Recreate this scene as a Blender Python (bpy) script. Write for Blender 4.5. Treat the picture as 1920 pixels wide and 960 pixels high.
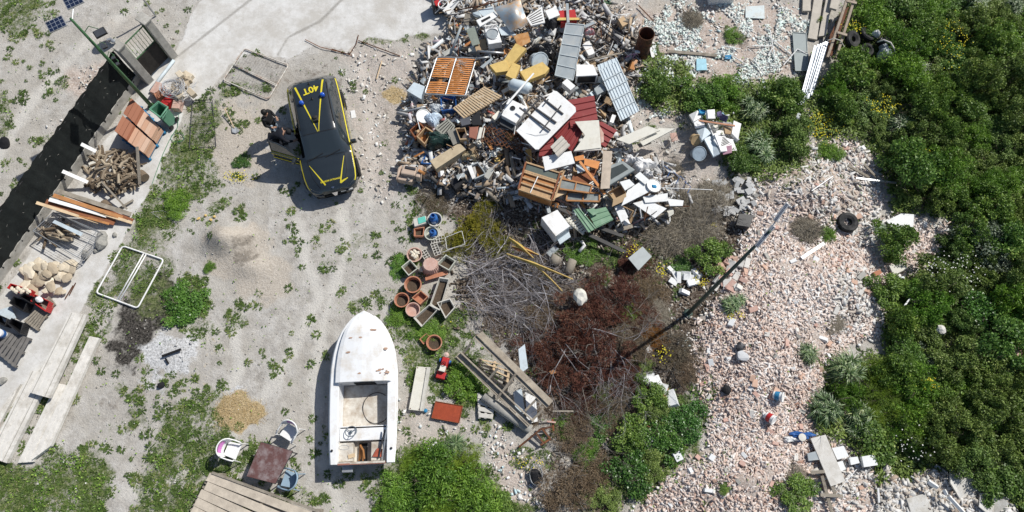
import bpy, bmesh, math, random
import numpy as np
from mathutils import Vector, Matrix, Euler
from mathutils.bvhtree import BVHTree
R = math.radians
sc = bpy.context.scene
for o in list(bpy.data.objects): bpy.data.objects.remove(o)
COL = sc.collection
random.seed(7); RNG = np.random.default_rng(7)

# ---------------------------------------------------------------- camera, light, exposure
CAM_H, FPX, TILT = 24.0, 1330.0, R(18.7)
cam_d = bpy.data.cameras.new('drone_camera'); cam = bpy.data.objects.new('drone_camera', cam_d); COL.objects.link(cam)
cam.location = (0, 0, CAM_H); cam.rotation_euler = (TILT, 0, 0)
cam_d.sensor_width = 36; cam_d.lens = FPX/1920*36; cam_d.clip_end = 2000; cam_d.clip_start = .1
sc.camera = cam
SUN_EL, SUN_DIR = 48.0, Vector((.80, .60))          # sun stands to the upper right of the picture
w = bpy.data.worlds.new('World'); sc.world = w; w.use_nodes = True
nt = w.node_tree; sky = nt.nodes.new('ShaderNodeTexSky'); sky.sky_type = 'NISHITA'; sky.sun_disc = False
sky.sun_elevation = R(SUN_EL); sky.sun_rotation = math.atan2(SUN_DIR.x, SUN_DIR.y)
nt.links.new(sky.outputs[0], nt.nodes['Background'].inputs[0]); nt.nodes['Background'].inputs[1].default_value = .075
sl = bpy.data.lights.new('sun', 'SUN'); sl.energy = 4.2; sl.angle = R(.5); sl.color = (1, .965, .90)
so = bpy.data.objects.new('sun', sl); COL.objects.link(so)
sd_ = Vector((SUN_DIR.x*math.cos(R(SUN_EL)), SUN_DIR.y*math.cos(R(SUN_EL)), math.sin(R(SUN_EL))))
so.rotation_euler = sd_.to_track_quat('Z', 'Y').to_euler(); so.location = (10, 10, 30)
sc.view_settings.view_transform = 'Standard'; sc.view_settings.look = 'None'
sc.view_settings.exposure = 0.14; sc.view_settings.gamma = 1

# ---------------------------------------------------------------- pixels of the survey photo -> metres on the site
CT, ST = math.cos(TILT), math.sin(TILT)
def ray(px, py):
    a, b = px-960, 480-py
    return a, b*CT + FPX*ST, -(FPX*CT - b*ST)
def at0(px, py, z=0.):
    x, y, d = ray(px, py); k = (CAM_H - z)/-d
    return Vector((x*k, y*k, z))
def topx(x, y, z=0.):
    dz = CAM_H - z
    f = y*ST + dz*CT; u = y*CT - dz*ST
    return 960 + FPX*x/f, 480 - FPX*u/f
MOUNDS = []
def mound(px, py, rx, ry, h, rot=0):
    p = at0(px, py); MOUNDS.append((p.x, p.y, rx, ry, h, R(rot)))
mound(1000, 215, 3.6, 3.0, .55); mound(1090, 350, 2.6, 1.6, .35); mound(960, 60, 2.4, 1.2, .35)
mound(1430, 640, 2.6, 5.0, .75, -10); mound(1520, 370, 2.0, 1.2, .5); mound(1350, 900, 2.5, 1.2, .35)
mound(1130, 620, 2.6, 2.0, .35); mound(425, 450, .75, .6, .62); mound(470, 500, .7, .5, .22)
mound(420, 240, .7, .9, .12); mound(340, 660, .9, .7, .1); mound(1560, 540, 1.6, 1.2, .4)
mound(1330, 235, .8, .5, .25)
def gh(x, y):
    z = 0.*x
    for (cx, cy, rx, ry, h, a) in MOUNDS:
        u = (x-cx)*math.cos(a) + (y-cy)*math.sin(a); v = -(x-cx)*math.sin(a) + (y-cy)*math.cos(a)
        z = z + h*np.exp(-((u/rx)**2 + (v/ry)**2)*1.3)
    return z
def at(px, py, dz=0.):
    """point dz above the terrain seen at that pixel"""
    z = dz
    for _ in range(5):
        p = at0(px, py, z); z = float(gh(p.x, p.y)) + dz
    return at0(px, py, z)
def gz(x, y): return float(gh(x, y))

# ---------------------------------------------------------------- noise and masks
def _h(i, j, s):
    n = (i*374761393 + j*668265263 + s*982451653) & 0x7fffffff
    n = ((n ^ (n >> 13))*1274126177) & 0x7fffffff
    return ((n ^ (n >> 16)) & 0xffff)/65535.
def vn(x, y, s=0):
    xi = np.floor(x).astype(np.int64); yi = np.floor(y).astype(np.int64); fx = x-xi; fy = y-yi
    fx = fx*fx*(3-2*fx); fy = fy*fy*(3-2*fy)
    return (_h(xi, yi, s)*(1-fx) + _h(xi+1, yi, s)*fx)*(1-fy) + (_h(xi, yi+1, s)*(1-fx) + _h(xi+1, yi+1, s)*fx)*fy
def fbm(x, y, s=0, o=4):
    t = 0; a = .5; m = 0
    for k in range(o): t = t + a*vn(x*2**k, y*2**k, s+k*17); m += a; a *= .55
    return t/m
def sd_poly(x, y, P):
    P = np.array(P, float); d = np.full(x.shape, 1e18); ins = np.zeros(x.shape, bool)
    for i in range(len(P)):
        a = P[i]; b = P[(i+1) % len(P)]; e = b-a; wx = x-a[0]; wy = y-a[1]
        t = np.clip((wx*e[0]+wy*e[1])/(e@e), 0, 1)
        d = np.minimum(d, (wx-e[0]*t)**2 + (wy-e[1]*t)**2)
        c = (a[1] > y) != (b[1] > y)
        if abs(b[1]-a[1]) > 1e-9: ins ^= c & (x < (b[0]-a[0])*(y-a[1])/(b[1]-a[1]) + a[0])
    d = np.sqrt(d); return np.where(ins, d, -d)
def ss(t): t = np.clip(t, 0, 1); return t*t*(3-2*t)
def pmask(x, y, P, soft=12, amp=18, s=1, fr=.03):
    return ss((sd_poly(x, y, P) + (fbm(x*fr, y*fr, s)-.5)*2*amp)/soft*.5 + .5)
def emask(x, y, cx, cy, rx, ry, rot=0, amp=.5, s=2, fr=.04):
    a = R(rot); u = ((x-cx)*math.cos(a)-(y-cy)*math.sin(a))/rx; v = ((x-cx)*math.sin(a)+(y-cy)*math.cos(a))/ry
    return ss((1 - np.sqrt(u*u+v*v) + (fbm(x*fr, y*fr, s)-.5)*2*amp)*1.6 + .2)
CONC = [[(330,95),(372,0),(800,-40),(815,10),(850,40),(850,72),(790,62),(740,78),(690,66),(650,95),(590,82),(540,108),(480,98),(430,118),(395,168),(345,205),(320,270),(290,340),(250,415),(205,490),(165,560),(128,620),(95,665),(55,725),(-40,830),(-90,760),(0,560),(120,380),(285,140)]]
GRASS_P = [([(350,205),(412,185),(405,300),(372,395),(300,470),(330,560),(380,640),(330,600),(240,585),(150,640),(60,750),(20,790),(90,690),(160,575),(205,500),(255,420),(300,330)], .95),
  ([(-60,885),(60,850),(150,845),(215,880),(190,960),(-60,1010)], 1), ([(260,850),(310,770),(395,745),(480,820),(470,880),(380,930),(330,1000),(230,1000)], .85),
  ([(200,760),(260,740),(270,800),(210,800)], .7),
  ([(740,600),(790,560),(860,590),(900,660),(900,760),(840,745),(800,760),(760,700)], .9),
  ([(750,850),(800,830),(870,845),(930,900),(990,960),(980,1000),(715,1000),(720,880)], 1),
  ([(735,780),(760,810),(750,850),(735,840)], .9), ([(620,420),(700,450),(720,480),(640,500),(560,480)], .22),
  ([(740,340),(820,345),(820,400),(790,470),(800,520),(750,520),(735,450)], .45),
  ([(1185,110),(1280,120),(1300,155),(1500,150),(1520,250),(1505,320),(1420,350),(1390,320),(1300,200),(1260,215),(1200,190)], 1),
  ([(1600,-40),(1565,120),(1515,190),(1530,250),(1620,262),(1655,320),(1672,400),(1790,405),(1775,460),(1690,530),(1650,600),(1660,660),(1560,690),(1515,770),(1530,815),(1640,850),(1655,960),(1650,1000),(1990,1000),(1990,-40)], 1),
  ([(1150,770),(1330,740),(1330,850),(1240,900),(1200,960),(1110,960)], .9), ([(1000,440),(1250,440),(1250,520),(1050,520)], .5),
  ([(-60,-40),(110,-40),(60,40),(0,50),(-60,50)], .95)]
GRASS_E = [(95,25,40,12,-35,.7),(5,215,26,70,0,.8),(100,165,26,16,0,.6),(85,262,30,16,0,.55),(25,120,12,10,0,.6),(40,180,16,20,0,.5),(335,382,30,24,0,.9),
  (350,560,50,48,0,1),(375,610,30,25,0,.7),(440,170,40,16,25,.8),(480,165,30,14,20,.7),(385,235,20,60,10,.55),(395,345,22,30,0,.7),(410,385,34,12,15,.8),(460,400,30,12,0,.5),
  (450,300,16,20,0,.7),(445,335,22,12,0,.7),(440,600,26,30,30,.75),(450,575,16,12,0,.8),(640,480,50,30,0,.4),(600,430,30,16,0,.4),(680,450,40,24,10,.4),(610,500,22,18,0,.5),
  (730,70,60,16,10,.75),(790,68,22,14,0,.9),(735,560,40,24,0,.7),(670,572,20,14,0,.7),(1250,95,30,14,0,.2),(1375,68,28,16,0,.7),
  (540,670,30,12,-40,.3),(500,690,24,14,-30,.4),(480,330,14,8,0,.4),(1550,440,14,26,0,.8),(980,860,26,16,0,.6),(945,800,30,14,0,.4),(1000,870,50,30,0,.4),
  (1220,240,24,14,0,.5),(1160,265,20,14,0,.4),(1100,90,26,16,0,.35),(330,720,60,30,0,.3),(120,700,26,12,-50,.5),(20,330,20,60,0,.35),(690,905,40,20,0,.25),(560,930,60,24,0,.5),(640,900,30,20,0,.35),
  (740,395,20,26,0,.45),(660,300,14,80,0,.12),(250,690,30,20,0,.2),(420,870,60,26,0,.8),(560,800,20,10,0,.4),(520,860,24,14,0,.3),(90,820,20,8,-60,.6),(1540,620,26,16,0,.35)]
RUB_P = [([(1400,345),(1490,300),(1560,245),(1620,262),(1655,320),(1665,400),(1780,415),(1785,470),(1670,540),(1650,640),(1560,665),(1530,740),(1520,815),(1640,850),(1650,960),(1640,1000),(1170,1000),(1230,890),(1330,840),(1300,760),(1275,650),(1340,560),(1380,460)], 1),
  ([(930,790),(1010,860),(1010,960),(960,960),(900,840)], .7), ([(740,740),(880,760),(900,820),(800,850),(740,830)], .45), ([(970,380),(1060,440),(1000,470),(950,440)], .5),
  ([(1180,10),(1500,0),(1500,150),(1280,160),(1180,130)], .95), ([(1170,160),(1260,190),(1290,215),(1240,230),(1180,215)], 1), ([(640,90),(790,80),(780,330),(730,400),(660,330)], .5), ([(760,310),(1350,250),(1350,420),(1100,440),(800,380)], .5),
  ([(780,0),(1200,0),(1200,260),(760,300),(745,180),(860,60)], .6), ([(1250,500),(1340,500),(1330,640),(1270,640)], .5),([(1650,880),(1780,870),(1890,930),(1900,1000),(1640,1000)], .9),
  ([(120,130),(190,120),(200,170),(150,200),(110,170)], .9),([(100,230),(140,210),(90,300),(60,330)], .4)]
SAND_E = [(455,265,70,80,0,1.2),(440,470,70,62,0,1.),(500,520,70,60,0,.8),(1240,30,60,40,0,.8),(1460,110,80,30,0,.7),(230,60,90,50,0,.4),(1430,40,60,30,0,.5)]
ASH_E = [(320,665,68,48,20,1),(445,735,22,12,0,.8),(290,715,40,26,0,.5),(640,215,20,60,0,.25)]
BURN_E = [(265,600,58,60,0,1.),(235,650,40,36,0,.85),(310,540,24,34,0,1.),(250,690,60,24,0,.5)]
STRAW_E = [(455,775,56,42,0,1.),(425,770,26,30,0,.9),(740,180,26,18,0,.8),(390,680,20,60,0,.3),(130,270,30,40,0,.35)]
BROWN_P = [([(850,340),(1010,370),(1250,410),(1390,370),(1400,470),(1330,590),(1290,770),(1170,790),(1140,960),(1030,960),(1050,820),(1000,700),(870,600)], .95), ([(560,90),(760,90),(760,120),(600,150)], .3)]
WET_E = [(250,760,100,70,0,.4),(570,160,130,46,0,.42),(735,220,60,120,0,.4),(660,520,90,50,0,.3),(130,60,70,40,0,.3),(500,130,60,40,0,.35),(200,680,60,40,0,.35),(700,860,60,60,0,.3),(460,470,30,40,20,.5),(560,600,60,30,-40,.3),(470,650,30,60,-30,.25)]
TRACKS = [([(560,420),(575,500),(600,560),(560,640),(500,740),(430,830),(330,900),(230,930)], 26), ([(640,400),(650,470),(610,590),(590,700),(600,860),(640,960)], 24), ([(480,540),(440,620),(450,700),(400,790)], 20), ([(680,110),(690,200),(700,300),(690,420)], 22), ([(250,100),(180,200),(100,330),(30,450)], 24), ([(300,-20),(150,90),(50,200),(-20,330)], 20)]
CRACKS = [([(495,-20),(325,112)], 4.6), ([(650,-10),(600,40),(540,70),(520,104)], 5)]
def m_track(x, y, L=TRACKS, am=22):
    r = np.zeros(x.shape)
    for P, w_ in L:
        P = np.array(P, float); d = np.full(x.shape, 1e9)
        for a, b in zip(P[:-1], P[1:]):
            e = b-a; t = np.clip(((x-a[0])*e[0]+(y-a[1])*e[1])/(e@e), 0, 1); d = np.minimum(d, np.hypot(x-a[0]-e[0]*t, y-a[1]-e[1]*t))
        r = np.maximum(r, ss(1-(d+(fbm(x*.03, y*.03, 171)-.5)*am)/w_))
    return r
def umax(ms):
    r = ms[0]
    for m in ms[1:]: r = np.maximum(r, m)
    return r
def m_conc(x, y): return umax([pmask(x, y, P, 3, 7, 3) for P in CONC])
def m_grass(x, y): return umax([v*pmask(x, y, P, 34, 60, 5+i, .022) for i, (P, v) in enumerate(GRASS_P)] + [e[5]*emask(x, y, *e[:5], s=40+i) for i, e in enumerate(GRASS_E)])
def m_rub(x, y): return umax([v*pmask(x, y, P, 22, 26, 70+i) for i, (P, v) in enumerate(RUB_P)])
def m_list(L, x, y, s): return umax([e[5]*emask(x, y, *e[:5], s=s+i) for i, e in enumerate(L)])
def m_brown(x, y): return umax([v*pmask(x, y, P, 40, 50, 90+i) for i, (P, v) in enumerate(BROWN_P)])

# ---------------------------------------------------------------- materials
MATS = {}
def nodes(m):
    m.use_nodes = True; nt = m.node_tree; return nt, nt.nodes, nt.links, nt.nodes['Principled BSDF']
def N(nt, t, **kw):
    n = nt.nodes.new(t)
    for k, v in kw.items():
        if k in n.inputs: n.inputs[k].default_value = v
        else: setattr(n, k, v)
    return n
def c4(c, f=1.): return (min(c[0]*f, 1), min(c[1]*f, 1), min(c[2]*f, 1), 1)
def ramp(nt, fac, stops, interp='LINEAR'):
    r = nt.nodes.new('ShaderNodeValToRGB'); r.color_ramp.interpolation = interp
    e = r.color_ramp.elements
    while len(e) < len(stops): e.new(.5)
    for k, (p, c) in enumerate(stops): e[k].position = p; e[k].color = c4(c)
    nt.links.new(fac, r.inputs[0]); return r.outputs[0]
def mixc(nt, fac, a, b, mode='MIX'):
    m = nt.nodes.new('ShaderNodeMix'); m.data_type = 'RGBA'; m.blend_type = mode
    for s, v in ((m.inputs[0], fac), (m.inputs[6], a), (m.inputs[7], b)):
        if hasattr(v, 'is_linked') or hasattr(v, 'links'): nt.links.new(v, s)
        else: s.default_value = v
    return m.outputs[2]
def mat(name, col, rough=.75, var=.18, scale=5, bump=.25, metal=0., dirt=None, dirt_amt=.45, grain=None, spec=.35, coat=0., alpha=None, emit=None):
    """painted / worn surface: base colour, blotchy variation, dirt or rust patches of its own shape, fine bump. grain=(sx,sy,sz) stretches it like wood"""
    if name in MATS: return MATS[name]
    m = bpy.data.materials.new(name); nt, nd, lk, b = nodes(m)
    tc = N(nt, 'ShaderNodeTexCoord'); src = tc.outputs['Object']
    if grain:
        mp = N(nt, 'ShaderNodeMapping'); mp.inputs['Scale'].default_value = grain; lk.new(src, mp.inputs[0]); src = mp.outputs[0]
    n1 = N(nt, 'ShaderNodeTexNoise', Scale=scale, Detail=6., Roughness=.65); lk.new(src, n1.inputs['Vector'])
    c = ramp(nt, n1.outputs[0], [(.3, [v*(1-var) for v in col]), (.7, [v*(1+var*.7) for v in col])])
    if dirt:
        n2 = N(nt, 'ShaderNodeTexNoise', Scale=scale*.55+.7, Detail=9., Roughness=.72); lk.new(tc.outputs['Object'], n2.inputs['Vector'])
        f = ramp(nt, n2.outputs[0], [(1-dirt_amt-.12, (0, 0, 0)), (1-dirt_amt+.13, (1, 1, 1))])
        c = mixc(nt, f, c, c4(dirt))
    lk.new(c, b.inputs['Base Color'])
    b.inputs['Roughness'].default_value = rough; b.inputs['Metallic'].default_value = metal
    b.inputs['Specular IOR Level'].default_value = spec; b.inputs['Coat Weight'].default_value = coat; b.inputs['Coat Roughness'].default_value = .05
    if bump:
        n3 = N(nt, 'ShaderNodeTexNoise', Scale=scale*7, Detail=5.); lk.new(src, n3.inputs['Vector'])
        bm = N(nt, 'ShaderNodeBump', Strength=bump, Distance=.02); lk.new(n3.outputs[0], bm.inputs['Height']); lk.new(bm.outputs[0], b.inputs['Normal'])
    if emit: b.inputs['Emission Color'].default_value = c4(emit); b.inputs['Emission Strength'].default_value = .3
    MATS[name] = m; return m
def rmat(name, stops, rough=.7, transl=0., spec=.3, bump=0., vary=False):
    """colour picked per face from the mesh attribute rnd (leaves, stones, logs differ one from another)"""
    m = bpy.data.materials.new(name); nt, nd, lk, b = nodes(m)
    a = N(nt, 'ShaderNodeAttribute'); a.attribute_name = 'rnd'
    c = ramp(nt, a.outputs['Fac'], stops)
    if vary:
        oi = N(nt, 'ShaderNodeObjectInfo'); c = mixc(nt, 1., c, ramp(nt, oi.outputs['Random'], [(0, (.72, .78, .75)), (.35, (1., 1., .95)), (.7, (1.2, 1.12, .85)), (1, (.85, .98, 1.05))]), 'MULTIPLY')
    lk.new(c, b.inputs['Base Color'])
    b.inputs['Roughness'].default_value = rough; b.inputs['Specular IOR Level'].default_value = spec
    if bump:
        tc = N(nt, 'ShaderNodeTexCoord'); n3 = N(nt, 'ShaderNodeTexNoise', Scale=30., Detail=4.); lk.new(tc.outputs['Object'], n3.inputs['Vector'])
        c2 = mixc(nt, ramp(nt, n3.outputs[0], [(.35, (.72,)*3), (.65, (1.1,)*3)]), (0, 0, 0, 1), c); 
        bm = N(nt, 'ShaderNodeBump', Strength=bump, Distance=.02); lk.new(n3.outputs[0], bm.inputs['Height']); lk.new(bm.outputs[0], b.inputs['Normal'])
    if transl:
        t = N(nt, 'ShaderNodeBsdfTranslucent'); lk.new(c, t.inputs[0]); mx = N(nt, 'ShaderNodeMixShader', Fac=transl)
        lk.new(b.outputs[0], mx.inputs[1]); lk.new(t.outputs[0], mx.inputs[2]); lk.new(mx.outputs[0], nd['Material Output'].inputs[0])
    MATS[name] = m; return m

# ---------------------------------------------------------------- mesh helpers
def fast(name, V, F, m, rnd=None, parent=None, loc=(0, 0, 0), smooth=False):
    """numpy vertices and equal-sized faces -> one mesh object; loc becomes its origin"""
    V = np.asarray(V, np.float32) - np.asarray(loc, np.float32); F = np.asarray(F, np.int32); k = F.shape[1]
    me = bpy.data.meshes.new(name); me.vertices.add(len(V)); me.vertices.foreach_set('co', V.ravel())
    me.loops.add(F.size); me.loops.foreach_set('vertex_index', F.ravel())
    me.polygons.add(len(F)); me.polygons.foreach_set('loop_start', np.arange(0, F.size, k, dtype=np.int32))
    if rnd is not None:
        a = me.attributes.new('rnd', 'FLOAT', 'FACE'); a.data.foreach_set('value', np.asarray(rnd, np.float32))
    me.update(calc_edges=True); me.validate()
    if smooth: me.polygons.foreach_set('use_smooth', np.ones(len(F), bool))
    me.materials.append(m)
    o = bpy.data.objects.new(name, me); COL.objects.link(o)
    if parent: o.parent = parent; o.location = Vector(loc) - parent.location if False else (0, 0, 0)
    else: o.location = loc
    return o
class MB:
    """collects shapes in site coordinates; build() links them as one mesh object"""
    def __init__(s): s.v = []; s.f = []; s.mi = []; s.m = 0
    def add(s, vs, fs):
        o = len(s.v); s.v += [Vector(v) for v in vs]; s.f += [tuple(i+o for i in f) for f in fs]; s.mi += [s.m]*len(fs); return s
    def box(s, c, size, rz=0., M=None, taper=1.):
        hx, hy, hz = [q/2 for q in size]; t = taper
        vs = [Vector(p) for p in ((-hx,-hy,-hz),(hx,-hy,-hz),(hx,hy,-hz),(-hx,hy,-hz),(-hx*t,-hy*t,hz),(hx*t,-hy*t,hz),(hx*t,hy*t,hz),(-hx*t,hy*t,hz))]
        M3 = M if M is not None else Matrix.Rotation(rz, 3, 'Z')
        return s.add([Vector(c) + M3 @ v for v in vs], [(3,2,1,0),(4,5,6,7),(0,1,5,4),(1,2,6,5),(2,3,7,6),(3,0,4,7)])
    def bar(s, a, b, w, h=None, up=(0, 0, 1)):
        a = Vector(a); b = Vector(b); h = w if h is None else h; d = (b-a); L = d.length
        if L < 1e-6: return s
        y = d/L; u = Vector(up)
        if abs(y.dot(u)) > .98: u = Vector((1, 0, 0))
        x = y.cross(u).normalized(); z = x.cross(y)
        return s.box((a+b)/2, (w, L, h), M=Matrix((x, y, z)).transposed())
    def tube(s, pts, r, n=6, r2=None, cap=True):
        pts = [Vector(p) for p in pts]; k = len(pts); base = len(s.v); vs = []; fs = []
        pu = None
        for i, p in enumerate(pts):
            d = (pts[min(i+1, k-1)] - pts[max(i-1, 0)]).normalized()
            u = Vector((0, 0, 1)) if abs(d.z) < .95 else Vector((1, 0, 0))
            if pu is not None and (pu - d*pu.dot(d)).length > .1: u = pu
            x = (u - d*u.dot(d)).normalized(); y = d.cross(x); pu = x
            rr = r if r2 is None else r + (r2-r)*i/(k-1)
            if isinstance(r, (list, tuple)): rr = r[i]
            for j in range(n):
                a = 2*math.pi*j/n; vs.append(p + (x*math.cos(a) + y*math.sin(a))*rr)
        for i in range(k-1):
            for j in range(n): fs.append((i*n+j, i*n+(j+1) % n, (i+1)*n+(j+1) % n, (i+1)*n+j))
        if cap: fs += [tuple(range(n))[::-1], tuple((k-1)*n+j for j in range(n))]
        return s.add(vs, fs)
    def loop(s, pts, r, n=5):
        pts = list(pts); return s.tube(pts + [pts[0]], r, n, cap=False)
    def prism(s, top, th, n=None):
        """polygon of 3D points, thickness th downward along its normal"""
        top = [Vector(p) for p in top]; nn = Vector((0, 0, 0))
        for i in range(1, len(top)-1): nn += (top[i]-top[0]).cross(top[i+1]-top[0])
        nn.normalize()
        if nn.z < 0: top.reverse(); nn = -nn
        k = len(top); bot = [p - nn*th for p in top]
        return s.add(top + bot, [tuple(range(k)), tuple(range(2*k-1, k-1, -1))] + [((i+1) % k, i, k+i, k+(i+1) % k) for i in range(k)])
    def lathe(s, c, prof, n=20, M=None):
        """profile of (r, z) from bottom to top around an axis through c"""
        M = M or Matrix.Identity(3); c = Vector(c); vs = []; k = len(prof)
        for (r, z) in prof:
            for j in range(n):
                a = 2*math.pi*j/n; vs.append(c + M @ Vector((r*math.cos(a), r*math.sin(a), z)))
        fs = [(i*n+j, i*n+(j+1) % n, (i+1)*n+(j+1) % n, (i+1)*n+j) for i in range(k-1) for j in range(n)]
        if prof[0][0] > 1e-4: fs.append(tuple(range(n))[::-1])
        if prof[-1][0] > 1e-4: fs.append(tuple((k-1)*n+j for j in range(n)))
        return s.add(vs, fs)
    def grid(s, G, closed=False):
        """G: rows of points"""
        a = len(G); b = len(G[0]); fs = []
        for i in range(a-1):
            for j in range(b if closed else b-1): fs.append((i*b+j, i*b+(j+1) % b, (i+1)*b+(j+1) % b, (i+1)*b+j))
        return s.add([p for r in G for p in r], fs)
    def build(s, name, m, parent=None, smooth=False, loc=None, wld=True, rnd=False, sub=0, bev=0):
        if loc is None:
            if parent: loc = root_loc(parent)
            else:
                n = len(s.v); loc = Vector((sum(v.x for v in s.v)/n, sum(v.y for v in s.v)/n, min(v.z for v in s.v)))
        loc = Vector(loc)
        me = bpy.data.meshes.new(name); me.from_pydata([v - loc for v in s.v], [], s.f)
        ms = m if isinstance(m, (list, tuple)) else [m]
        for q in ms: me.materials.append(q)
        if len(ms) > 1: me.polygons.foreach_set('material_index', s.mi)
        if rnd:
            a = me.attributes.new('rnd', 'FLOAT', 'FACE'); a.data.foreach_set('value', [rnd if rnd is not True else random.random()]*len(s.f))
        if smooth: me.polygons.foreach_set('use_smooth', [True]*len(s.f))
        me.update()
        o = bpy.data.objects.new(name, me); COL.objects.link(o)
        if parent: o.parent = parent
        else: o.location = loc
        if bev:
            b = o.modifiers.new('bevel', 'BEVEL'); b.width = bev; b.segments = 2; b.limit_method = 'ANGLE'
        if sub:
            q = o.modifiers.new('sub', 'SUBSURF'); q.levels = q.render_levels = sub
        return o
def root_loc(o):
    v = Vector((0, 0, 0))
    while o is not None: v += Vector(o.location); o = o.parent
    return v
def tag(o, label, cat, group=None, kind=None):
    if kind: o['kind'] = kind
    if label: o['label'] = label
    if cat: o['category'] = cat
    if group: o['group'] = group
    return o
def thing(name, label, cat, loc=(0, 0, 0), rz=0., group=None):
    o = bpy.data.objects.new(name, None); COL.objects.link(o); o.location = loc; o.rotation_euler = (0, 0, rz); o.empty_display_size = .2
    return tag(o, label, cat, group)
def copy_tree(o, parent=None):
    c = o.copy(); COL.objects.link(c)
    if parent: c.parent = parent
    for ch in list(o.children): copy_tree(ch, c)
    return c
def T(px, py, z): return at(px, py, z)
# ---------------------------------------------------------------- the ground: one sheet to the horizon
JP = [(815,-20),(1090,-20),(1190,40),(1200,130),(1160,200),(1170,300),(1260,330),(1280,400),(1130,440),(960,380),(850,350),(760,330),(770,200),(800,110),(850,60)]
def ground():
    xs = np.concatenate([[-700, -300, -120, -60, -35, -26], np.arange(-23, 23.01, .08), [26, 35, 60, 120, 300, 700]])
    ys = np.concatenate([[-700, -300, -100, -40, -15, -6], np.arange(-3, 22.01, .08), [26, 35, 60, 120, 300, 700]])
    X, Y = np.meshgrid(xs, ys); x = X.ravel(); y = Y.ravel()
    PX, PY = topx(np.clip(x, -30, 30), np.clip(y, -6, 30))
    zz = gh(x, y) + (fbm(x*.7, y*.7, 11)-.5)*.08 + (fbm(x*4, y*4, 12)-.5)*.03
    con = m_conc(PX, PY); rub = m_rub(PX, PY)
    zz = zz*(1-con) + con*gh(x, y) + rub*(fbm(x*2.2, y*2.2, 13)-.5)*.18
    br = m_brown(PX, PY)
    zz = zz + br*(fbm(x*1.5, y*1.5, 14)-.5)*.2 - .012*(1-con)
    nx, ny = len(xs), len(ys); i = np.arange(nx*ny).reshape(ny, nx)
    F = np.stack([i[:-1, :-1], i[:-1, 1:], i[1:, 1:], i[1:, :-1]], -1).reshape(-1, 4)
    m = bpy.data.materials.new('site_ground')
    o = fast('ground', np.stack([x, y, zz], 1), F, m, smooth=True); tag(o, None, None, kind='structure')
    gr = m_grass(PX, PY)
    far = (np.abs(x) > 23) | (y > 22) | (y < -3)
    gr = np.where(far, .8, gr)
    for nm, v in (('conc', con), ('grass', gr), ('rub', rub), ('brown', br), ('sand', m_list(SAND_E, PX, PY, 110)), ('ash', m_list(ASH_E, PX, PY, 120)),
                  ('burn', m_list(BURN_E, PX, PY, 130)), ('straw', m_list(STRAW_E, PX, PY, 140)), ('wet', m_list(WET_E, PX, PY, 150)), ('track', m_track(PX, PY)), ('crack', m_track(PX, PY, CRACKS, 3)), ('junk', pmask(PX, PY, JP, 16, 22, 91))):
        a = o.data.attributes.new(nm, 'FLOAT', 'POINT'); a.data.foreach_set('value', np.asarray(v, np.float32))
    nt, nd, lk, b = nodes(m); tc = N(nt, 'ShaderNodeTexCoord').outputs['Object']
    def noise(s, d=6., r=.65, dist=0.):
        n = N(nt, 'ShaderNodeTexNoise', Scale=s, Detail=d, Roughness=r, Distortion=dist); lk.new(tc, n.inputs['Vector'])
        st = N(nt, 'ShaderNodeMapRange'); st.inputs[1].default_value = .29; st.inputs[2].default_value = .71; lk.new(n.outputs[0], st.inputs[0]); return st.outputs[0]
    nE = noise(1.1, 5., .6)
    nA, nB, nC, nD = noise(.45), noise(2.2, 9., .75), noise(14., 6., .7), noise(55., 3.)
    def A(nm): a = N(nt, 'ShaderNodeAttribute'); a.attribute_name = nm; return a.outputs['Fac']
    def edge(nm, n, k=.9, lo=.35, hi=.6):
        s = N(nt, 'ShaderNodeMath', operation='SUBTRACT'); lk.new(n, s.inputs[0]); s.inputs[1].default_value = .5
        q = N(nt, 'ShaderNodeMath', operation='MULTIPLY_ADD'); lk.new(s.outputs[0], q.inputs[0]); q.inputs[1].default_value = k; lk.new(A(nm), q.inputs[2])
        mr = N(nt, 'ShaderNodeMapRange'); mr.inputs[1].default_value = lo; mr.inputs[2].default_value = hi; lk.new(q.outputs[0], mr.inputs[0]); return mr.outputs[0]
    # earth
    c = ramp(nt, nB, [(.05, (.30, .28, .25)), (.35, (.43, .405, .37)), (.6, (.52, .498, .464)), (.95, (.63, .61, .58))])
    c = mixc(nt, ramp(nt, nA, [(.35, (0, 0, 0)), (.65, (.55, .55, .55))]), c, (.45, .42, .37, 1))
    c = mixc(nt, edge('track', nB, .5, .25, 1.), c, (.60, .575, .53, 1))
    for s, colr, t0 in ((30., (.66, .63, .58), .05), (48., (.2, .175, .145), .04)):
        v = N(nt, 'ShaderNodeTexVoronoi', Scale=s); lk.new(tc, v.inputs['Vector'])
        f = ramp(nt, v.outputs['Distance'], [(t0, (.85,)*3), (t0+.12, (0, 0, 0))]); g = N(nt, 'ShaderNodeMath', operation='MULTIPLY'); lk.new(f, g.inputs[0])
        lk.new(ramp(nt, noise(3.3+s*.05), [(.5, (0,)*3), (.62, (1,)*3)]), g.inputs[1]); c = mixc(nt, g.outputs[0], c, c4(colr))
    c = mixc(nt, edge('sand', nB, .6, .25, .7), c, ramp(nt, nC, [(.2, (.43, .38, .32)), (.8, (.56, .51, .445))]))
    c = mixc(nt, edge('wet', nB, .6), c, (.25, .22, .185, 1))
    c = mixc(nt, edge('rub', nC, .9, .3, .7), c, ramp(nt, nC, [(.2, (.40, .31, .25)), (.5, (.52, .44, .385)), (.8, (.62, .56, .51))]))
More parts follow.
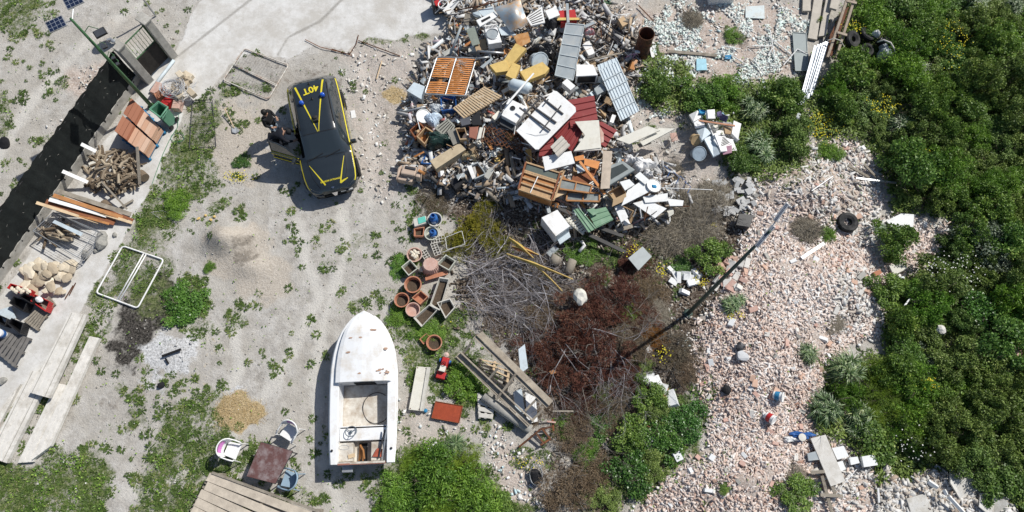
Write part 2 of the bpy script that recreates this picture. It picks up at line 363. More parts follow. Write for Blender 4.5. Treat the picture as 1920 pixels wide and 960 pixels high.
    c = mixc(nt, edge('junk', nB, .9), c, ramp(nt, nC, [(.2, (.07, .065, .06)), (.5, (.2, .185, .165)), (.8, (.42, .4, .375))]))  # clutter tones; the dark end paints deep shade in the heap's gaps
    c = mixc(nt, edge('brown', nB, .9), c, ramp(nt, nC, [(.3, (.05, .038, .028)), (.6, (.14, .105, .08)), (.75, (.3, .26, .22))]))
    c = mixc(nt, edge('burn', nB, 1.3, .35, .8), c, ramp(nt, nC, [(.3, (.02, .019, .017)), (.7, (.10, .09, .08))]))
    c = mixc(nt, edge('ash', nB, 1.2, .35, .75), c, ramp(nt, nC, [(.2, (.36, .36, .355)), (.5, (.60, .60, .60)), (.8, (.74, .74, .745))]))
    c = mixc(nt, edge('straw', nB, 1.), c, ramp(nt, nC, [(.3, (.34, .26, .14)), (.6, (.55, .43, .25))]))
    g1 = ramp(nt, nC, [(.2, (.06, .085, .03)), (.5, (.12, .15, .055)), (.8, (.24, .25, .13))])
    gn = N(nt, 'ShaderNodeMath', operation='MULTIPLY_ADD'); lk.new(noise(5., 8., .8), gn.inputs[0]); gn.inputs[1].default_value = .6; gs = N(nt, 'ShaderNodeMath', operation='MULTIPLY'); lk.new(nE, gs.inputs[0]); gs.inputs[1].default_value = .4; lk.new(gs.outputs[0], gn.inputs[2])
    c = mixc(nt, edge('grass', gn.outputs[0], 1.9, .5, 1.1), c, g1)
    conc = ramp(nt, nB, [(.1, (.55, .54, .515)), (.5, (.66, .65, .63)), (.9, (.72, .715, .70))])
    conc = mixc(nt, ramp(nt, noise(.7, 9., .75), [(.35, (0,)*3), (.75, (.85,)*3)]), conc, (.50, .475, .435, 1)); conc = mixc(nt, ramp(nt, noise(5., 8., .8), [(.7, (0,)*3), (.85, (.5,)*3)]), conc, (.36, .33, .29, 1))
    ck = N(nt, 'ShaderNodeTexVoronoi', Scale=.33); ck.feature = 'DISTANCE_TO_EDGE'; lk.new(mixc(nt, .12, tc, N(nt, 'ShaderNodeTexNoise', Scale=3.).outputs[1]), ck.inputs['Vector'])
    conc = mixc(nt, ramp(nt, ck.outputs['Distance'], [(.001, (.16,)*3), (.004, (0,)*3)]), conc, (.25, .235, .21, 1))
    c = mixc(nt, edge('conc', noise(3., 9., .8), 1., .3, .75), c, conc)
    c = mixc(nt, edge('crack', nC, .6, .3, 1.3), c, (.26, .245, .22, 1))
    c = mixc(nt, 1., c, ramp(nt, nD, [(.3, (.86,)*3), (.7, (1.06,)*3)]), 'MULTIPLY')
    lk.new(c, b.inputs['Base Color']); b.inputs['Roughness'].default_value = .95; b.inputs['Specular IOR Level'].default_value = .1
    ad = N(nt, 'ShaderNodeMath', operation='MULTIPLY_ADD'); lk.new(nB, ad.inputs[0]); ad.inputs[1].default_value = 1.; lk.new(nC, ad.inputs[2])
    iv = N(nt, 'ShaderNodeMath', operation='MULTIPLY_ADD'); lk.new(A('conc'), iv.inputs[0]); iv.inputs[1].default_value = -.42; iv.inputs[2].default_value = .55
    bm = N(nt, 'ShaderNodeBump', Distance=.035); lk.new(iv.outputs[0], bm.inputs['Strength']); lk.new(ad.outputs[0], bm.inputs['Height']); lk.new(bm.outputs[0], b.inputs['Normal'])
    return o
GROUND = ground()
# ---------------------------------------------------------------- leaves, bushes, weeds, brushwood, rubble
def unit(n, rng): v = rng.normal(size=(n, 3)); return v/np.linalg.norm(v, axis=1, keepdims=True)
def leaf_quads(P, D, Nn, L, W):
    """one bent diamond leaf per point: P base, D growth direction, Nn face normal, L length, W half width"""
    S = np.cross(D, Nn); S /= np.linalg.norm(S, axis=1, keepdims=True)+1e-9
    L = L[:, None]; W = W[:, None]
    V = np.stack([P, P + D*L*.5 + S*W, P + D*L - Nn*L*.12, P + D*L*.5 - S*W], 1).reshape(-1, 3)
    return V, np.arange(len(P)*4).reshape(-1, 4)
def blades(P, D, L, W, droop, rng, seg=3):
    """arching blades: strips of seg quads"""
    n = len(P); S = np.cross(D, np.array([0, 0, 1.])); S /= np.linalg.norm(S, axis=1, keepdims=True)+1e-9
    V = np.zeros((n, (seg+1)*2, 3)); 
    for k in range(seg+1):
        t = k/seg; c = P + D*(L*t)[:, None]; c[:, 2] -= droop*L*t*t
        w = (W*(1-t)**.6*(.6+.8*t) + .001)[:, None]
        V[:, 2*k] = c - S*w; V[:, 2*k+1] = c + S*w
    b = (np.arange(n)*(seg+1)*2)[:, None]; F = np.concatenate([b + np.array([[2*k, 2*k+1, 2*k+3, 2*k+2]]) for k in range(seg)])
    return V.reshape(-1, 3), F
LEAF = {
 'bramble': rmat('bramble_leaf', [(0, (0.063,0.120,0.025)), (.5, (0.145,0.250,0.048)), (.85, (0.260,0.381,0.075)), (1, (0.462,0.523,0.151))], .5, .25, .4, vary=True),
 'olive': rmat('olive_leaf', [(0, (0.067,0.103,0.022)), (.5, (0.152,0.224,0.052)), (.85, (0.244,0.328,0.082)), (1, (0.402,0.437,0.164))], .55, .2, .4, vary=True),
 'bright': rmat('bright_leaf', [(0, (0.067,0.145,0.021)), (.5, (0.167,0.311,0.044)), (.9, (0.290,0.467,0.071)), (1, (0.445,0.583,0.140))], .5, .3, .4, vary=True),
 'fennel': rmat('fennel_leaf', [(0, (0.083,0.140,0.015)), (.5, (0.182,0.281,0.030)), (1, (0.331,0.421,0.044))], .6, .3, .3, vary=True),
 'reed': rmat('reed_leaf', [(0, (0.062,0.120,0.049)), (.5, (0.149,0.238,0.097)), (.9, (0.272,0.367,0.166)), (1, (0.544,0.583,0.312))], .42, .2, .5, vary=True),
 'silver': rmat('silver_leaf', [(0, (0.079,0.113,0.085)), (.6, (0.190,0.239,0.185)), (1, (0.380,0.419,0.341))], .6, .2, .3, vary=True),
 'ivy': rmat('ivy_leaf', [(0, (0.033,0.079,0.015)), (.5, (0.082,0.187,0.032)), (.85, (0.147,0.287,0.058)), (1, (0.263,0.402,0.104))], .38, .2, .5, vary=True),
 'rust': rmat('rust_needle', [(0, (.045,.018,.015)), (.5, (.11,.044,.036)), (.8, (.17,.078,.06)), (1, (.3,.21,.16))], .85, .1, .1, vary=True),
 'orange': rmat('orange_needle', [(0, (.16,.065,.02)), (.5, (.3,.13,.04)), (1, (.42,.24,.1))], .85, .1, .1, vary=True),
 'brown': rmat('brown_needle', [(0, (.07,.05,.035)), (.5, (.16,.115,.08)), (1, (.33,.26,.2))], .9, .1, .1, vary=True),
 'mossy': rmat('mossy_needle', [(0, (.09,.085,.012)), (.5, (.19,.18,.025)), (.85, (.3,.27,.04)), (1, (.36,.25,.06))], .8, .15, .1, vary=True),
 'grass': rmat('grass_blade', [(0, (.05,.085,.018)), (.4, (.10,.165,.035)), (.75, (.17,.24,.06)), (.9, (.27,.29,.11)), (1, (.38,.35,.19))], .6, .25, .3),
 'drygrass': rmat('dry_blade', [(0, (.12,.1,.075)), (.5, (.25,.22,.17)), (1, (.42,.38,.31))], .85, .1, .1),
}
WOODS = {
 'grey': rmat('grey_bark', [(0, (.16,.145,.145)), (.5, (.34,.315,.32)), (1, (.56,.54,.55))], .85, 0, .2),
 'brown': rmat('brown_bark', [(0, (.06,.045,.035)), (.5, (.15,.115,.09)), (1, (.27,.22,.18))], .9, 0, .1),
 'dry': rmat('dry_twig', [(0, (.1,.088,.072)), (.5, (.2,.175,.15)), (1, (.36,.33,.29))], .9, 0, .1),
}
PET_Y = rmat('yellow_petal', [(0, (.7,.58,.02)), (1, (.85,.75,.04))], .6, .2); PET_W = rmat('white_petal', [(0, (.7,.7,.66)), (1, (.85,.85,.8))], .6, .2)
def crown_np(rng, R_, H, ncl, nl, L, W, kind='leaf', rc=.3, up=.35):
    """leaf clumps through the crown's volume; returns V, F, rnd. uneven outline with gaps"""
    th = rng.uniform(0, 2*np.pi, ncl); rr = np.sqrt(rng.uniform(0, 1, ncl))*.85
    lob = 1 + .28*np.sin(th*3+rng.uniform(0, 6)) + .18*np.sin(th*5+rng.uniform(0, 6))
    z = H*(.25 + .7*np.sqrt(np.clip(1-rr**2, 0, 1))*rng.uniform(.55, 1.08, ncl))
    C = np.stack([np.cos(th)*rr*R_*lob, np.sin(th)*rr*R_*lob, z], 1)
    low = rng.uniform(0, 1, ncl) < .25; C[low, 2] *= .45
    rad = rc*R_*rng.uniform(.6, 1.3, ncl); ci = rng.integers(0, ncl, nl)
    U = unit(nl, rng); U[:, 2] = np.abs(U[:, 2])*1.0 - .25*(rng.uniform(0, 1, nl) < .4)
    P = C[ci] + U*rad[ci][:, None]*rng.uniform(.55, 1.05, nl)[:, None]*np.array([1, 1, .7])
    P[:, 2] = np.maximum(P[:, 2], .02)
    shade = rng.uniform(0, 1, ncl)[ci]*.45 + rng.uniform(0, 1, nl)*.55
    if kind == 'leaf':
        D = unit(nl, rng) + U*.6; D /= np.linalg.norm(D, axis=1, keepdims=True)
        Nn = U + np.array([0, 0, up]) + unit(nl, rng)*.7; Nn -= D*(Nn*D).sum(1, keepdims=True); Nn /= np.linalg.norm(Nn, axis=1, keepdims=True)
        s = rng.uniform(.6, 1.25, nl); V, F = leaf_quads(P, D, Nn, L*s, W*s)
        return V, F, shade
    D = U + np.array([0, 0, .5]) + unit(nl, rng)*.35; D /= np.linalg.norm(D, axis=1, keepdims=True)
    V, F = blades(P, D, L*rng.uniform(.6, 1.2, nl), W*np.ones(nl), .3, rng, 2)
    return V, F, np.tile(shade, 2)
def branch(mb, p, d, L, r, depth, rng, wig=.25, kids=3, n=4, flat=.0, spread=.7):
    pts = [p]; k = 5
    for i in range(k):
        d = (d + Vector((rng.gauss(0, wig), rng.gauss(0, wig), rng.gauss(0, wig*.7) - flat*d.z))).normalized(); pts.append(pts[-1] + d*(L/k))
    mb.tube(pts, [r*(1-.75*i/k) for i in range(k+1)], n, cap=False)
    if depth > 0:
        for j in range(kids):
            i = rng.randint(1, k); q = Vector((rng.gauss(0, 1), rng.gauss(0, 1), rng.gauss(0, .6))).normalized()
            dd = (d + q*spread).normalized(); branch(mb, pts[i], dd, L*rng.uniform(.45, .75), r*.6, depth-1, rng, wig, kids, max(3, n-1), flat, spread)
def rndfaces(me, vals):
    a = me.attributes.new('rnd', 'FLOAT', 'FACE'); a.data.foreach_set('value', np.asarray(vals, np.float32))
STASH = bpy.data.collections.new('stash')     # prototypes are only mesh data here, never linked to the scene
def bush_proto(kind, seed):
    """a crown mesh and a stem mesh, shared by the copies"""
    rng = np.random.default_rng(seed)
    if kind == 'bramble': V, F, r = crown_np(rng, 1, .95, 30, 5200, .095, .032, rc=.27)
    elif kind == 'olive': V, F, r = crown_np(rng, 1, .85, 44, 6200, .08, .024, rc=.2)
    elif kind == 'bright': V, F, r = crown_np(rng, 1, .8, 44, 6000, .12, .019, rc=.26)
    elif kind == 'ivy': V, F, r = crown_np(rng, 1, .55, 50, 4200, .085, .038, rc=.26, up=1.2)
    elif kind == 'silver': V, F, r = crown_np(rng, 1, .75, 44, 4600, .1, .022)
    elif kind == 'fennel': V, F, r = crown_np(rng, 1, .8, 40, 4800, .17, .007, 'blade', rc=.3)
    elif kind == 'reed':
        n = 900; cn = rng.integers(6, 9); th = rng.uniform(0, 6.28, cn); cr = rng.uniform(0, .55, cn); ci = rng.integers(0, cn, n)
        a = rng.uniform(0, 6.28, n); e = rng.uniform(.25, 1.35, n)
        P = np.stack([np.cos(th[ci])*cr[ci], np.sin(th[ci])*cr[ci], rng.uniform(.0, .45, n)], 1)
        D = np.stack([np.cos(a)*np.cos(e), np.sin(a)*np.cos(e), np.sin(e)], 1)
        V, F = blades(P, D, rng.uniform(.35, .75, n), .017*np.ones(n), .62, rng, 4); V[:, 2] = np.maximum(V[:, 2], .02); r = np.tile(rng.uniform(0, 1, n), 4)
    elif kind in ('rust', 'orange', 'brown'): V, F, r = crown_np(rng, 1, .55, 60, 7500 if kind != 'brown' else 5200, .085, .009, 'blade', rc=.22)
    elif kind == 'mossy': V, F, r = crown_np(rng, 1, .5, 50, 4500, .12, .014, 'blade', rc=.22)
    elif kind == 'drygrass':
        n = 2600; a = rng.uniform(0, 6.28, n); e = rng.uniform(.0, 1.2, n); rr = np.sqrt(rng.uniform(0, .9, n))*.75; b = rng.uniform(0, 6.28, n)
        P = np.stack([np.cos(b)*rr, np.sin(b)*rr, rng.uniform(0, .4, n)*(1.1-rr)], 1); D = np.stack([np.cos(a)*np.cos(e), np.sin(a)*np.cos(e), np.sin(e)], 1)
        V, F = blades(P, D, rng.uniform(.25, .6, n), .005*np.ones(n), .45, rng, 3); V[:, 2] = np.maximum(V[:, 2], .02); r = np.tile(rng.uniform(0, 1, n), 3)
    o = fast('crown', V, F, LEAF[kind], r); me = o.data; bpy.data.objects.remove(o)
    mb = MB(); rg = random.Random(seed)
    for _ in range(7 if kind in ('rust', 'brown', 'orange', 'drygrass') else 5):
        a = rg.uniform(0, 6.28); branch(mb, Vector((0, 0, 0)), Vector((math.cos(a), math.sin(a), .9)).normalized(), .8, .018, 2, rg, .2, 3)
    o = mb.build('stems', WOODS['dry' if kind in ('rust', 'brown', 'orange', 'drygrass') else 'brown'], loc=(0, 0, 0)); ms = o.data; rndfaces(ms, [rg.random() for _ in ms.polygons]); bpy.data.objects.remove(o)
    return me, ms
PROTO = {k: [bush_proto(k, 100+17*i+j) for j in range(n)] for i, (k, n) in enumerate((('bramble', 4), ('olive', 4), ('bright', 3), ('ivy', 2), ('silver', 1), ('fennel', 2), ('reed', 3), ('rust', 3), ('orange', 1), ('brown', 3), ('mossy', 2), ('drygrass', 3)))}
def bush(kind, px, py, rpx, label, name='bush', cat='bush', hs=1., group=None, sx=1., rot=None, lift=0.):
    p = at(px, py, 0); r = rpx/FPX*CAM_H*1.02
    p = at(px, py, r*.35*hs+lift); p.z = gz(p.x, p.y)-.03+lift      # aim the middle of the crown at the pixel
    t = thing(name, label, cat, p, rot if rot is not None else random.uniform(0, 6.28), group)
    a, b = random.choice(PROTO[kind])
    for nm, d in (('crown', a), ('stems', b)):
        o = bpy.data.objects.new(nm, d); COL.objects.link(o); o.parent = t
        o.scale = (r*sx, r, r*hs)
    return t

# grass and low weeds, denser where the ground is green
def scatter_pts(n, fmask, seed=1, box=(-60, 1980, -60, 1020)):
    rng = np.random.default_rng(seed); px = rng.uniform(box[0], box[1], n); py = rng.uniform(box[2], box[3], n)
    # uniform over the ground, not over the picture
    a, b = px-960, 480-py; yy = b*CT+FPX*ST; dd = FPX*CT-b*ST; x = a*CAM_H/dd; y = yy*CAM_H/dd
    keep = rng.uniform(0, 1, n) < fmask(px, py)
    return x[keep], y[keep], px[keep], py[keep], rng
def gmask(px, py):
    x, y = px*.06, py*.06
    g = m_grass(px, py)*(1-m_conc(px, py))*(1-m_list(ASH_E[:1]+BURN_E[:3], px, py, 120))
    return np.clip(g*1.5 - 1.6*fbm(x*1.3, y*1.3, 31, 5) + .12, 0, 1)*1.2
def make_grass():
    x, y, px, py, rng = scatter_pts(360000, gmask)
    z = gh(x, y); n = len(x)
    a = rng.uniform(0, 6.28, n); e = rng.uniform(.2, 1.3, n)
    D = np.stack([np.cos(a)*np.cos(e), np.sin(a)*np.cos(e), np.sin(e)], 1)
    V, F = blades(np.stack([x, y, z], 1), D, rng.uniform(.05, .13, n), rng.uniform(.005, .013, n), .4, rng, 2)
    tone = np.clip(.55*fbm(px*.05, py*.05, 77)+.55*rng.uniform(0, 1, n)-.05, 0, 1)
    o = fast('grass', V, F, LEAF['grass'], np.tile(tone, 2)); tag(o, 'short green grass and low weeds growing in patches on the bare soil', 'grass', kind='stuff')
make_grass()
def tuft_mask(px, py):
    x, y = px*.06, py*.06; g = m_grass(px, py); c = (1-m_conc(px, py))
    edge_ = np.clip(g*2.2-.1, 0, 1)*np.clip(1.5-2.1*fbm(x*.8, y*.8, 33, 3), 0, 1); wild = ss((fbm(px*.022, py*.022, 35, 4)-.56)*9)*.07
    return c*np.clip(edge_*.5 + wild*(1-m_rub(px, py))*(1-m_brown(px, py)*.3) + .003, 0, 1)*(1-m_list(ASH_E[:1]+BURN_E[:3], px, py, 120))
def make_tufts():
    x, y, px, py, rng = scatter_pts(52000, tuft_mask, 41); k = len(x); m = 34; r = rng.uniform(.03, .12, k)
    ci = np.repeat(np.arange(k), m); n = len(ci); a = rng.uniform(0, 6.28, n); q = np.sqrt(rng.uniform(0, 1, n))*r[ci]; e = rng.uniform(.15, 1.2, n)
    P = np.stack([x[ci]+np.cos(a)*q, y[ci]+np.sin(a)*q, 0*q], 1); P[:, 2] = gh(P[:, 0], P[:, 1]); a2 = a + rng.normal(0, .5, n)
    D = np.stack([np.cos(a2)*np.cos(e), np.sin(a2)*np.cos(e), np.sin(e)], 1); L = r[ci]*rng.uniform(.7, 1.4, n)+.02
    V, F = blades(P, D, L, .11*L+.003, .5, rng, 2); tone = np.clip(rng.uniform(.1, .8, k)[ci]+rng.normal(0, .15, n), 0, 1)
    tag(fast('weed_tufts', V, F, LEAF['grass'], np.tile(tone, 2)), 'scattered small green weed tufts dotting the bare soil', 'weeds', kind='stuff')
make_tufts()
def clusters(px, py, seed, f=.05, t=.55):
    return ss((fbm(px*f, py*f, seed, 3)-t)*6)
def make_weeds():
    """broad-leaved low weeds in the grass"""
    x, y, px, py, rng = scatter_pts(150000, lambda a, b: np.clip(gmask(a, b), 0, 1)*clusters(a, b, 51)*1.0 + .012*(1-m_conc(a, b)))
    n = len(x); z = gh(x, y) + rng.uniform(.01, .1, n)
    D = unit(n, rng)*np.array([1, 1, .4]); D /= np.linalg.norm(D, axis=1, keepdims=True)
    Nn = np.array([0, 0, 1.]) + unit(n, rng)*.5; Nn -= D*(Nn*D).sum(1, keepdims=True); Nn /= np.linalg.norm(Nn, axis=1, keepdims=True)
    V, F = leaf_quads(np.stack([x, y, z], 1), D, Nn, rng.uniform(.05, .1, n), rng.uniform(.015, .03, n))
    o = fast('weeds', V, F, LEAF['bright'], rng.uniform(0, 1, n)); tag(o, 'broad leaved green weeds spread low over the soil', 'weeds', kind='stuff')
make_weeds()
def undergrowth():
    z0 = GRASS_P[10][0]; z1 = GRASS_P[9][0]
    x, y, px, py, rng = scatter_pts(190000, lambda a, b: np.maximum(pmask(a, b, z0, 10, 16, 15, .03), pmask(a, b, z1, 10, 16, 14, .03))*(1-pmask(a, b, [(1655,880),(1700,905),(1790,868),(1840,900),(1890,930),(1900,1000),(1650,1000)], 10, 20, 95)), 44, (1180, 1980, -60, 1020)); n = len(x)
    z = gh(x, y) + .02 + .75*np.clip(fbm(px*.05, py*.05, 46, 4)-.3, 0, 1)*rng.uniform(.3, 1, n)
    D = unit(n, rng)*np.array([1, 1, .5]); D /= np.linalg.norm(D, axis=1, keepdims=True); Nn = np.array([0, 0, 1.]) + unit(n, rng)*.7; Nn -= D*(Nn*D).sum(1, keepdims=True); Nn /= np.linalg.norm(Nn, axis=1, keepdims=True)
    V, F = leaf_quads(np.stack([x, y, z], 1), D, Nn, rng.uniform(.07, .15, n), rng.uniform(.018, .04, n)); tone = np.clip(fbm(px*.03, py*.03, 47)*.6+rng.uniform(0, .55, n), 0, 1)
    tag(fast('undergrowth', V, F, LEAF['olive'], tone), 'low leafy undergrowth between the bushes of the thicket', 'undergrowth', kind='stuff')
undergrowth()

# broken bricks, tiles and plaster
def chunk_np(P, S, rng, flat=.5, el=1.):
    """irregular six-sided lumps; P centres, S sizes"""
    n = len(P); base = np.array([[-1,-1,-1],[1,-1,-1],[1,1,-1],[-1,1,-1],[-1,-1,1],[1,-1,1],[1,1,1],[-1,1,1]], float)*.5
    B = base[None] + rng.uniform(-.13, .13, (n, 8, 3))/el; dim = np.stack([rng.uniform(.6, 1.9, n)*el, rng.uniform(.4, 1, n)/el**.5, rng.uniform(.15, .6, n)*flat*2], 1)
    B = B*dim[:, None, :]*S[:, None, None]
    a = rng.uniform(0, 6.28, n); t = rng.normal(0, .45, n); u = rng.normal(0, .45, n)
    def rot(ax, an):
        M = np.zeros((n, 3, 3)); c, s_ = np.cos(an), np.sin(an); i, j = [(1, 2), (2, 0), (0, 1)][ax]; M[:, ax, ax] = 1; M[:, i, i] = c; M[:, j, j] = c; M[:, i, j] = -s_; M[:, j, i] = s_; return M
    M = rot(2, a) @ rot(0, t) @ rot(1, u)
    V = np.einsum('nij,nkj->nki', M, B) + P[:, None, :]
    f = np.array([[3,2,1,0],[4,5,6,7],[0,1,5,4],[1,2,6,5],[2,3,7,6],[3,0,4,7]])
    F = (np.arange(n)*8)[:, None, None] + f[None]
    return V.reshape(-1, 3), F.reshape(-1, 4)
RUBBLE = rmat('broken_brick_and_plaster', [(0, (.40,.25,.19)), (.06, (.53,.37,.30)), (.18, (.61,.48,.41)), (.40, (.65,.54,.475)), (.6, (.68,.60,.555)), (.8, (.72,.68,.65)), (.92, (.78,.775,.765)), (1, (.38,.37,.36))], .9, 0, .15)
PALE = rmat('pale_debris', [(0, (.3,.27,.23)), (.25, (.5,.46,.4)), (.5, (.68,.66,.62)), (.8, (.78,.78,.77)), (.92, (.55,.7,.72)), (1, (.2,.3,.45))], .85, 0, .2)
STONY = rmat('gravel_stone', [(0, (.2,.17,.14)), (.4, (.42,.38,.33)), (.75, (.62,.59,.54)), (1, (.8,.79,.76))], .9, 0, .15)
JUNK = rmat('junk_scrap', [(0, (.03,.03,.032)), (.1, (.09,.085,.08)), (.2, (.24,.19,.15)), (.32, (.42,.32,.22)), (.46, (.36,.35,.34)), (.64, (.5,.5,.5)), (.8, (.72,.72,.71)), (.9, (.5,.62,.7)), (.95, (.5,.12,.08)), (1, (.65,.45,.12))], .6, 0, .3)
def scatter_chunks(name, label, cat, n, mask, smin, smax, m, seed, flat=.5, rb=(0, 1), lift=.25, box=(-60, 1980, -60, 1020), up=0., el=1.):
    x, y, px, py, rng = scatter_pts(n, mask, seed, box); k = len(x)
    S = smin + (smax-smin)*rng.uniform(0, 1, k)**2.6
    z = gh(x, y) + S*lift*rng.uniform(0, 1.2, k) + up*rng.uniform(0, 1, k)
    V, F = chunk_np(np.stack([x, y, z], 1), S, rng, flat, el)
    zone = np.clip(.5*fbm(px*.012, py*.012, seed+5)+.75*rng.uniform(0, 1, k)-.13, 0, 1)*(rb[1]-rb[0])+rb[0]
    r = np.clip(np.repeat(zone, 6) + rng.normal(0, .02, 6*k), 0, 1)
    o = fast(name, V, F, m, r); tag(o, label, cat, kind='stuff'); return o
def brown_litter(a, b): return m_brown(a, b)*.6*clusters(a, b, 66, .03, .35)
def rubm(a, b): return np.clip(m_rub(a, b)-.05, 0, 1)*(1-.85*m_grass(a, b))*(1-m_conc(a, b))
def rub_main(a, b): return ss((sd_poly(a, b, RUB_P[0][0])+(fbm(a*.04, b*.04, 61)-.5)*40)/14)
def dusty(a, b): return 1-.75*ss((fbm(a*.022, b*.022, 68, 4)-.53)*8)
def grey_zone(a, b): return umax([emask(a, b, 1560, 330, 130, 90, 0), emask(a, b, 1600, 560, 70, 70, 0), emask(a, b, 1400, 360, 60, 50, 0), emask(a, b, 1590, 880, 80, 80, 0), emask(a, b, 1640, 430, 60, 60, 0)])
scatter_chunks('rubble', 'pinkish heap of broken bricks, tiles and plaster covering the slope', 'rubble', 230000, lambda a, b: rub_main(a, b)*(1-.75*ss(m_grass(a, b)*1.2-.3))*(1-.75*grey_zone(a, b))*dusty(a, b), .02, .115, RUBBLE, 201, .28, el=1.55, box=(1150, 1830, 220, 1020))
GREYR = rmat('pale_grey_rubble', [(0, (.42,.33,.26)), (.2, (.46,.42,.37)), (.5, (.58,.56,.53)), (.8, (.70,.695,.68)), (1, (.45,.46,.47))], .9, 0, .15)
scatter_chunks('pale_rubble', 'pale grey and white plaster rubble around the edges of the pink heap', 'rubble', 75000, lambda a, b: rub_main(a, b)*(1-.75*ss(m_grass(a, b)*1.2-.3))*grey_zone(a, b)*dusty(a, b), .025, .16, GREYR, 205, .34, el=1.35, box=(1150, 1830, 220, 1020))
scatter_chunks('plaster_fragments', 'small pale fragments of plaster, tile and glass strewn over the soil', 'debris', 130000, lambda a, b: rubm(a, b)*(1-rub_main(a, b))*clusters(a, b, 62, .03, .38), .02, .12, PALE, 202, .35)
scatter_chunks('gravel', 'loose gravel and pebbles scattered over bare earth', 'gravel', 45000, lambda a, b: .35*(1-m_conc(a, b))*(.25+clusters(a, b, 63, .02, .5)), .01, .045, STONY, 203, .6)
scatter_chunks('scrap_litter', 'tangled small scrap of metal, plastic and wood filling the dump heap', 'scrap', 42000, lambda a, b: pmask(a, b, JP, 14, 20, 91)*.8, .03, .26, JUNK, 204, .2, lift=.6, box=(730, 1300, -60, 460), up=.3, el=1.9)
scatter_chunks('brush_litter', 'broken bark, twigs and pale bits littering the ground under the dead brush', 'litter', 60000, lambda a, b: brown_litter(a, b), .02, .11, rmat('litter_bits', [(0, (.05,.04,.03)), (.4, (.16,.125,.095)), (.7, (.3,.26,.21)), (.88, (.5,.47,.42)), (1, (.72,.71,.69))], .9), 206, .3, box=(830, 1420, 320, 1020))

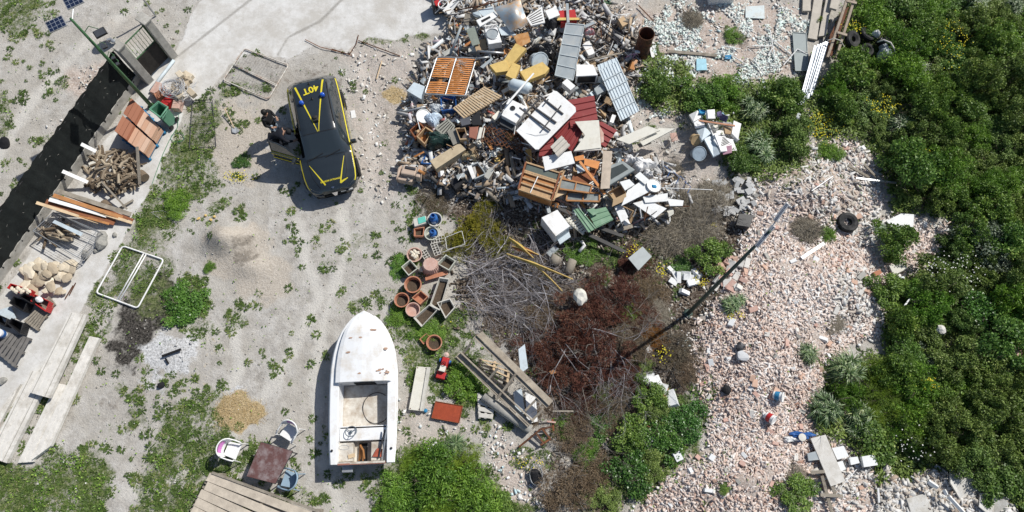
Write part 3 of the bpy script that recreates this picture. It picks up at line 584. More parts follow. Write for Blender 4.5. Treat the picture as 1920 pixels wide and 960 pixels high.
# ---------------------------------------------------------------- bushes one by one (kind, px, py, radius px, label, [height scale])
G_TH = 'bushes of the thicket on the right'
for k, px, py, r, lab, hs in (
  ('bramble', 1590, 133, 50, 'big dark leafy bush beside the tyre and the end of the metal gutters', 1.1),
  ('reed', 1592, 205, 26, 'small pale green tussock below the big dark leafy bush by the gutters', .9),
  ('bright', 1640, 35, 52, 'soft green bush right of the rusty rail beams at the top edge', .9),
  ('reed', 1690, 235, 50, 'grey green tussock with arching leaves above the rubble corner', .9),
  ('reed', 1730, 130, 40, 'arching grass tussock left of the yellow flower patch in the thicket', .8),
  ('bright', 1765, 320, 52, 'pale green leafy bush with larger leaves over the shaded hollow', 1.3),
  ('bramble', 1700, 320, 60, 'dark bush shading the right edge of the rubble slope', 1.2),
  ('silver', 1850, 460, 55, 'silvery blue grey bush at the right edge of the thicket', 1.),
  ('silver', 1735, 690, 34, 'small silvery grey bush between bright fennel and dark brambles', .9),
  ('fennel', 1650, 720, 44, 'yellow green feathery fennel beside the large dark tussock', 1.1),
  ('fennel', 1700, 790, 40, 'brightest yellow green feathery fennel clump near the white flowers', 1.2),
  ('fennel', 1640, 790, 34, 'lower yellow green feathery fennel clump by the white flowers', 1.),
  ('ivy', 1830, 585, 48, 'leafy mallow bush with big pale leaves in the thicket', 1.2),
  ('bramble', 1880, 640, 55, 'dark bramble bush beside the pink wall fragment on the right edge', 1.1),
  ('bramble', 1680, 455, 42, 'round dark green bush standing alone in the right hand rubble', 1.2),
  ('reed', 1655, 430, 24, 'broad leaved dark tussock hugging the round bush in the rubble', .8),
  ('bramble', 1662, 545, 40, 'low green bush at the right foot of the rubble slope', .8),
  ('reed', 1590, 700, 56, 'large dark tussock with long hanging leaves, upper one beside the rubble', 1.2),
  ('reed', 1555, 762, 52, 'large dark tussock with long hanging leaves, lower left beside the rubble', 1.1),
  ('reed', 1620, 775, 48, 'large dark tussock with long hanging leaves, lower right beside the fennel', 1.1),
  ('reed', 1520, 665, 32, 'spiky star shaped green tussock at the rubble edge', .8),
  ('reed', 1378, 566, 30, 'fine dark green tussock at the foot of the leaning solar lamp', .8),
  ('bright', 1550, 440, 18, 'small fresh green weed beside the dry grey bush on rubble', .7),
  ('bramble', 1600, 412, 10, 'tiny green weed beside the lone tyre on rubble', .7),
  ('bramble', 1235, 165, 40, 'green bush below the burnt barrel and the pink bicycle', .9),
  ('reed', 1232, 178, 26, 'bright tussock in front of the barrel bush', .9),
  ('bramble', 1320, 190, 46, 'dark green bush above the heap of white plastic scrap', .9),
  ('bright', 1360, 175, 44, 'fresh green bush right behind the heap of white plastic scrap', .9),
  ('reed', 1410, 210, 46, 'long leaved green clump right of the heap of white plastic scrap', 1.),
  ('bramble', 1470, 185, 50, 'green bush left of the lower end of the metal gutters', 1.),
  ('olive', 1480, 255, 52, 'grey green bush above the sandy top of the rubble slope', 1.),
  ('reed', 1430, 275, 48, 'long leaved dark clump above the slate coloured rubble', 1.1),
  ('bramble', 1385, 305, 36, 'dark weeds below the pink tub of the scrap heap', .8),
  ('bright', 1555, 285, 26, 'small green bush crowning the sandy top of the rubble', .7),
  ('bright', 1375, 68, 22, 'small green weed with a dry side on the debris flat', .6),
  ('fennel', 1538, 38, 9, 'little sapling growing between the concrete boards', 1.6),
  ('bright', 330, 382, 30, 'low round weed clump on the grass strip by the paving', .5),
  ('ivy', 345, 570, 44, 'dense dark green weed clump beside the burnt ground', .5),
  ('ivy', 452, 302, 16, 'small leafy cabbage like weed on the sand below the open car door', .6),
  ('bright', 392, 500, 12, 'small leafy weed at the left foot of the sand heap', .6),
  ('bright', 815, 895, 52, 'tall lush weed clump, left mass behind the stern of the boat', .9),
  ('bright', 885, 925, 46, 'tall lush weed clump, right mass at the bottom edge', .9),
  ('bright', 755, 930, 42, 'leafy weed clump in the lower left corner of the lush weeds', .6),
  ('fennel', 865, 870, 34, 'feathery green weed at the top right of the lush weeds', .7),
  ('fennel', 775, 868, 28, 'feathery green weed at the top left of the lush weeds', .6),
  ('bramble', 935, 945, 28, 'small dark weed at the right end of the lush weeds', .6),
  ('fennel', 830, 945, 40, 'feathery green weed at the bottom edge amid the lush weeds', .8),
  ('bright', 725, 945, 26, 'tall lush weed clump at the bottom left of the weed mass', .8),
  ('reed', 850, 850, 40, 'upright grassy clump crowning the lush weeds', .8),
  ('bright', 870, 715, 38, 'green weed clump left of the trestle of grey boards', .6),
  ('ivy', 1290, 790, 34, 'ivy like green bush spreading onto the rubble slope', .9),
  ('ivy', 1245, 820, 40, 'bright ivy covered mound left of the rubble slope', .9),
  ('ivy', 1190, 880, 42, 'bright leafy mound at the lower centre, darkest leaves below', .9),
  ('bramble', 1180, 820, 38, 'dark green bush at the left side of the ivy mound', .8),
  ('olive', 1235, 770, 36, 'olive green low bush at the top of the ivy mound', .6),
  ('olive', 1230, 875, 34, 'olive low bush below the bright ivy mound', .6),
  ('brown', 1160, 800, 30, 'dry brown tuft against the ivy mound', .5),
  ('olive', 1135, 930, 36, 'olive weeds at the bottom edge right of the brown bush', .5),
  ('bramble', 1215, 740, 34, 'green weeds at the top of the ivy mound', .8),
  ('bramble', 1330, 480, 40, 'green undergrowth right of the dry grey brushwood', .7),
  ('ivy', 1280, 500, 22, 'green weeds around the white rubble blocks', .6),
  ('mossy', 900, 425, 42, 'yellow green cut conifer branches left of the dead brushwood', .9),
  ('mossy', 860, 455, 34, 'yellow green cut conifer branches beside the wire frame', .8),
  ('mossy', 930, 460, 30, 'yellow green cut conifer branches touching the yellow leaf', .7),
  ('mossy', 915, 385, 26, 'rusty green cut conifer branches below the logs', .6),
  ('rust', 1090, 600, 58, 'reddish brown dead conifer top beside the cream stone', .9),
  ('rust', 1150, 555, 56, 'reddish brown dead conifer below the grey plate', .9),
  ('rust', 1050, 680, 60, 'reddish brown dead conifer right of the trestle boards', .9),
  ('rust', 1120, 660, 60, 'reddish brown dead conifer in the middle of the brush heap', 1.),
  ('rust', 1190, 500, 36, 'reddish brown dead branches under the grey plate', .7),
  ('rust', 1090, 745, 40, 'reddish brown dead branches near the rusty chair frame', .7),
  ('brown', 1075, 815, 44, 'brown dead bush above the lowest brown bush', .8),
  ('brown', 1060, 925, 56, 'dark brown dead bush at the bottom edge', .9),
  ('brown', 1030, 590, 44, 'brown dead brush behind the grey branches', .7),
  ('brown', 1180, 640, 46, 'brown dead brush left of the orange dead shrub', .7),
  ('rust', 1010, 640, 40, 'dark reddish dead branches between grey brushwood and trestle', .6),
  ('rust', 1170, 700, 40, 'dark reddish dead branches at the right of the brush heap', .7),
  ('bright', 1060, 800, 24, 'small green weed between trestle foot and brown bush', .5),
  ('ivy', 1130, 790, 28, 'green leafy weeds left of the ivy mound top', .5),
  ('bright', 1180, 590, 22, 'small green weed amid the brown brush', .5),
  ('brown', 1210, 545, 40, 'brown dead brush above the orange shrub', .6),
  ('bright', 1090, 470, 34, 'green weeds around the lying log', .4),
  ('bright', 755, 500, 26, 'green weeds left of the square greenish planter', .4),
  ('bright', 748, 590, 26, 'green weeds between the boat bow and the pots', .4),
  ('bright', 800, 620, 30, 'green weeds below the lowest planters', .4),
  ('olive', 1130, 740, 26, 'olive weeds growing through the dead conifers, left one', .6),
  ('olive', 1200, 690, 24, 'olive weeds growing through the dead conifers, right one', .6),
  ('bright', 1100, 850, 24, 'green weeds between the brown bushes at the bottom', .6),
  ('rust', 1205, 590, 34, 'reddish dead branches above the orange shrub', .6),
  ('orange', 1228, 632, 28, 'orange brown dead shrub beside yellow flowers', .9),
  ('brown', 1270, 655, 40, 'drooping brown shrub at the left edge of the rubble', .9),
  ('brown', 1290, 690, 34, 'lower drooping brown shrub at the left edge of the rubble', .8),
  ('brown', 1150, 745, 46, 'beige dry brush above the ivy mound', .6),
  ('brown', 1000, 780, 26, 'dry brown tuft below the trestle boards', .4),
  ('brown', 1120, 885, 44, 'brown dry brush left of the bright leafy mound', .7),
  ('brown', 810, 375, 40, 'dry brown stalks in front of the armchair', .35),
  ('brown', 1000, 500, 44, 'brown stalks under the yellow leaf', .4),
  ('drygrass', 1290, 390, 58, 'grey dry grass mound right of the white boards', .9),
  ('drygrass', 1345, 370, 52, 'grey dry grass mound beside the slate rubble', .8),
  ('drygrass', 1255, 435, 56, 'grey dry grass mound above the grey plate', .8),
  ('drygrass', 1320, 430, 50, 'grey dry grass mound left of the black crate', .8),
  ('drygrass', 1260, 320, 30, 'dry twigs under the heap of white plastic scrap', .6),
  ('drygrass', 1515, 425, 36, 'round dry grey bush lying on the rubble slope', 1.1),
  ('drygrass', 1300, 32, 30, 'round dry grey tumbleweed bush at the top of the flat', 1.2),
  ('drygrass', 1230, 590, 36, 'pale dry brush above the orange shrub', .6),
  ('drygrass', 1560, 600, 30, 'dry brown grass patch on the pale rubble', .3),
  ('drygrass', 1385, 70, 24, 'dry half of the small weed on the debris flat', .5),
  ('drygrass', 1480, 900, 40, 'dry stalks beside the crossed white boards', .4),
  ('bramble', 1490, 925, 38, 'weeds at the bottom edge beside the crossed boards', .5),
  ('bramble', 1360, 915, 12, 'single weed on the lower rubble slope', .5)):
    bush(k, px, py, r, lab, {'reed': 'tussock', 'fennel': 'fennel', 'ivy': 'leafy_bush', 'rust': 'dead_conifer', 'mossy': 'conifer_branches', 'brown': 'dry_shrub', 'orange': 'dry_shrub', 'drygrass': 'dry_bush'}.get(k, 'bush'), {'reed': 'tussock', 'rust': 'dead shrub', 'orange': 'dead shrub', 'brown': 'dead shrub', 'mossy': 'cut branches', 'drygrass': 'dry bush'}.get(k, 'bush'), hs)
# the rest of the thicket: bushes nothing in the photo tells apart, four kinds
rg = random.Random(5); taken = [(1590,133),(1640,35),(1690,235),(1765,320),(1700,320),(1850,460),(1735,690),(1650,720),(1830,585),(1880,640),(1680,455),(1662,545),(1590,700),(1555,762),(1620,775)]
TH_ALL = 0
TH = GRASS_P[10][0]; LB = {'bramble': 'dark green bramble bush merging into the dense right hand thicket', 'olive': 'olive green small leaved bush merging into the dense right hand thicket', 'bright': 'mid green leafy bush merging into the dense right hand thicket', 'reed': 'grassy green tussock merging into the dense right hand thicket'}
for i in range(2600):
    px, py = rg.uniform(1530, 2010), rg.uniform(-50, 1020)
    if min((px-a)**2+(py-b)**2 for a, b in taken) < 36**2: continue
    if sd_poly(np.array([px]), np.array([py]), TH)[0] < 26: continue
    if sd_poly(np.array([px]), np.array([py]), [(1655,860),(1790,870),(1900,935),(1880,1000),(1640,1000)])[0] > -8: continue
    if sd_poly(np.array([px]), np.array([py]), [(1610,55),(1680,60),(1680,140),(1640,150),(1610,110)])[0] > -5: continue
    taken.append((px, py))
    olive = px > 1640 + .2*(py-300) and py > 120
    k = rg.choice(['olive']*7+['bramble']*3+['bright']) if olive else rg.choice(['bramble']*4+['bright']*3+['reed']*2+['olive']*2)
    bush(k, px, py, rg.uniform(26, 54), LB[k], 'bush', 'bush', rg.uniform(.55, 1.6), 'look alike %s bushes of the thicket' % k)
# flowers
def flowers(spots, m, label, n, seed, s=.021, lift=.5):
    rng = np.random.default_rng(seed); P = []
    for (px, py, rx, ry, q, lf) in spots:
        for _ in range(int(n*q)):
            a = rng.uniform(0, 6.28); r = math.sqrt(rng.uniform()); q_ = 1.5 if rng.uniform() < .35 else 1.; p = at(px+math.cos(a)*r*rx*q_, py+math.sin(a)*r*ry*q_, lf*rng.uniform(.75, 1.15)); P.append(p)
    P = np.array(P); n = len(P); V = []; k = 6; a = np.linspace(0, 2*np.pi, k, endpoint=False)
    U = unit(n, rng)*.5+np.array([0, 0, 1.]); U /= np.linalg.norm(U, axis=1, keepdims=True); X = np.cross(U, unit(n, rng)); X /= np.linalg.norm(X, axis=1, keepdims=True); Y = np.cross(U, X)
    sz = s*rng.uniform(.6, 1.2, n)
    V = (P[:, None] + (X[:, None]*np.cos(a)[None, :, None] + Y[:, None]*np.sin(a)[None, :, None])*sz[:, None, None]).reshape(-1, 3)
    F = np.arange(n*k).reshape(-1, k); o = fast('flowers', V, F, m, rng.uniform(0, 1, n)); tag(o, label, 'flowers', kind='stuff')
flowers([(1790,75,28,40,1.,.75),(1660,195,26,18,.7,.55),(1690,100,26,10,.5,.5),(1540,235,30,26,1.6,.2),(1740,720,16,12,.4,.75),(1600,50,16,10,.4,.5),(1735,290,30,14,.15,.9),(1560,180,20,30,.4,.2)], PET_Y, 'bright yellow flowers dotted over the thicket', 130, 8)
flowers([(1245,665,14,12,.35,.4),(1192,468,18,12,.5,.3),(1240,505,10,10,.35,.25),(1316,522,12,16,.6,.15),(1340,420,8,5,.1,.2),(995,868,24,14,.4,.1),(445,332,24,9,.7,.1),(860,655,50,60,.12,.08),(1380,590,20,8,.3,.1),(1190,700,16,8,.2,.2)], PET_Y, 'small yellow flowers among weeds and dry brush', 100, 9)
flowers([(1790,505,50,30,1.,.75),(1715,835,26,30,.55,.7),(1760,830,40,20,.12,.6),(180,840,120,90,.25,.06)], PET_W, 'small white flowers on the bushes and weeds', 90, 10, .025)

# dead brushwood
def brushwood(name, label, spots, m, seed, n_each, L, r, depth=2, flat=.9, kids=4, w=.16, spread=.7):
    rg = random.Random(seed); roots = []
    for (px, py, q, adir) in spots:
        mb = MB(); P = at(px, py, 0)
        for _ in range(int(n_each*q)):
            a = R(adir)+rg.gauss(0, .55) if adir is not None else rg.uniform(0, 6.28)
            p = P + Vector((rg.gauss(0, .28), rg.gauss(0, .28), rg.uniform(.03, .5)))
            branch(mb, p, Vector((math.cos(a), math.sin(a), rg.uniform(-.05, .35))).normalized(), L*rg.uniform(.6, 1.2), r*rg.uniform(.6, 1.2), depth, rg, w, kids, 4, flat, spread)
        o = mb.build(name, m, loc=P); rndfaces(o.data, np.repeat(np.random.default_rng(seed).uniform(0, 1, len(o.data.polygons)//4+1), 4)[:len(o.data.polygons)]); roots.append(o)
    return roots
BW = [(880,500,1.1,-15,'pale grey leafless branches fanning out from the planters'),(940,500,1.1,-25,'pale grey leafless branches, upper middle of the brushwood heap'),(870,560,1.2,-10,'pale grey leafless branches beside the lowest planters'),
      (930,570,1.2,-25,'pale grey leafless branches above the trestle boards'),(1000,540,.8,-30,'pale grey leafless branches left of the cream stone'),(960,600,.7,-50,'pale grey leafless branches reaching into the red brown heap'),
      (985,450,.6,-60,'pale branches lying under the yellow leaf'),(870,480,.5,20,'pale branches rooted between the planters and moss green boughs')]
BW += [(1050,640,.45,-40,'pale grey branches lying on the reddish dead conifers'), (1110,600,.35,-70,'pale bare branches right of the cream stone'), (1150,690,.35,-60,'pale bare branches over the lower dead conifers')]
for px, py, q, a, lab in BW:
    for o in brushwood('brushwood', lab, [(px, py, q, a)], WOODS['grey'], int(px+py), 16, 1.55, .015): tag(o, lab, 'branches')
BW2 = [(1080,640,1,None,'thin grey twigs over the reddish brown heap'),(1160,600,1,None,'thin twigs right of the cream stone'),(1290,380,1.2,-60,'dry twigs over the grey dry grass'),(1330,440,1.,-70,'dry twigs left of the black crate'),(1230,430,1.,None,'dry twigs above the grey plate'),
       (1000,410,.6,-60,'thin branches left of the white fridge'),(960,400,.6,-50,'thin branches below the logs'),(1100,560,.8,None,'thin twigs beside the lying log'),(1250,310,1,20,'bare shrub under the heap of white plastic scrap'),(1180,760,.8,None,'dry twigs above the ivy mound'),
       (1060,870,.8,None,'dry twigs at the lowest brown bush'),(1220,650,.8,None,'twigs around the orange dead shrub'),(1120,820,.7,None,'twigs left of the ivy mound'),(880,380,.6,-30,'thin twigs on the moss green boughs'),(1100,720,.6,None,'twigs above the rusty chair frame')]
for px, py, q, a, lab in BW2:
    for o in brushwood('twigs', lab, [(px, py, q, a)], WOODS['dry'], int(px*3+py), 9, 1.05, .009, 2, .8, 5): tag(o, lab, 'twigs')
# ---------------------------------------------------------------- materials for built things
M_CONC = mat('weathered_concrete', (.42, .405, .37), .9, .25, 3, .4, dirt=(.25, .235, .2), dirt_amt=.42)
M_CONCL = mat('pale_concrete', (.69, .665, .62), .9, .14, 3, .3, dirt=(.42, .39, .34), dirt_amt=.42, grain=(1, 1, 1))
M_GREEN = mat('green_post_paint', (.05, .13, .055), .45, .2, 6, .1, dirt=(.16, .2, .12), dirt_amt=.35)
M_GALV = mat('galvanised_steel', (.45, .47, .49), .42, .15, 8, .1, metal=.6, dirt=(.3, .28, .25), dirt_amt=.4)
M_STEELD = mat('dark_steel', (.06, .06, .065), .5, .2, 8, .1, metal=.4)
M_RUST = mat('rusty_iron', (.16, .065, .03), .85, .35, 9, .4, dirt=(.05, .03, .025), dirt_amt=.45)
M_RUSTW = mat('flaking_white_frame', (.62, .6, .55), .7, .15, 9, .2, dirt=(.3, .17, .1), dirt_amt=.44)
M_WHITE = mat('white_enamel', (.80, .80, .79), .35, .05, 4, .04, dirt=(.55, .5, .43), dirt_amt=.36)
M_WHITEP = mat('white_plastic', (.78, .78, .77), .45, .06, 5, .05, dirt=(.58, .56, .5), dirt_amt=.36)
M_PALEB = mat('pale_blue_metal', (.55, .63, .68), .45, .1, 4, .05, dirt=(.42, .46, .48), dirt_amt=.42)
M_GREYP = mat('grey_painted_metal', (.32, .36, .38), .5, .12, 4, .05, dirt=(.42, .42, .4), dirt_amt=.4)
M_BLACKP = mat('black_plastic', (.018, .018, .02), .4, .2, 6, .05)
M_BLACKM = mat('matt_black', (.012, .012, .014), .85, .2, 6, .1)
M_WOOD = mat('tan_wood', (.47, .31, .17), .75, .22, 4, .2, grain=(6, 1, 6), dirt=(.3, .22, .14), dirt_amt=.38)
M_WOODL = mat('light_wood', (.62, .47, .3), .75, .18, 4, .2, dirt=(.4, .3, .2), dirt_amt=.36)
M_WOODG = mat('grey_weathered_wood', (.31, .275, .225), .9, .25, 5, .5, grain=(1, 1, 1), dirt=(.17, .145, .115), dirt_amt=.45)
M_WOODR = mat('red_brown_wood', (.24, .085, .035), .7, .25, 5, .2, dirt=(.1, .05, .03), dirt_amt=.36)
M_WOODO = mat('orange_brown_veneer', (.42, .19, .065), .5, .22, 3, .1, dirt=(.25, .11, .04), dirt_amt=.4)
M_TERRA = mat('terracotta', (.44, .19, .11), .85, .16, 5, .2, dirt=(.55, .42, .35), dirt_amt=.38)
M_TERRAP = mat('pale_pink_terracotta', (.52, .33, .27), .85, .12, 5, .2, dirt=(.6, .48, .42), dirt_amt=.42)
M_TILE = rmat('clay_tile', [(0, (.3, .12, .075)), (.5, (.45, .21, .13)), (.75, (.55, .33, .22)), (1, (.63, .45, .34))], .85, 0, .15, .25)
M_BLUE = mat('blue_plastic', (.03, .12, .36), .4, .15, 5, .05, dirt=(.1, .2, .4), dirt_amt=.35)
M_PBLUE = mat('blue_painted_pallet', (.03, .22, .42), .7, .2, 5, .2, dirt=(.2, .3, .38), dirt_amt=.35)
M_RED = mat('red_plastic', (.45, .03, .03), .4, .15, 5, .05, dirt=(.4, .15, .12), dirt_amt=.3)
M_BIN = mat('green_bin_plastic', (.12, .29, .19), .5, .08, 4, .05, dirt=(.2, .34, .25), dirt_amt=.35)
M_NET = mat('black_shade_net', (.009, .012, .012), .9, .35, 2.5, .5, dirt=(.02, .025, .024), dirt_amt=.4)
M_SOILM = mat('potting_soil', (.09, .065, .045), .95, .4, 12, .6)
M_GLASS = mat('dark_window_glass', (.01, .013, .016), .06, .1, 2, 0, spec=.8)
M_PV = mat('solar_cell_glass', (.012, .02, .05), .12, .3, 3, 0, spec=.7)
M_CORRR = mat('red_sheet_paint', (.24, .035, .035), .5, .12, 3, .05, dirt=(.3, .1, .09), dirt_amt=.33)
M_CORRG = mat('green_sheet_paint', (.17, .3, .19), .55, .12, 3, .05, dirt=(.3, .38, .3), dirt_amt=.36)
M_CREAM = mat('cream_board', (.66, .64, .57), .75, .08, 3, .1, dirt=(.5, .46, .38), dirt_amt=.37)
M_MARBLE = mat('white_board', (.74, .75, .75), .6, .07, 3, .08, dirt=(.5, .49, .46), dirt_amt=.36)
M_YFOAM = mat('yellow_foam', (.66, .47, .17), .95, .14, 5, .3, dirt=(.5, .34, .12), dirt_amt=.38)
M_STONE = rmat('flagstone', [(0, (.4, .33, .24)), (.5, (.58, .5, .38)), (1, (.7, .64, .53))], .9, 0, .15, .4)
M_ROCK = mat('grey_rock', (.33, .32, .29), .95, .3, 6, .7)
M_LOG = rmat('firewood_bark', [(0, (.09, .065, .045)), (.4, (.2, .155, .11)), (.75, (.33, .27, .2)), (1, (.45, .38, .28))], .9, 0, .1, .5)
M_CARD = mat('cardboard', (.42, .3, .18), .9, .12, 4, .1, dirt=(.3, .2, .12), dirt_amt=.35)
M_CABLE = mat('grey_cable', (.45, .46, .48), .6, .1, 4, 0)
M_HOSEG = mat('green_hose', (.05, .2, .1), .5, .1, 4, 0)

def cen(pts): return sum(p[0] for p in pts)/len(pts), sum(p[1] for p in pts)/len(pts)
def P3(pts, z, base=None):
    """pixels (px, py[, extra height]) -> points; z above the terrain at their middle"""
    c = cen(pts); g = at(c[0], c[1], z).z if base is None else base + z
    return [at0(p[0], p[1], g + (p[2] if len(p) > 2 else 0)) for p in pts]
def lerp(a, b, t): return a + (b-a)*t
def bil(Q, u, v): return lerp(lerp(Q[0], Q[1], u), lerp(Q[3], Q[2], u), v)
def slab(name, label, cat, pts, z, th, m, group=None, parent=None, rnd=False):
    mb = MB(); mb.prism(P3(pts, z), th); o = mb.build(name, m, parent, rnd=rnd)
    if not parent: tag(o, label, cat, group)
    return o
def corr(name, label, cat, pts, z, m, ribs=6, amp=.03, along=0, th=.006, group=None, kind='trap', parent=None):
    """ribbed sheet over four corners; ribs run from edge 0-1 to edge 3-2 (along=0) or the other way"""
    Q = P3(pts, z); 
    if along: Q = [Q[1], Q[2], Q[3], Q[0]]
    n = (Q[1]-Q[0]).cross(Q[3]-Q[0]).normalized(); n = n if n.z > 0 else -n
    G = []; prof = []
    for i in range(ribs):
        for t, h in (((0, 0), (.55, 0), (.65, 1), (.85, 1), (.95, 0)) if kind == 'trap' else [(k/6, .5-.5*math.cos(k/6*6.283)) for k in range(6)]): prof.append(((i+t)/ribs, h))
    prof.append((1., 0))
    rows = []
    for v in np.linspace(0, 1, 5): rows.append([bil(Q, u, v) + n*h*amp for u, h in prof])
    mb = MB(); mb.grid(rows); k = len(mb.v)
    rows2 = [[p - n*th for p in r] for r in rows]; mb.grid([r[::-1] for r in rows2])
    a = [rows[0][0], rows[0][-1], rows[-1][-1], rows[-1][0]]; 
    for (s, e) in ((rows[0], rows2[0]), (rows[-1], rows2[-1]), ([r[0] for r in rows], [r[0] for r in rows2]), ([r[-1] for r in rows], [r[-1] for r in rows2])): mb.grid([s, e])
    o = mb.build(name, m, parent)
    if not parent: tag(o, label, cat, group)
    return o
def obox(name, label, cat, pts, z, h, m, group=None): return slab(name, label, cat, pts, z, h, m, group)
def pipe(name, label, cat, pts, r, m, n=8, group=None, wob=0.):
    Q = [at(p[0], p[1], p[2]) for p in pts]; mb = MB(); mb.tube(Q, r, n); return tag(mb.build(name, m, smooth=n > 6), label, cat, group)
def plank(name, label, cat, a, b, w, th, m, group=None, rnd=False):
    A = at(*a); B = at(*b); mb = MB(); mb.bar(A, B, w, th); return tag(mb.build(name, m, rnd=rnd), label, cat, group)
def open_box(mb, Q, h, t):
    """four walls and floor under the rim quad Q"""
    n = (Q[1]-Q[0]).cross(Q[3]-Q[0]).normalized(); n = n if n.z > 0 else -n
    c = (Q[0]+Q[1]+Q[2]+Q[3])/4; I = [q + (c-q).normalized()*t*1.4 for q in Q]
    B = [q - n*h for q in Q]; J = [q - n*(h-t) for q in I]
    for i in range(4):
        j = (i+1) % 4
        mb.add([Q[i], Q[j], I[j], I[i]], [(0, 1, 2, 3)]); mb.add([Q[i], B[i], B[j], Q[j]], [(0, 1, 2, 3)]); mb.add([I[i], I[j], J[j], J[i]], [(0, 1, 2, 3)])
    mb.add(J, [(0, 1, 2, 3)]); mb.add(B, [(3, 2, 1, 0)])
    return I, J, n

# ---------------------------------------------------------------- path, shade-net fence, gate, lamp
pe = [(300,120),(330,108),(395,168),(345,205),(320,270),(290,340),(250,415),(205,490),(165,560),(128,620),(95,665),(55,725),(-40,830),(-90,700),(0,535)]
# low wall under the net fence
wa, wb = at(266, 152, 0), at(-110, 692, 0); d = (wb-wa).normalized(); nrm = Vector((d.y, -d.x, 0)); nrm = nrm if nrm.x < 0 else -nrm
rgn = random.Random(8); fw = thing('net_fence', 'black shade net fence on a low concrete wall along the pale paving', 'fence', wa)
L = (wb-wa).length; mb = MB(); c = (wa+wb)/2 + nrm*.13; c.z = .2; mb.box(c, (.24, L, .42), M=Matrix((nrm, d, Vector((0, 0, 1)))).transposed()); mb.build('low_wall', M_CONC, fw, bev=.01)
mb = MB(); G = []; nu = 90
for k in range(9):
    z = .3 + 1.6*k/8
    G.append([wa + d*(L*u/nu) + nrm*(.02 + .10*k/8 + .05*math.sin(u*.7+k*.5)*math.sin(k/8*3.1) + .02*math.sin(u*2.3)) + Vector((0, 0, z + (.03*math.sin(u*1.3) if k == 8 else 0))) for u in range(nu+1)])
mb.grid(G); mb.grid([[p + nrm*.012 for p in r][::-1] for r in G]); mb.build('shade_net', M_NET, fw, smooth=True)
mb = MB()
for k in range(46):
    u, v = rgn.random(), rgn.random(); p = wa + d*(L*u) + nrm*(-.03 + .10*v) + Vector((0, 0, .35+1.3*v)); mb.bar(p, p + d*rgn.uniform(.03, .09) + Vector((0, 0, rgn.uniform(-.08, .08))), .006, .005)
mb.build('pale_threads', M_CONC, fw)['kind'] = 'stuff'
for k in range(7):
    mb = MB(); p = wa + d*(L*(k+.1)/6.4) + nrm*.16; mb.tube([p + Vector((0, 0, .1)), p + Vector((0, 0, 1.85))], .025, 8); mb.build('post', M_GREEN, fw)
mb = MB(); mb.tube([wa + nrm*.14 + Vector((0, 0, 1.78)), wb + nrm*.14 + Vector((0, 0, 1.78))], .018, 6); mb.build('top_rail', M_STEELD, fw)
rgf = random.Random(3)
def wall_pieces():
    for i, (t, l, off, h) in enumerate(((.04, .7, .52, .5), (.16, .42, .62, .38), (.40, .35, .45, .2), (.52, .5, .47, .15), (.66, .5, .45, .15), (.78, .45, .44, .14))):
        p = wa + d*(L*t) + nrm*off; mb = MB(); mb.box(p + Vector((0, 0, h/2)), (.28, l, h), M=Matrix((nrm, d, Vector((0, 0, 1)))).transposed() @ Matrix.Rotation(rgf.uniform(-.15, .15), 3, 'Z'))
        tag(mb.build('concrete_block', M_CONC if i < 2 else M_TERRAP, bev=.015), ['grey concrete block behind the net fence, tallest one next to the lamp', 'grey concrete block behind the net fence beside the pink rubble', 'small pinkish block behind the net fence, highest of four', 'pinkish block behind the net fence, second of four from the top', 'pinkish block behind the net fence, third of four from the top', 'pinkish block behind the net fence, lowest of four'][i], 'concrete block')
wall_pieces()
gt = thing('garden_gate', 'metal gate with green bars and black sheeting between two concrete pillars', 'gate', at(300, 127, 0))
A = at(322, 104, 0); B = at(277, 150, 0); gd = (B-A).normalized(); gn = Vector((gd.y, -gd.x, 0)); gn = gn if gn.x < 0 else -gn; gn = gn
GM = Matrix((gn, gd, Vector((0, 0, 1)))).transposed()
for pp in (A, B):
    mb = MB(); mb.box(pp + gn*.0 + Vector((0, 0, 1.12)), (.42, .30, 2.24), M=GM); mb.box(pp + Vector((0, 0, 2.28)), (.5, .38, .07), M=GM); mb.build('pillar', M_CONC, gt, bev=.015)
mb = MB(); a = A + gd*.16; b = B - gd*.16
for z in (.12, 1.15, 2.05): mb.tube([a + Vector((0, 0, z)), b + Vector((0, 0, z))], .025, 8)
for t in (0.02, .98): mb.tube([lerp(a, b, t) + Vector((0, 0, .1)), lerp(a, b, t) + Vector((0, 0, 2.08))], .03, 8)
mb.build('gate_frame', M_GREEN, gt)
for k in range(7):
    mb = MB(); p = lerp(a, b, .12+.76*k/6); mb.tube([p + Vector((0, 0, 1.15)), p + Vector((0, 0, 2.05))], .012, 6); mb.build('bar', mat('faded_green_bar', (.3, .35, .22), .5), gt)
mb = MB(); mb.box((a+b)/2 + Vector((0, 0, .63)) - gn*.03, (.02, (b-a).length-.04, 1.04), M=GM); mb.build('black_sheet', mat('dark_gate_sheet', (.03, .026, .023), .85, .5, 5, .3), gt)
mb = MB(); p = B + Vector((0, 0, 2.33)) + gn*.05; mb.lathe(p, [(.03, 0), (.03, .1), (.07, .11), (.08, .16), (.05, .2), (0, .21)], 12); mb.box(p + Vector((-.13, .04, .15)), (.16, .08, .08), rz=.4)
tag(mb.build('security_camera', M_GALV, smooth=False), 'small grey security camera on top of the left gate pillar', 'camera')
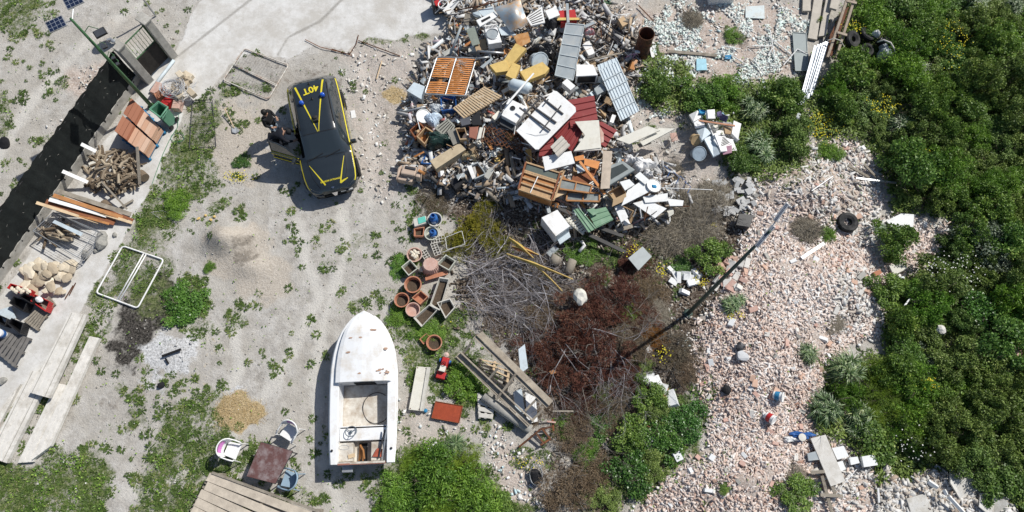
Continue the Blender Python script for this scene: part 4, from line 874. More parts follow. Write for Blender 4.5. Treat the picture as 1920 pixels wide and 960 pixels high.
# convex mirror on a post at the top edge
mp = at(292, 30, 0); cm = thing('traffic_mirror', 'round orange backed traffic mirror on a grey post at the top edge', 'mirror', mp)
mb = MB(); mb.tube([mp, mp + Vector((0, 0, 2.5))], .035, 8); mb.build('post', M_GALV, cm)
MM = Matrix.Rotation(R(-60), 3, 'X'); mb = MB(); mb.lathe(mp + Vector((0, -.08, 2.55)), [(0, -.06), (.2, -.05), (.3, 0), (.36, .01), (.36, .03), (.3, .03)], 24, MM); mb.build('mirror_hood', mat('orange_plastic', (.65, .17, .04), .5), cm, smooth=True)
mb = MB(); mb.lathe(mp + Vector((0, -.08, 2.55)), [(.31, .02), (.2, .06), (0, .08)], 24, MM); mb.build('mirror_glass', mat('mirror_face', (.7, .72, .74), .08, .02, 1, 0, metal=.9), cm, smooth=True)

def solar_lamp(name, label, base, H, lean, panels, fix, m):
    t = thing(name, label, 'street lamp', base); top = base + Vector((lean[0], lean[1], H))
    mb = MB(); mb.tube([base, lerp(base, top, .5), top], [.075, .06, .04], 10); mb.lathe(base, [(.16, 0), (.16, .03), (.09, .05)], 12); mb.build('pole', m, t, smooth=True)
    for (dx, dy, dz, rz, tx, w_, h_) in panels:
        c = top + Vector((dx, dy, dz)); MR = Matrix.Rotation(rz, 3, 'Z') @ Matrix.Rotation(tx, 3, 'X')
        mb = MB(); mb.box(c, (w_, h_, .035), M=MR); o = mb.build('solar_panel', M_GALV, t, bev=.005)
        mb = MB(); mb.box(c + MR @ Vector((0, 0, .021)), (w_-.05, h_-.05, .006), M=MR); mb.build('cells', M_PV, o)
        mb = MB()
        for k in range(1, 4): mb.box(c + MR @ Vector((w_*(k/4-.5), 0, .026)), (.012, h_-.05, .003), M=MR)
        for k in range(1, 3): mb.box(c + MR @ Vector((0, h_*(k/3-.5), .0265)), (w_-.05, .012, .003), M=MR)
        mb.build('cell_lines', mat('cell_line', (.25, .28, .33), .3), o)
        mb = MB(); mb.tube([top + Vector((0, 0, -.1)), c - MR @ Vector((0, 0, .02))], .02, 6); mb.build('panel_bracket', M_GALV, t)
    for (zf, dx, dy, rz, w_, h_) in fix:
        b0 = lerp(base, top, zf); c = b0 + Vector((dx, dy, .05)); MR = Matrix.Rotation(rz, 3, 'Z') @ Matrix.Rotation(.25, 3, 'X')
        mb = MB(); mb.box(c, (w_, h_, .06), M=MR, taper=.9); o = mb.build('floodlight', M_BLACKP, t, bev=.01)
        mb = MB(); mb.box(c + MR @ Vector((0, 0, .036)), (w_*.8, h_*.8, .008), M=MR); mb.build('fins', mat('dark_grey_fin', (.06, .065, .075), .4), o)
        mb = MB(); mb.tube([b0, b0 + Vector((dx*.3, dy*.3+.2, .1)), c + Vector((0, .12, 0)), c], .014, 6); mb.build('lamp_arm', M_GREEN, t)
    return t
solar_lamp('street_lamp', 'green pole lamp with two dark solar panels beside the gate and green bin', at(285, 200, 0), 5.25, (-.05, .05), [(-.42, -.2, -.02, .55, .1, .55, .42), (.0, .62, .05, .55, .1, .55, .42)], [(.86, .55, -.02, .6, .4, .28), (.7, .22, .05, .5, .18, .14), (.6, .25, -.03, .4, .14, .1), (.56, .3, -.12, .6, .12, .12)], M_GREEN)
solar_lamp('street_lamp', 'dark green pole lamp with tilted solar panels rising from the dry brush beside the rubble', at(1290, 588, 0), 5.6, (1.0, .92), [(-.10, -.1, -.15, -.72, R(16), .13, .74), (.32, .50, .12, -.66, R(16), .12, .6)], [], mat('dark_green_pole', (.055, .085, .07), .5, .2, 6, .1))

# ---------------------------------------------------------------- things along the paving
b = at(310, 222, .0); wb_ = thing('wheelie_bin', 'open green plastic waste bin beside the foot of the solar lamp', 'bin', b)
Qt = P3([(281,205),(297,191),(314,201),(301,220)], 0, .92); Qb = [at0(p[0], p[1], .08) for p in [(303,226),(316,213),(331,224),(321,240)]]
mb = MB(); c = sum(Qt, Vector())/4; I = [q + (c-q)*.14 for q in Qt]; cb = sum(Qb, Vector())/4; J = [q + (cb-q)*.14 + Vector((0, 0, .04)) for q in Qb]
for i in range(4):
    j = (i+1) % 4; mb.add([Qt[i], Qt[j], I[j], I[i]], [(0, 1, 2, 3)]); mb.add([Qt[i], Qb[i], Qb[j], Qt[j]], [(0, 1, 2, 3)]); mb.add([I[i], I[j], J[j], J[i]], [(0, 1, 2, 3)])
mb.add(J, [(0, 1, 2, 3)]); mb.add(Qb, [(3, 2, 1, 0)]); mb.build('bin_body', M_BIN, wb_)
mb = MB(); mb.loop([q + (q-c)*.05 for q in Qt], .03, 6); mb.build('rim', M_BIN, wb_, smooth=True)
for k in (0, 1):
    mb = MB(); mb.tube([lerp(Qb[2], Qb[3], k) + Vector((0, 0, .02)), lerp(Qb[2], Qb[3], k) + Vector((.05, -.02, .02))], .1, 12); mb.build('wheel', M_BLACKP, wb_)
mb = MB(); mb.tube([lerp(Qt[2], Qt[3], .2), lerp(Qt[2], Qt[3], .2)+Vector((.05, -.1, .0)), lerp(Qt[2], Qt[3], .8)+Vector((.05, -.1, .0)), lerp(Qt[2], Qt[3], .8)], .015, 6); mb.build('handle', M_BIN, wb_)
pipe('drain_pipe', 'long grey blue plastic pipe lying from the gate along the wall', 'pipe', [(326,113,.08),(303,143,.08),(282,172,.08)], .065, M_PALEB)

def pallet(name, label, pts, z, m, group=None, nb=7, th=.12, bars=3):
    Q = P3(pts, z); c = sum(Q, Vector())/4; t = thing(name, label, 'pallet', Vector((c.x, c.y, c.z-th)), 0, group)
    n = (Q[1]-Q[0]).cross(Q[3]-Q[0]).normalized(); n = n if n.z > 0 else -n
    for k in range(nb):
        v = (k+.5)/nb; mb = MB(); w_ = (Q[3]-Q[0]).length/nb*.66; mb.bar(bil(Q, 0, v), bil(Q, 1, v), w_, .02, up=n); mb.build('slat', m, t)
    for k in range(bars):
        u = .04 + .92*k/(bars-1); mb = MB(); mb.bar(bil(Q, u, 0) - n*.06, bil(Q, u, 1) - n*.06, .08, .09, up=n); mb.build('bearer', m, t)
    return t
# tiles on the blue pallet
pallet('pallet', 'blue painted pallet under the stacks of clay tiles', [(228,262),(262,196),(310,246),(280,300)], .14, M_PBLUE)
Qp = P3([(262,196),(310,246),(280,300),(228,262)], .14); rgt = random.Random(11)
gr_ = 'clay roof tiles stacked on the blue pallet'
def tile_stack(u0, u1, v0, v1, h, lab, tone):
    Q = [bil(Qp, u0, v0), bil(Qp, u1, v0), bil(Qp, u1, v1), bil(Qp, u0, v1)]; mb = MB(); nl = int(h/.075)
    vals = []
    for k in range(nl):
        j = Vector((rgt.uniform(-.012, .012), rgt.uniform(-.012, .012), (k+1)*.075)); mb.prism([q + j for q in Q], .068); vals += [min(1, max(0, tone + rgt.uniform(-.12, .12)))]*6
    o = mb.build('tile_stack', M_TILE); rndfaces(o.data, vals); tag(o, lab, 'tile stack', gr_)
nc = 7
for r_, (v0, v1) in enumerate(((.04, .47), (.53, .96))):
    for k in range(nc):
        u0 = .02+.96*k/nc; tile_stack(u0, u0+.96/nc*.93, v0, v1, .62 if k < 3 else .5, '%s clay tile stack, %s from the fence in the row nearer the %s' % ('dark red' if k < 3 else 'pale orange', ('first', 'second', 'third', 'fourth', 'fifth', 'sixth', 'seventh')[k], 'logs' if r_ else 'bin'), .25 if k < 3 else .85)
# stack of yellow stone blocks with cable coil
rgs = random.Random(4)
for i in range(14):
    px, py = 338+rgs.uniform(-8, 34), 140+rgs.uniform(-2, 42); px += (py-150)*-.4
    mb = MB(); p = at(px, py, .1+.25*(i % 2)); mb.box(p, (rgs.uniform(.25, .4), .22, .2), rz=rgs.uniform(0, 3)); tag(mb.build('stone_block', M_STONE, bev=.02, rnd=rgs.random()), 'yellowish stone block in the stack under the grey cable tangle', 'stone block', 'yellowish stone blocks by the gate')
for i, (px, py, m_) in enumerate(((305, 178, M_TERRA), (318, 190, M_RED), (296, 168, M_TERRAP), (334, 196, M_TERRAP))):
    mb = MB(); mb.box(at(px, py, .16), (.5, .3, .3), rz=.6+i*.3); tag(mb.build('brick_block', m_, bev=.02), ['orange brick block behind the cable tangle', 'red block under the cable tangle', 'pale brick block next to the lamp foot', 'pale pink block below the cable tangle'][i], 'brick block')
mb = MB(); rr = random.Random(6)
for k in range(16):
    c = at(322+rr.uniform(-7, 7), 163+rr.uniform(-6, 6), .45+rr.uniform(0, .12)); r0 = rr.uniform(.22, .5); e = rr.uniform(.6, 1); a0 = rr.uniform(0, 3); 
    mb.loop([c + Vector((math.cos(a)*r0, math.sin(a)*r0*e, .05*math.sin(a*2+a0))) for a in np.linspace(0, 6.283, 22, endpoint=False)], .009, 4)
for k in range(6):
    c = at(345+rr.uniform(-8, 10), 175+rr.uniform(-8, 12), .3); mb.tube([c + Vector((rr.uniform(-.5, .5), rr.uniform(-.5, .5), rr.uniform(0, .15))) for _ in range(4)], .01, 4)
tag(mb.build('cable_tangle', M_CABLE), 'loose tangle of grey cable heaped on stone blocks near the gate', 'cable')
pipe('hose', 'thin green hose running down the edge of the paving', 'hose', [(335,215,.1),(333,238,.03),(318,262,.03),(305,290,.03),(294,320,.03),(285,345,.03)], .012, M_HOSEG, 5)
mb = MB(); c = at(333, 258, .03); mb.loop([c + Vector((math.cos(a)*.25, math.sin(a)*.2, .01*math.sin(a*3)+.01)) for a in np.linspace(0, 6.283, 24, endpoint=False)], .01, 5); tag(mb.build('hose', M_HOSEG), 'single green hose loop on the paving below the bin', 'hose')
# firewood
def logs(n, cx, cy, rx, ry, h, L0, r0, label, group, seed, ang=None):
    rg = random.Random(seed)
    for i in range(n):
        a = rg.uniform(0, 6.28); q = math.sqrt(rg.random()); px, py = cx+math.cos(a)*rx*q, cy+math.sin(a)*ry*q
        z = .06 + h*(1-q*q)*rg.uniform(.3, 1); p = at(px, py, z); an = rg.uniform(0, 3.14) if ang is None else R(ang)+rg.gauss(0, .5); L = L0*rg.uniform(.5, 1.3); r = r0*rg.uniform(.55, 1.35)
        d_ = Vector((math.cos(an), math.sin(an), rg.uniform(-.3, .3))); mb = MB(); bend = Vector((rg.gauss(0, .05), rg.gauss(0, .05), rg.gauss(0, .02)))
        mb.tube([p - d_*L/2, p + bend, p + d_*L/2], [r, r*.95, r*.75], 7)
        o = mb.build('log', M_LOG); v = rg.random(); rndfaces(o.data, [v]*(len(o.data.polygons)-2)+[min(1, v+.5)]*2); tag(o, label, 'log', group)
logs(150, 213, 322, 52, 42, .62, .5, .045, 'rough firewood log in the big heap between clay tiles and planks', 'firewood logs in the big heap', 21)
logs(24, 108, 436, 36, 16, .55, .65, .055, 'firewood log loaded in the wire trolley beside the net fence', 'firewood logs in the trolley', 22, 150)
for i, (px, py, s, lab) in enumerate(((268,330,.17,'thick sawn log end at the right edge of the firewood heap'), (175,345,.15,'sawn brown log end at the left edge of the firewood heap'), (200,385,.14,'dark sawn log end below the firewood heap'))):
    mb = MB(); p = at(px, py, .15); mb.tube([p + Vector((-.12, .1, 0)), p + Vector((.12, -.1, .05))], s, 12); tag(mb.build('log', M_LOG, rnd=.3), lab, 'log')
for i, (a, b, w_, m_, lab) in enumerate((((257,275,.8),(262,345,.3),.1,M_WOODG,'grey plank leaning between clay tiles and firewood'), ((152,270,.75),(180,284,.4),.13,M_WHITEP,'short white post leaning on the net fence, upper one'), ((117,321,.75),(165,342,.3),.13,M_WHITEP,'white post leaning on the net fence beside the firewood'), ((185,305,.2),(168,312,.2),.3,M_CREAM,'cream board at the left of the firewood heap'), ((190,340,.5),(238,392,.2),.06,M_WOODG,'thin grey stick across the lower firewood heap'), ((222,392,.1),(250,375,.1),.08,M_WOODG,'short dark board at the foot of the firewood'))):
    plank('plank', lab, 'plank', a, b, w_, .03, m_)
# timber boards leaning on the net fence
for i, (a, b, w_, m_, lab) in enumerate((((108,358,.95),(245,402,.1),.16,M_WOODG,'grey weathered plank, topmost of the leaning timber'), ((100,366,.98),(240,412,.12),.14,M_WOODO,'orange brown plank second from top of the leaning timber'), ((92,374,1.),(200,405,.3),.13,M_MARBLE,'white board amid the leaning timber'), ((86,378,.9),(215,418,.12),.2,M_WOODR,'dark red plank in the leaning timber'), ((110,375,.75),(248,418,.1),.1,M_WOODL,'light plank under the leaning timber'), ((68,380,1.02),(185,417,.25),.11,M_WOODL,'pale board nearest the trolley in the leaning timber'), ((115,362,.7),(250,413,.1),.09,M_WOODR,'narrow red brown batten in the leaning timber'), ((90,388,.8),(205,420,.2),.08,M_WOODO,'narrow orange batten in the leaning timber'))):
    plank('plank', lab, 'plank', a, b, w_, .035, m_)
# wire trolley
tr = thing('wire_trolley', 'galvanised wire trolley full of firewood beside the net fence', 'trolley', at(115, 445, 0))
Q = P3([(62,433),(100,398),(182,432),(145,482)], 0, .62); Qf = [Vector((q.x, q.y, .22)) for q in Q]
mb = MB(); mb.loop(Q, .018, 6); mb.loop(Qf, .016, 6); [mb.tube([Q[i], Qf[i]], .016, 6) for i in range(4)]; mb.build('tube_frame', M_GALV, tr)
mb = MB()
for s in range(4):
    for k in range(1, 9): mb.tube([lerp(Q[s], Q[(s+1) % 4], k/9), lerp(Qf[s], Qf[(s+1) % 4], k/9)], .005, 4)
    for k in range(1, 4): mb.tube([lerp(Q[s], Qf[s], k/4), lerp(Q[(s+1) % 4], Qf[(s+1) % 4], k/4)], .005, 4)
for k in range(1, 9): mb.tube([bil(Qf, k/9, 0), bil(Qf, k/9, 1)], .005, 4)
mb.build('wire_mesh', M_GALV, tr)
mb = MB(); mb.prism([bil(Q, .62, .15), bil(Q, .75, .15), bil(Q, .75, .8), bil(Q, .62, .8)], .01); mb.build('child_seat_flap', M_PALEB, tr)
for i in range(4):
    mb = MB(); p = lerp(Qf[i], sum(Qf, Vector())/4, .1); mb.tube([p + Vector((-.02, 0, -.12)), p + Vector((.02, 0, -.12))], .07, 10); mb.build('wheel', M_BLACKP, tr); mb = MB(); mb.tube([p, p + Vector((0, 0, -.1))], .014, 5); mb.build('castor', M_GALV, tr)
def rock(px, py, s, label, m=M_ROCK, name='rock', seed=0, z=None, flat=.7, cat='rock', group=None, rnd=False):
    bm = bmesh.new(); bmesh.ops.create_icosphere(bm, subdivisions=2, radius=s/2); rg = random.Random(seed or int(px*7+py)); k = Vector((rg.uniform(.8, 1.4), rg.uniform(.7, 1), flat)); off = rg.uniform(0, 50)
    for v in bm.verts:
        f = 1 + .5*(float(vn(np.array(v.co.x*4/s+off), np.array(v.co.y*4/s+v.co.z*3/s+off), 9))-.5); v.co = Vector((v.co.x*k.x*f, v.co.y*k.y*f, max(v.co.z*k.z*f, -s*.3*flat)))
    me = bpy.data.meshes.new(name); bm.to_mesh(me); bm.free(); me.materials.append(m); o = bpy.data.objects.new(name, me); COL.objects.link(o)
    if rnd is not False: rndfaces(me, [rnd]*len(me.polygons))
    o.location = at(px, py, s*.25*flat if z is None else z); o.rotation_euler = (rg.uniform(-.2, .2), rg.uniform(-.2, .2), rg.uniform(0, 6)); return tag(o, label, cat, group)
rock(190, 452, .62, 'grey boulder at the right end of the wire trolley'); rock(160, 477, .3, 'small grey stone below the boulder and trolley'); rock(180, 470, .22, 'smallest stone at the foot of the grey boulder'); rock(215, 440, .2, 'flat stone between boulder and grass')
rgk = random.Random(9)
for i in range(34):
    u, v = rgk.random(), rgk.random(); px = 52+u*82-v*6; py = 486+v*58+u*12
    rock(px, py, rgk.uniform(.24, .52)*(1.25 if i < 6 else 1), 'flat yellowish flagstone in the heap below the trolley', M_STONE, 'flagstone', 50+i, .08+.32*(1-abs(u-.5)-abs(v-.5))*rgk.random()+.03, .28, 'flagstone', 'flagstones heaped on the paving', rgk.random())
def crate(label, pts, z, h, m, slots=True, cat='crate', name='crate'):
    Q = P3(pts, z); mb = MB(); I, J, n = open_box(mb, Q, h, .03); t = thing(name, label, cat, (sum(Q, Vector())/4) - n*h); mb.build('shell', m, t)
    mb = MB(); mb.loop([q + n*.005 for q in Q], .018, 5); mb.build('rim', m, t)
    if slots:
        mb = MB()
        for i in range(4):
            for k in range(1, 6): mb.tube([lerp(Q[i], Q[(i+1) % 4], k/6), lerp(Q[i], Q[(i+1) % 4], k/6) - n*h], .012, 4)
        mb.build('ribs', m, t)
    return t
crate('red plastic crate of pale stones below the flagstones, left one', [(14,540),(20,532),(62,545),(56,556)], .35, .28, M_RED); crate('red plastic crate with a white bundle on the weathered pallet', [(58,564),(64,552),(94,566),(86,584)], .35, .28, M_RED)
for i in range(9): rock(22+i*4, 541+(i % 3)*3, .16, 'pale stone in the left red crate', M_STONE, 'stone', 90+i, .38, .6, 'stone', 'stones in the red crate', .8)
rock(73, 562, .3, 'white bundle inside the right red crate', M_WHITEP, 'bundle', 0, .42, .6, 'bundle')
crate('black plastic crate between the two red crates', [(18,568),(26,556),(52,566),(44,584)], .42, .35, M_BLACKP); crate('black plastic crate behind the red crate with the white bundle', [(36,556),(44,550),(66,558),(60,570)], .5, .3, M_BLACKP); crate('black plastic crate at the left picture edge above the dark pallet', [(14,606),(22,597),(44,607),(38,626)], .42, .35, M_BLACKP); crate('black crate half outside the left edge', [(-12,600),(-4,590),(14,598),(10,612)], .35, .3, M_BLACKP)
pallet('pallet', 'weathered grey pallet under the red and black crates', [(44,602),(92,555),(102,570),(70,620)], .14, M_WOODG, nb=6); pallet('pallet', 'dark weathered pallet at the left picture edge', [(-20,650),(8,622),(58,634),(28,690)], .2, mat('dark_grey_wood', (.17, .16, .15), .9, .25, 6, .4), nb=7)
slab('sheet', 'pale blue sheet between the black crates', 'sheet', [(-4,582),(20,574),(30,596),(8,604)], .15, .02, M_PALEB)
tb = thing('paint_bucket', 'white paint bucket standing on the dark pallet at the left edge', 'bucket', at(8, 628, .2)); mb = MB(); mb.lathe(at(8, 628, .2), [(.12, 0), (.14, .28), (.15, .29), (.15, .31), (0, .31)], 18); mb.build('bucket_body', M_WHITEP, tb, smooth=False); mb = MB(); mb.lathe(at(8, 628, .2), [(.126, .08), (.141, .09), (.148, .22), (.13, .23)], 18); mb.build('label_band', M_BLUE, tb)
plank('rod', 'rusty iron rod beside the flagstones', 'rod', (130, 553, .05), (142, 530, .05), .025, .025, M_RUST); plank('rod', 'second rusty iron rod beside the flagstones', 'rod', (122, 560, .05), (137, 535, .05), .03, .02, M_RUST)
rock(2, 715, .3, 'grey stone at the left edge below the dark pallet'); rock(8, 268, .45, 'dark rag lying on the dirt outside the net fence', M_BLACKM, 'rag', 5, .05, .3, 'rag')
# precast concrete boards
for i, (pts, z, th, lab) in enumerate((([(132,585),(163,590),(91,746),(55,736)], .42, .16, 'broad concrete board, uppermost of the stack beside the paving'), ([(168,630),(186,634),(95,836),(60,862),(78,806)], .2, .14, 'long narrow concrete board nearest the burnt ground'), ([(106,718),(125,722),(62,866),(33,868)], .12, .12, 'long concrete board partly under the narrow one'), ([(58,694),(96,700),(12,868),(-24,856)], .2, .16, 'wide concrete board below the uppermost one'), ([(20,742),(38,720),(-30,850),(-60,840)], .12, .12, 'concrete board at the left edge of the picture'))):
    o = slab('concrete_board', lab, 'concrete board', pts if len(pts) == 4 else [pts[0], pts[1], pts[2], pts[3]], z, th, M_CONCL)
    Q = P3(pts, z)
    for u in ((.12, .3, .62, .8) if i in (0, 3) else (.3, .7)): mb = MB(); mb.bar(bil(Q, u, .005)+Vector((0, 0, .004)), bil(Q, u, .995)+Vector((0, 0, .004)), .022 if u in (.12, .8) else .05, .012); mb.build('rib', M_CONC if u in (.12, .8) else M_CONCL, o)  # narrow darker bars paint the shade of grooves along the board
# frames lying on the ground
def tube_frame(label, pts, z, r, m, bars, mesh=None, name='bed_frame', cat='frame', rc=.12):
    Q = P3(pts, z); c = sum(Q, Vector())/4; t = thing(name, label, cat, c - Vector((0, 0, z)))
    out = []
    for i in range(4):
        a = Q[i]; p = Q[i-1]; n = Q[(i+1) % 4]; da = (p-a).normalized(); db = (n-a).normalized()
        for s in np.linspace(0, 1, 5): out.append(a + da*rc*(1-s)**2 + db*rc*s**2)
    mb = MB(); mb.loop(out, r, 8); mb.build('outer_tube', m, t, smooth=True)
    for (u0, v0, u1, v1) in bars:
        mb = MB(); mb.tube([bil(Q, u0, v0), bil(Q, u1, v1)], r*.8, 8); mb.build('cross_bar', m, t, smooth=True)
    if mesh:
        nu, nv, rw, mm = mesh; mb = MB()
        for k in range(1, nu): mb.tube([bil(Q, k/nu, .02), bil(Q, k/nu, .98)], rw, 3, cap=False)
        for k in range(1, nv): mb.tube([bil(Q, .02, k/nv), bil(Q, .98, k/nv)], rw, 3, cap=False)
        mb.build('mesh_wires', mm, t)
    return t
M_WIREG = mat('old_wire', (.2, .19, .17), .7)
tube_frame('white tubular frame with wire mesh lying on the grass by the paving', [(230,461),(307,487),(258,578),(180,549)], .06, .03, M_WHITEP, [(.52, 0, .5, 1), (.58, 0, .56, 1)], (14, 18, .002, M_WIREG), 'mesh_gate', 'mesh gate')
tube_frame('flaking white mesh frame lying between car and white paving', [(458,91),(541,122),(503,186),(418,150)], .06, .026, M_RUSTW, [(0, .52, 1, .62), (0, .5, 1, .58)], (17, 12, .0022, M_WIREG), 'mesh_gate', 'mesh gate')
tube_frame('dark thin mesh panel lying on the grass beside the paving', [(361,189),(398,187),(405,275),(355,278)], .04, .014, M_STEELD, [(0, .5, 1, .5)], (12, 24, .002, M_STEELD), 'mesh_grid', 'mesh grid', .05)
# shovel
sh = thing('shovel', 'shovel with grey blade lying on the sand left of the person', 'shovel', at(435, 230, 0)); mb = MB(); mb.tube([at(422, 205, .25), at(439, 240, .06)], .018, 6); mb.tube([at(420, 206, .25), at(425, 203, .25)], .016, 6); mb.build('handle', M_WOODL, sh)
mb = MB(); a = at(439, 240, .05); Qs = [at(434,240,.05), at(443,238,.05), at(449,246,.03), at(442,250,.02), at(435,248,.03)]; mb.prism(Qs, .012); mb.build('blade', M_GALV, sh)
# burnt patch
plank('charred_log', 'charred black log on the ash heap', 'charred log', (304, 668, .1), (339, 655, .12), .07, .06, M_BLACKM); plank('charred_stick', 'short charred stick below the charred log', 'charred stick', (310, 672, .06), (316, 682, .06), .05, .04, M_BLACKM); rock(302, 722, .22, 'charred lump at the lower edge of the ash', M_BLACKM, 'charred_lump')
scatter_chunks('ash_lumps', 'grey ash and small charred lumps of the old fire', 'ash', 12000, lambda a, b: m_list(ASH_E[:1], a, b, 120)*.6, .015, .08, rmat('ash_lump', [(0, (.05, .05, .05)), (.2, (.3, .3, .3)), (.6, (.6, .6, .6)), (1, (.75, .75, .74))], .95), 301, .5)
def straw():
    x, y, px, py, rng = scatter_pts(60000, lambda a, b: np.clip(m_list(STRAW_E[:3], a, b, 140)*1.3-.2, 0, 1)*.9, seed=302, box=(380, 770, 140, 850)); n = len(x); z = gh(x, y)+rng.uniform(.0, .05, n); a = rng.uniform(0, 6.28, n)
    D = np.stack([np.cos(a), np.sin(a), rng.uniform(0, .3, n)], 1); V, F = blades(np.stack([x, y, z], 1), D, rng.uniform(.08, .22, n), .005*np.ones(n), .2, rng, 1)
    tag(fast('straw', V, F, rmat('straw_stalk', [(0, (.3, .2, .09)), (.5, (.5, .36, .17)), (1, (.7, .58, .38))], .8), rng.uniform(0, 1, n)), 'golden straw spread on the ground above the white chairs', 'straw', kind='stuff')
straw()
# sheet of wire outlines on the grass strip
mb = MB(); mb.loop([at(p[0], p[1], .03) for p in [(284,398),(300,410),(312,405),(318,400),(305,395)]], .006, 4); tag(mb.build('wire_loop', M_CABLE), 'thin pale wire loop on the grass strip', 'wire')
for i, (px, py) in enumerate(((372,410),(395,412),(385,404),(402,406))): rock(px, py, .12, 'yellow fruit coloured lump beside the grass strip', M_YFOAM, 'foam_lump', 70+i, .04, .6, 'foam lump', 'yellow lumps beside the grass')
# ---------------------------------------------------------------- black patrol car with yellow stripes, right front door open
def car():
    pr, pf = at(583, 152, 1.1), at(629, 362, .62); hd = Vector((pf.x-pr.x, pf.y-pr.y, 0)); Lc = hd.length; hd.normalize(); mid = (pr+pf)/2; rz = math.atan2(-hd.x, hd.y)
    t = thing('patrol_car', 'black patrol car with yellow stripes and blue roof lights, one front door open', 'car', Vector((mid.x, mid.y, 0)), rz)
    S = 1.0
    PAINT = mat('black_car_paint', (.02, .026, .031), .14, .08, 2, 0, spec=.6, coat=.9, dirt=(.05, .05, .048), dirt_amt=.3); CLAD = mat('car_cladding', (.02, .02, .02), .7); GL = mat('car_glass', (.03, .04, .046), .05, .1, 1, 0, spec=.9, coat=.5)
    YEL = mat('yellow_stripe', (.66, .56, .03), .5, .04, 4, 0); CH = mat('chrome', (.6, .6, .62), .15, .05, 2, 0, metal=1); BL = mat('blue_beacon', (.01, .09, .5), .12, .1, 3, 0, spec=.8, coat=.6)
    # stations: y, half width, belt z, top centre z, half width at top, bottom z
    ST_ = np.array([(-2.30,.62,.80,.86,.50,.40),(-2.27,.78,.92,1.02,.58,.34),(-2.15,.88,.98,1.16,.62,.30),(-1.98,.925,1.01,1.36,.60,.28),(-1.78,.94,1.02,1.56,.585,.27),(-1.5,.95,1.02,1.635,.60,.27),(-1.0,.955,1.01,1.66,.62,.26),(-.4,.955,1.0,1.665,.635,.26),(.1,.95,.99,1.64,.63,.26),(.38,.95,.985,1.585,.615,.26),(.7,.95,.98,1.36,.63,.26),(1.0,.95,.975,1.13,.67,.26),(1.12,.95,.97,1.06,.68,.26),(1.35,.945,.95,1.045,.62,.27),(1.7,.93,.90,1.0,.56,.28),(2.0,.88,.82,.94,.48,.28),(2.18,.78,.74,.85,.40,.28),(2.28,.62,.68,.74,.34,.30),(2.33,.40,.6,.64,.25,.34)])
    ys = np.concatenate([np.linspace(-2.30, -1.9, 8), np.linspace(-1.85, 1.95, 77), np.linspace(2.0, 2.33, 10)])
    def prm(y): return [float(np.interp(y, ST_[:, 0], ST_[:, k])) for k in range(1, 6)]
    def sect(y):
        w_, zb, zt, wt, z0 = prm(y); cab = ss(np.array([(y+2.2)/.3]))[0]*(1-ss(np.array([(y-.95)/.3]))[0])
        f = 1.
        p = [(0, z0), (w_*.86, z0), (w_*.97, z0+.1), (w_*1.0, z0+.32), (w_*.975, lerp(z0, zb, .78)), (w_*.99, zb-.04), (w_*.93, zb)]
        a, b_ = (w_*.93, zb), (wt, zt-.05 if cab > .5 else zt-.035)
        for s in (.08, .5, .92): p.append((lerp(a[0], b_[0], s)+.03*cab*math.sin(s*3.14), lerp(a[1], b_[1], s)))
        p += [(wt*.92, zt-.018), (wt*.6, zt-.004), (wt*.3, zt), (0, zt+.004)]
        return p
    SE = [sect(y) for y in ys]; n = len(SE[0])
    BK = ('body', 'cladding', 'windshield', 'rear_window', 'side_window+1', 'side_window-1'); B = {k: MB() for k in BK}
    for side in (1, -1):
        for i in range(len(ys)-1):
            ym = (ys[i]+ys[i+1])/2
            for j in range(n-1):
                if side == 1 and -.12 < ym < .93 and 2 <= j <= 8: continue      # the open door's opening
                k = 'body'
                if j <= 1: k = 'cladding'
                if j in (7, 8) and -1.85 < ym < .62 and not (-.2 < ym < -.12) and not (-1.32 < ym < -1.25): k = 'side_window%+d' % side
                if j >= 9 and .40 < ym < 1.06: k = 'windshield'
                if j >= 9 and -2.13 < ym < -1.84: k = 'rear_window'
                q = [(ys[i], SE[i][j]), (ys[i+1], SE[i+1][j]), (ys[i+1], SE[i+1][j+1]), (ys[i], SE[i][j+1])]
                v = [Vector((side*c[0], y, c[1])) for y, c in q]; f = (0, 1, 2, 3) if side == 1 else (3, 2, 1, 0)
                B[k].add(v, [f])
    def weld(o):
        bm = bmesh.new(); bm.from_mesh(o.data); bmesh.ops.remove_doubles(bm, verts=bm.verts, dist=.0005); bmesh.ops.recalc_face_normals(bm, faces=bm.faces); bm.to_mesh(o.data); bm.free(); o.data.polygons.foreach_set('use_smooth', [True]*len(o.data.polygons)); return o
    allv = []; allf = []
    for k, m in (('body', PAINT), ('cladding', CLAD), ('windshield', GL), ('rear_window', GL), ('side_window+1', GL), ('side_window-1', GL)):
        for f in B[k].f: allf.append(tuple(i+len(allv) for i in f))
        allv += B[k].v; weld(B[k].build(k[:11], m, t, loc=(0, 0, 0)))
    bvh = BVHTree.FromPolygons(allv, allf)
    def top(x, y, off=.006):
        h = bvh.ray_cast(Vector((x, y, 3)), Vector((0, 0, -1))); return Vector((x, y, (h[0].z if h[0] else 1.0)+off))
    def stripe(pts, w0, w1=None, name='stripe', k=30, m=YEL):
        w1 = w0 if w1 is None else w1; pts = [Vector((p[0], p[1], 0)) for p in pts]; ln = [0]
        for a, b_ in zip(pts, pts[1:]): ln.append(ln[-1]+(b_-a).length)
        rows = []
        for i in range(k+1):
            s = ln[-1]*i/k; j = max(q for q in range(len(ln)-1) if ln[q] <= s+1e-9); a, b_ = pts[j], pts[j+1]; d_ = (b_-a).normalized(); c = a + d_*(s-ln[j]); nn = Vector((-d_.y, d_.x, 0)); w_ = lerp(w0, w1, i/k)/2
            rows.append([top(*(c - nn*w_).xy), top(*c.xy), top(*(c + nn*w_).xy)])
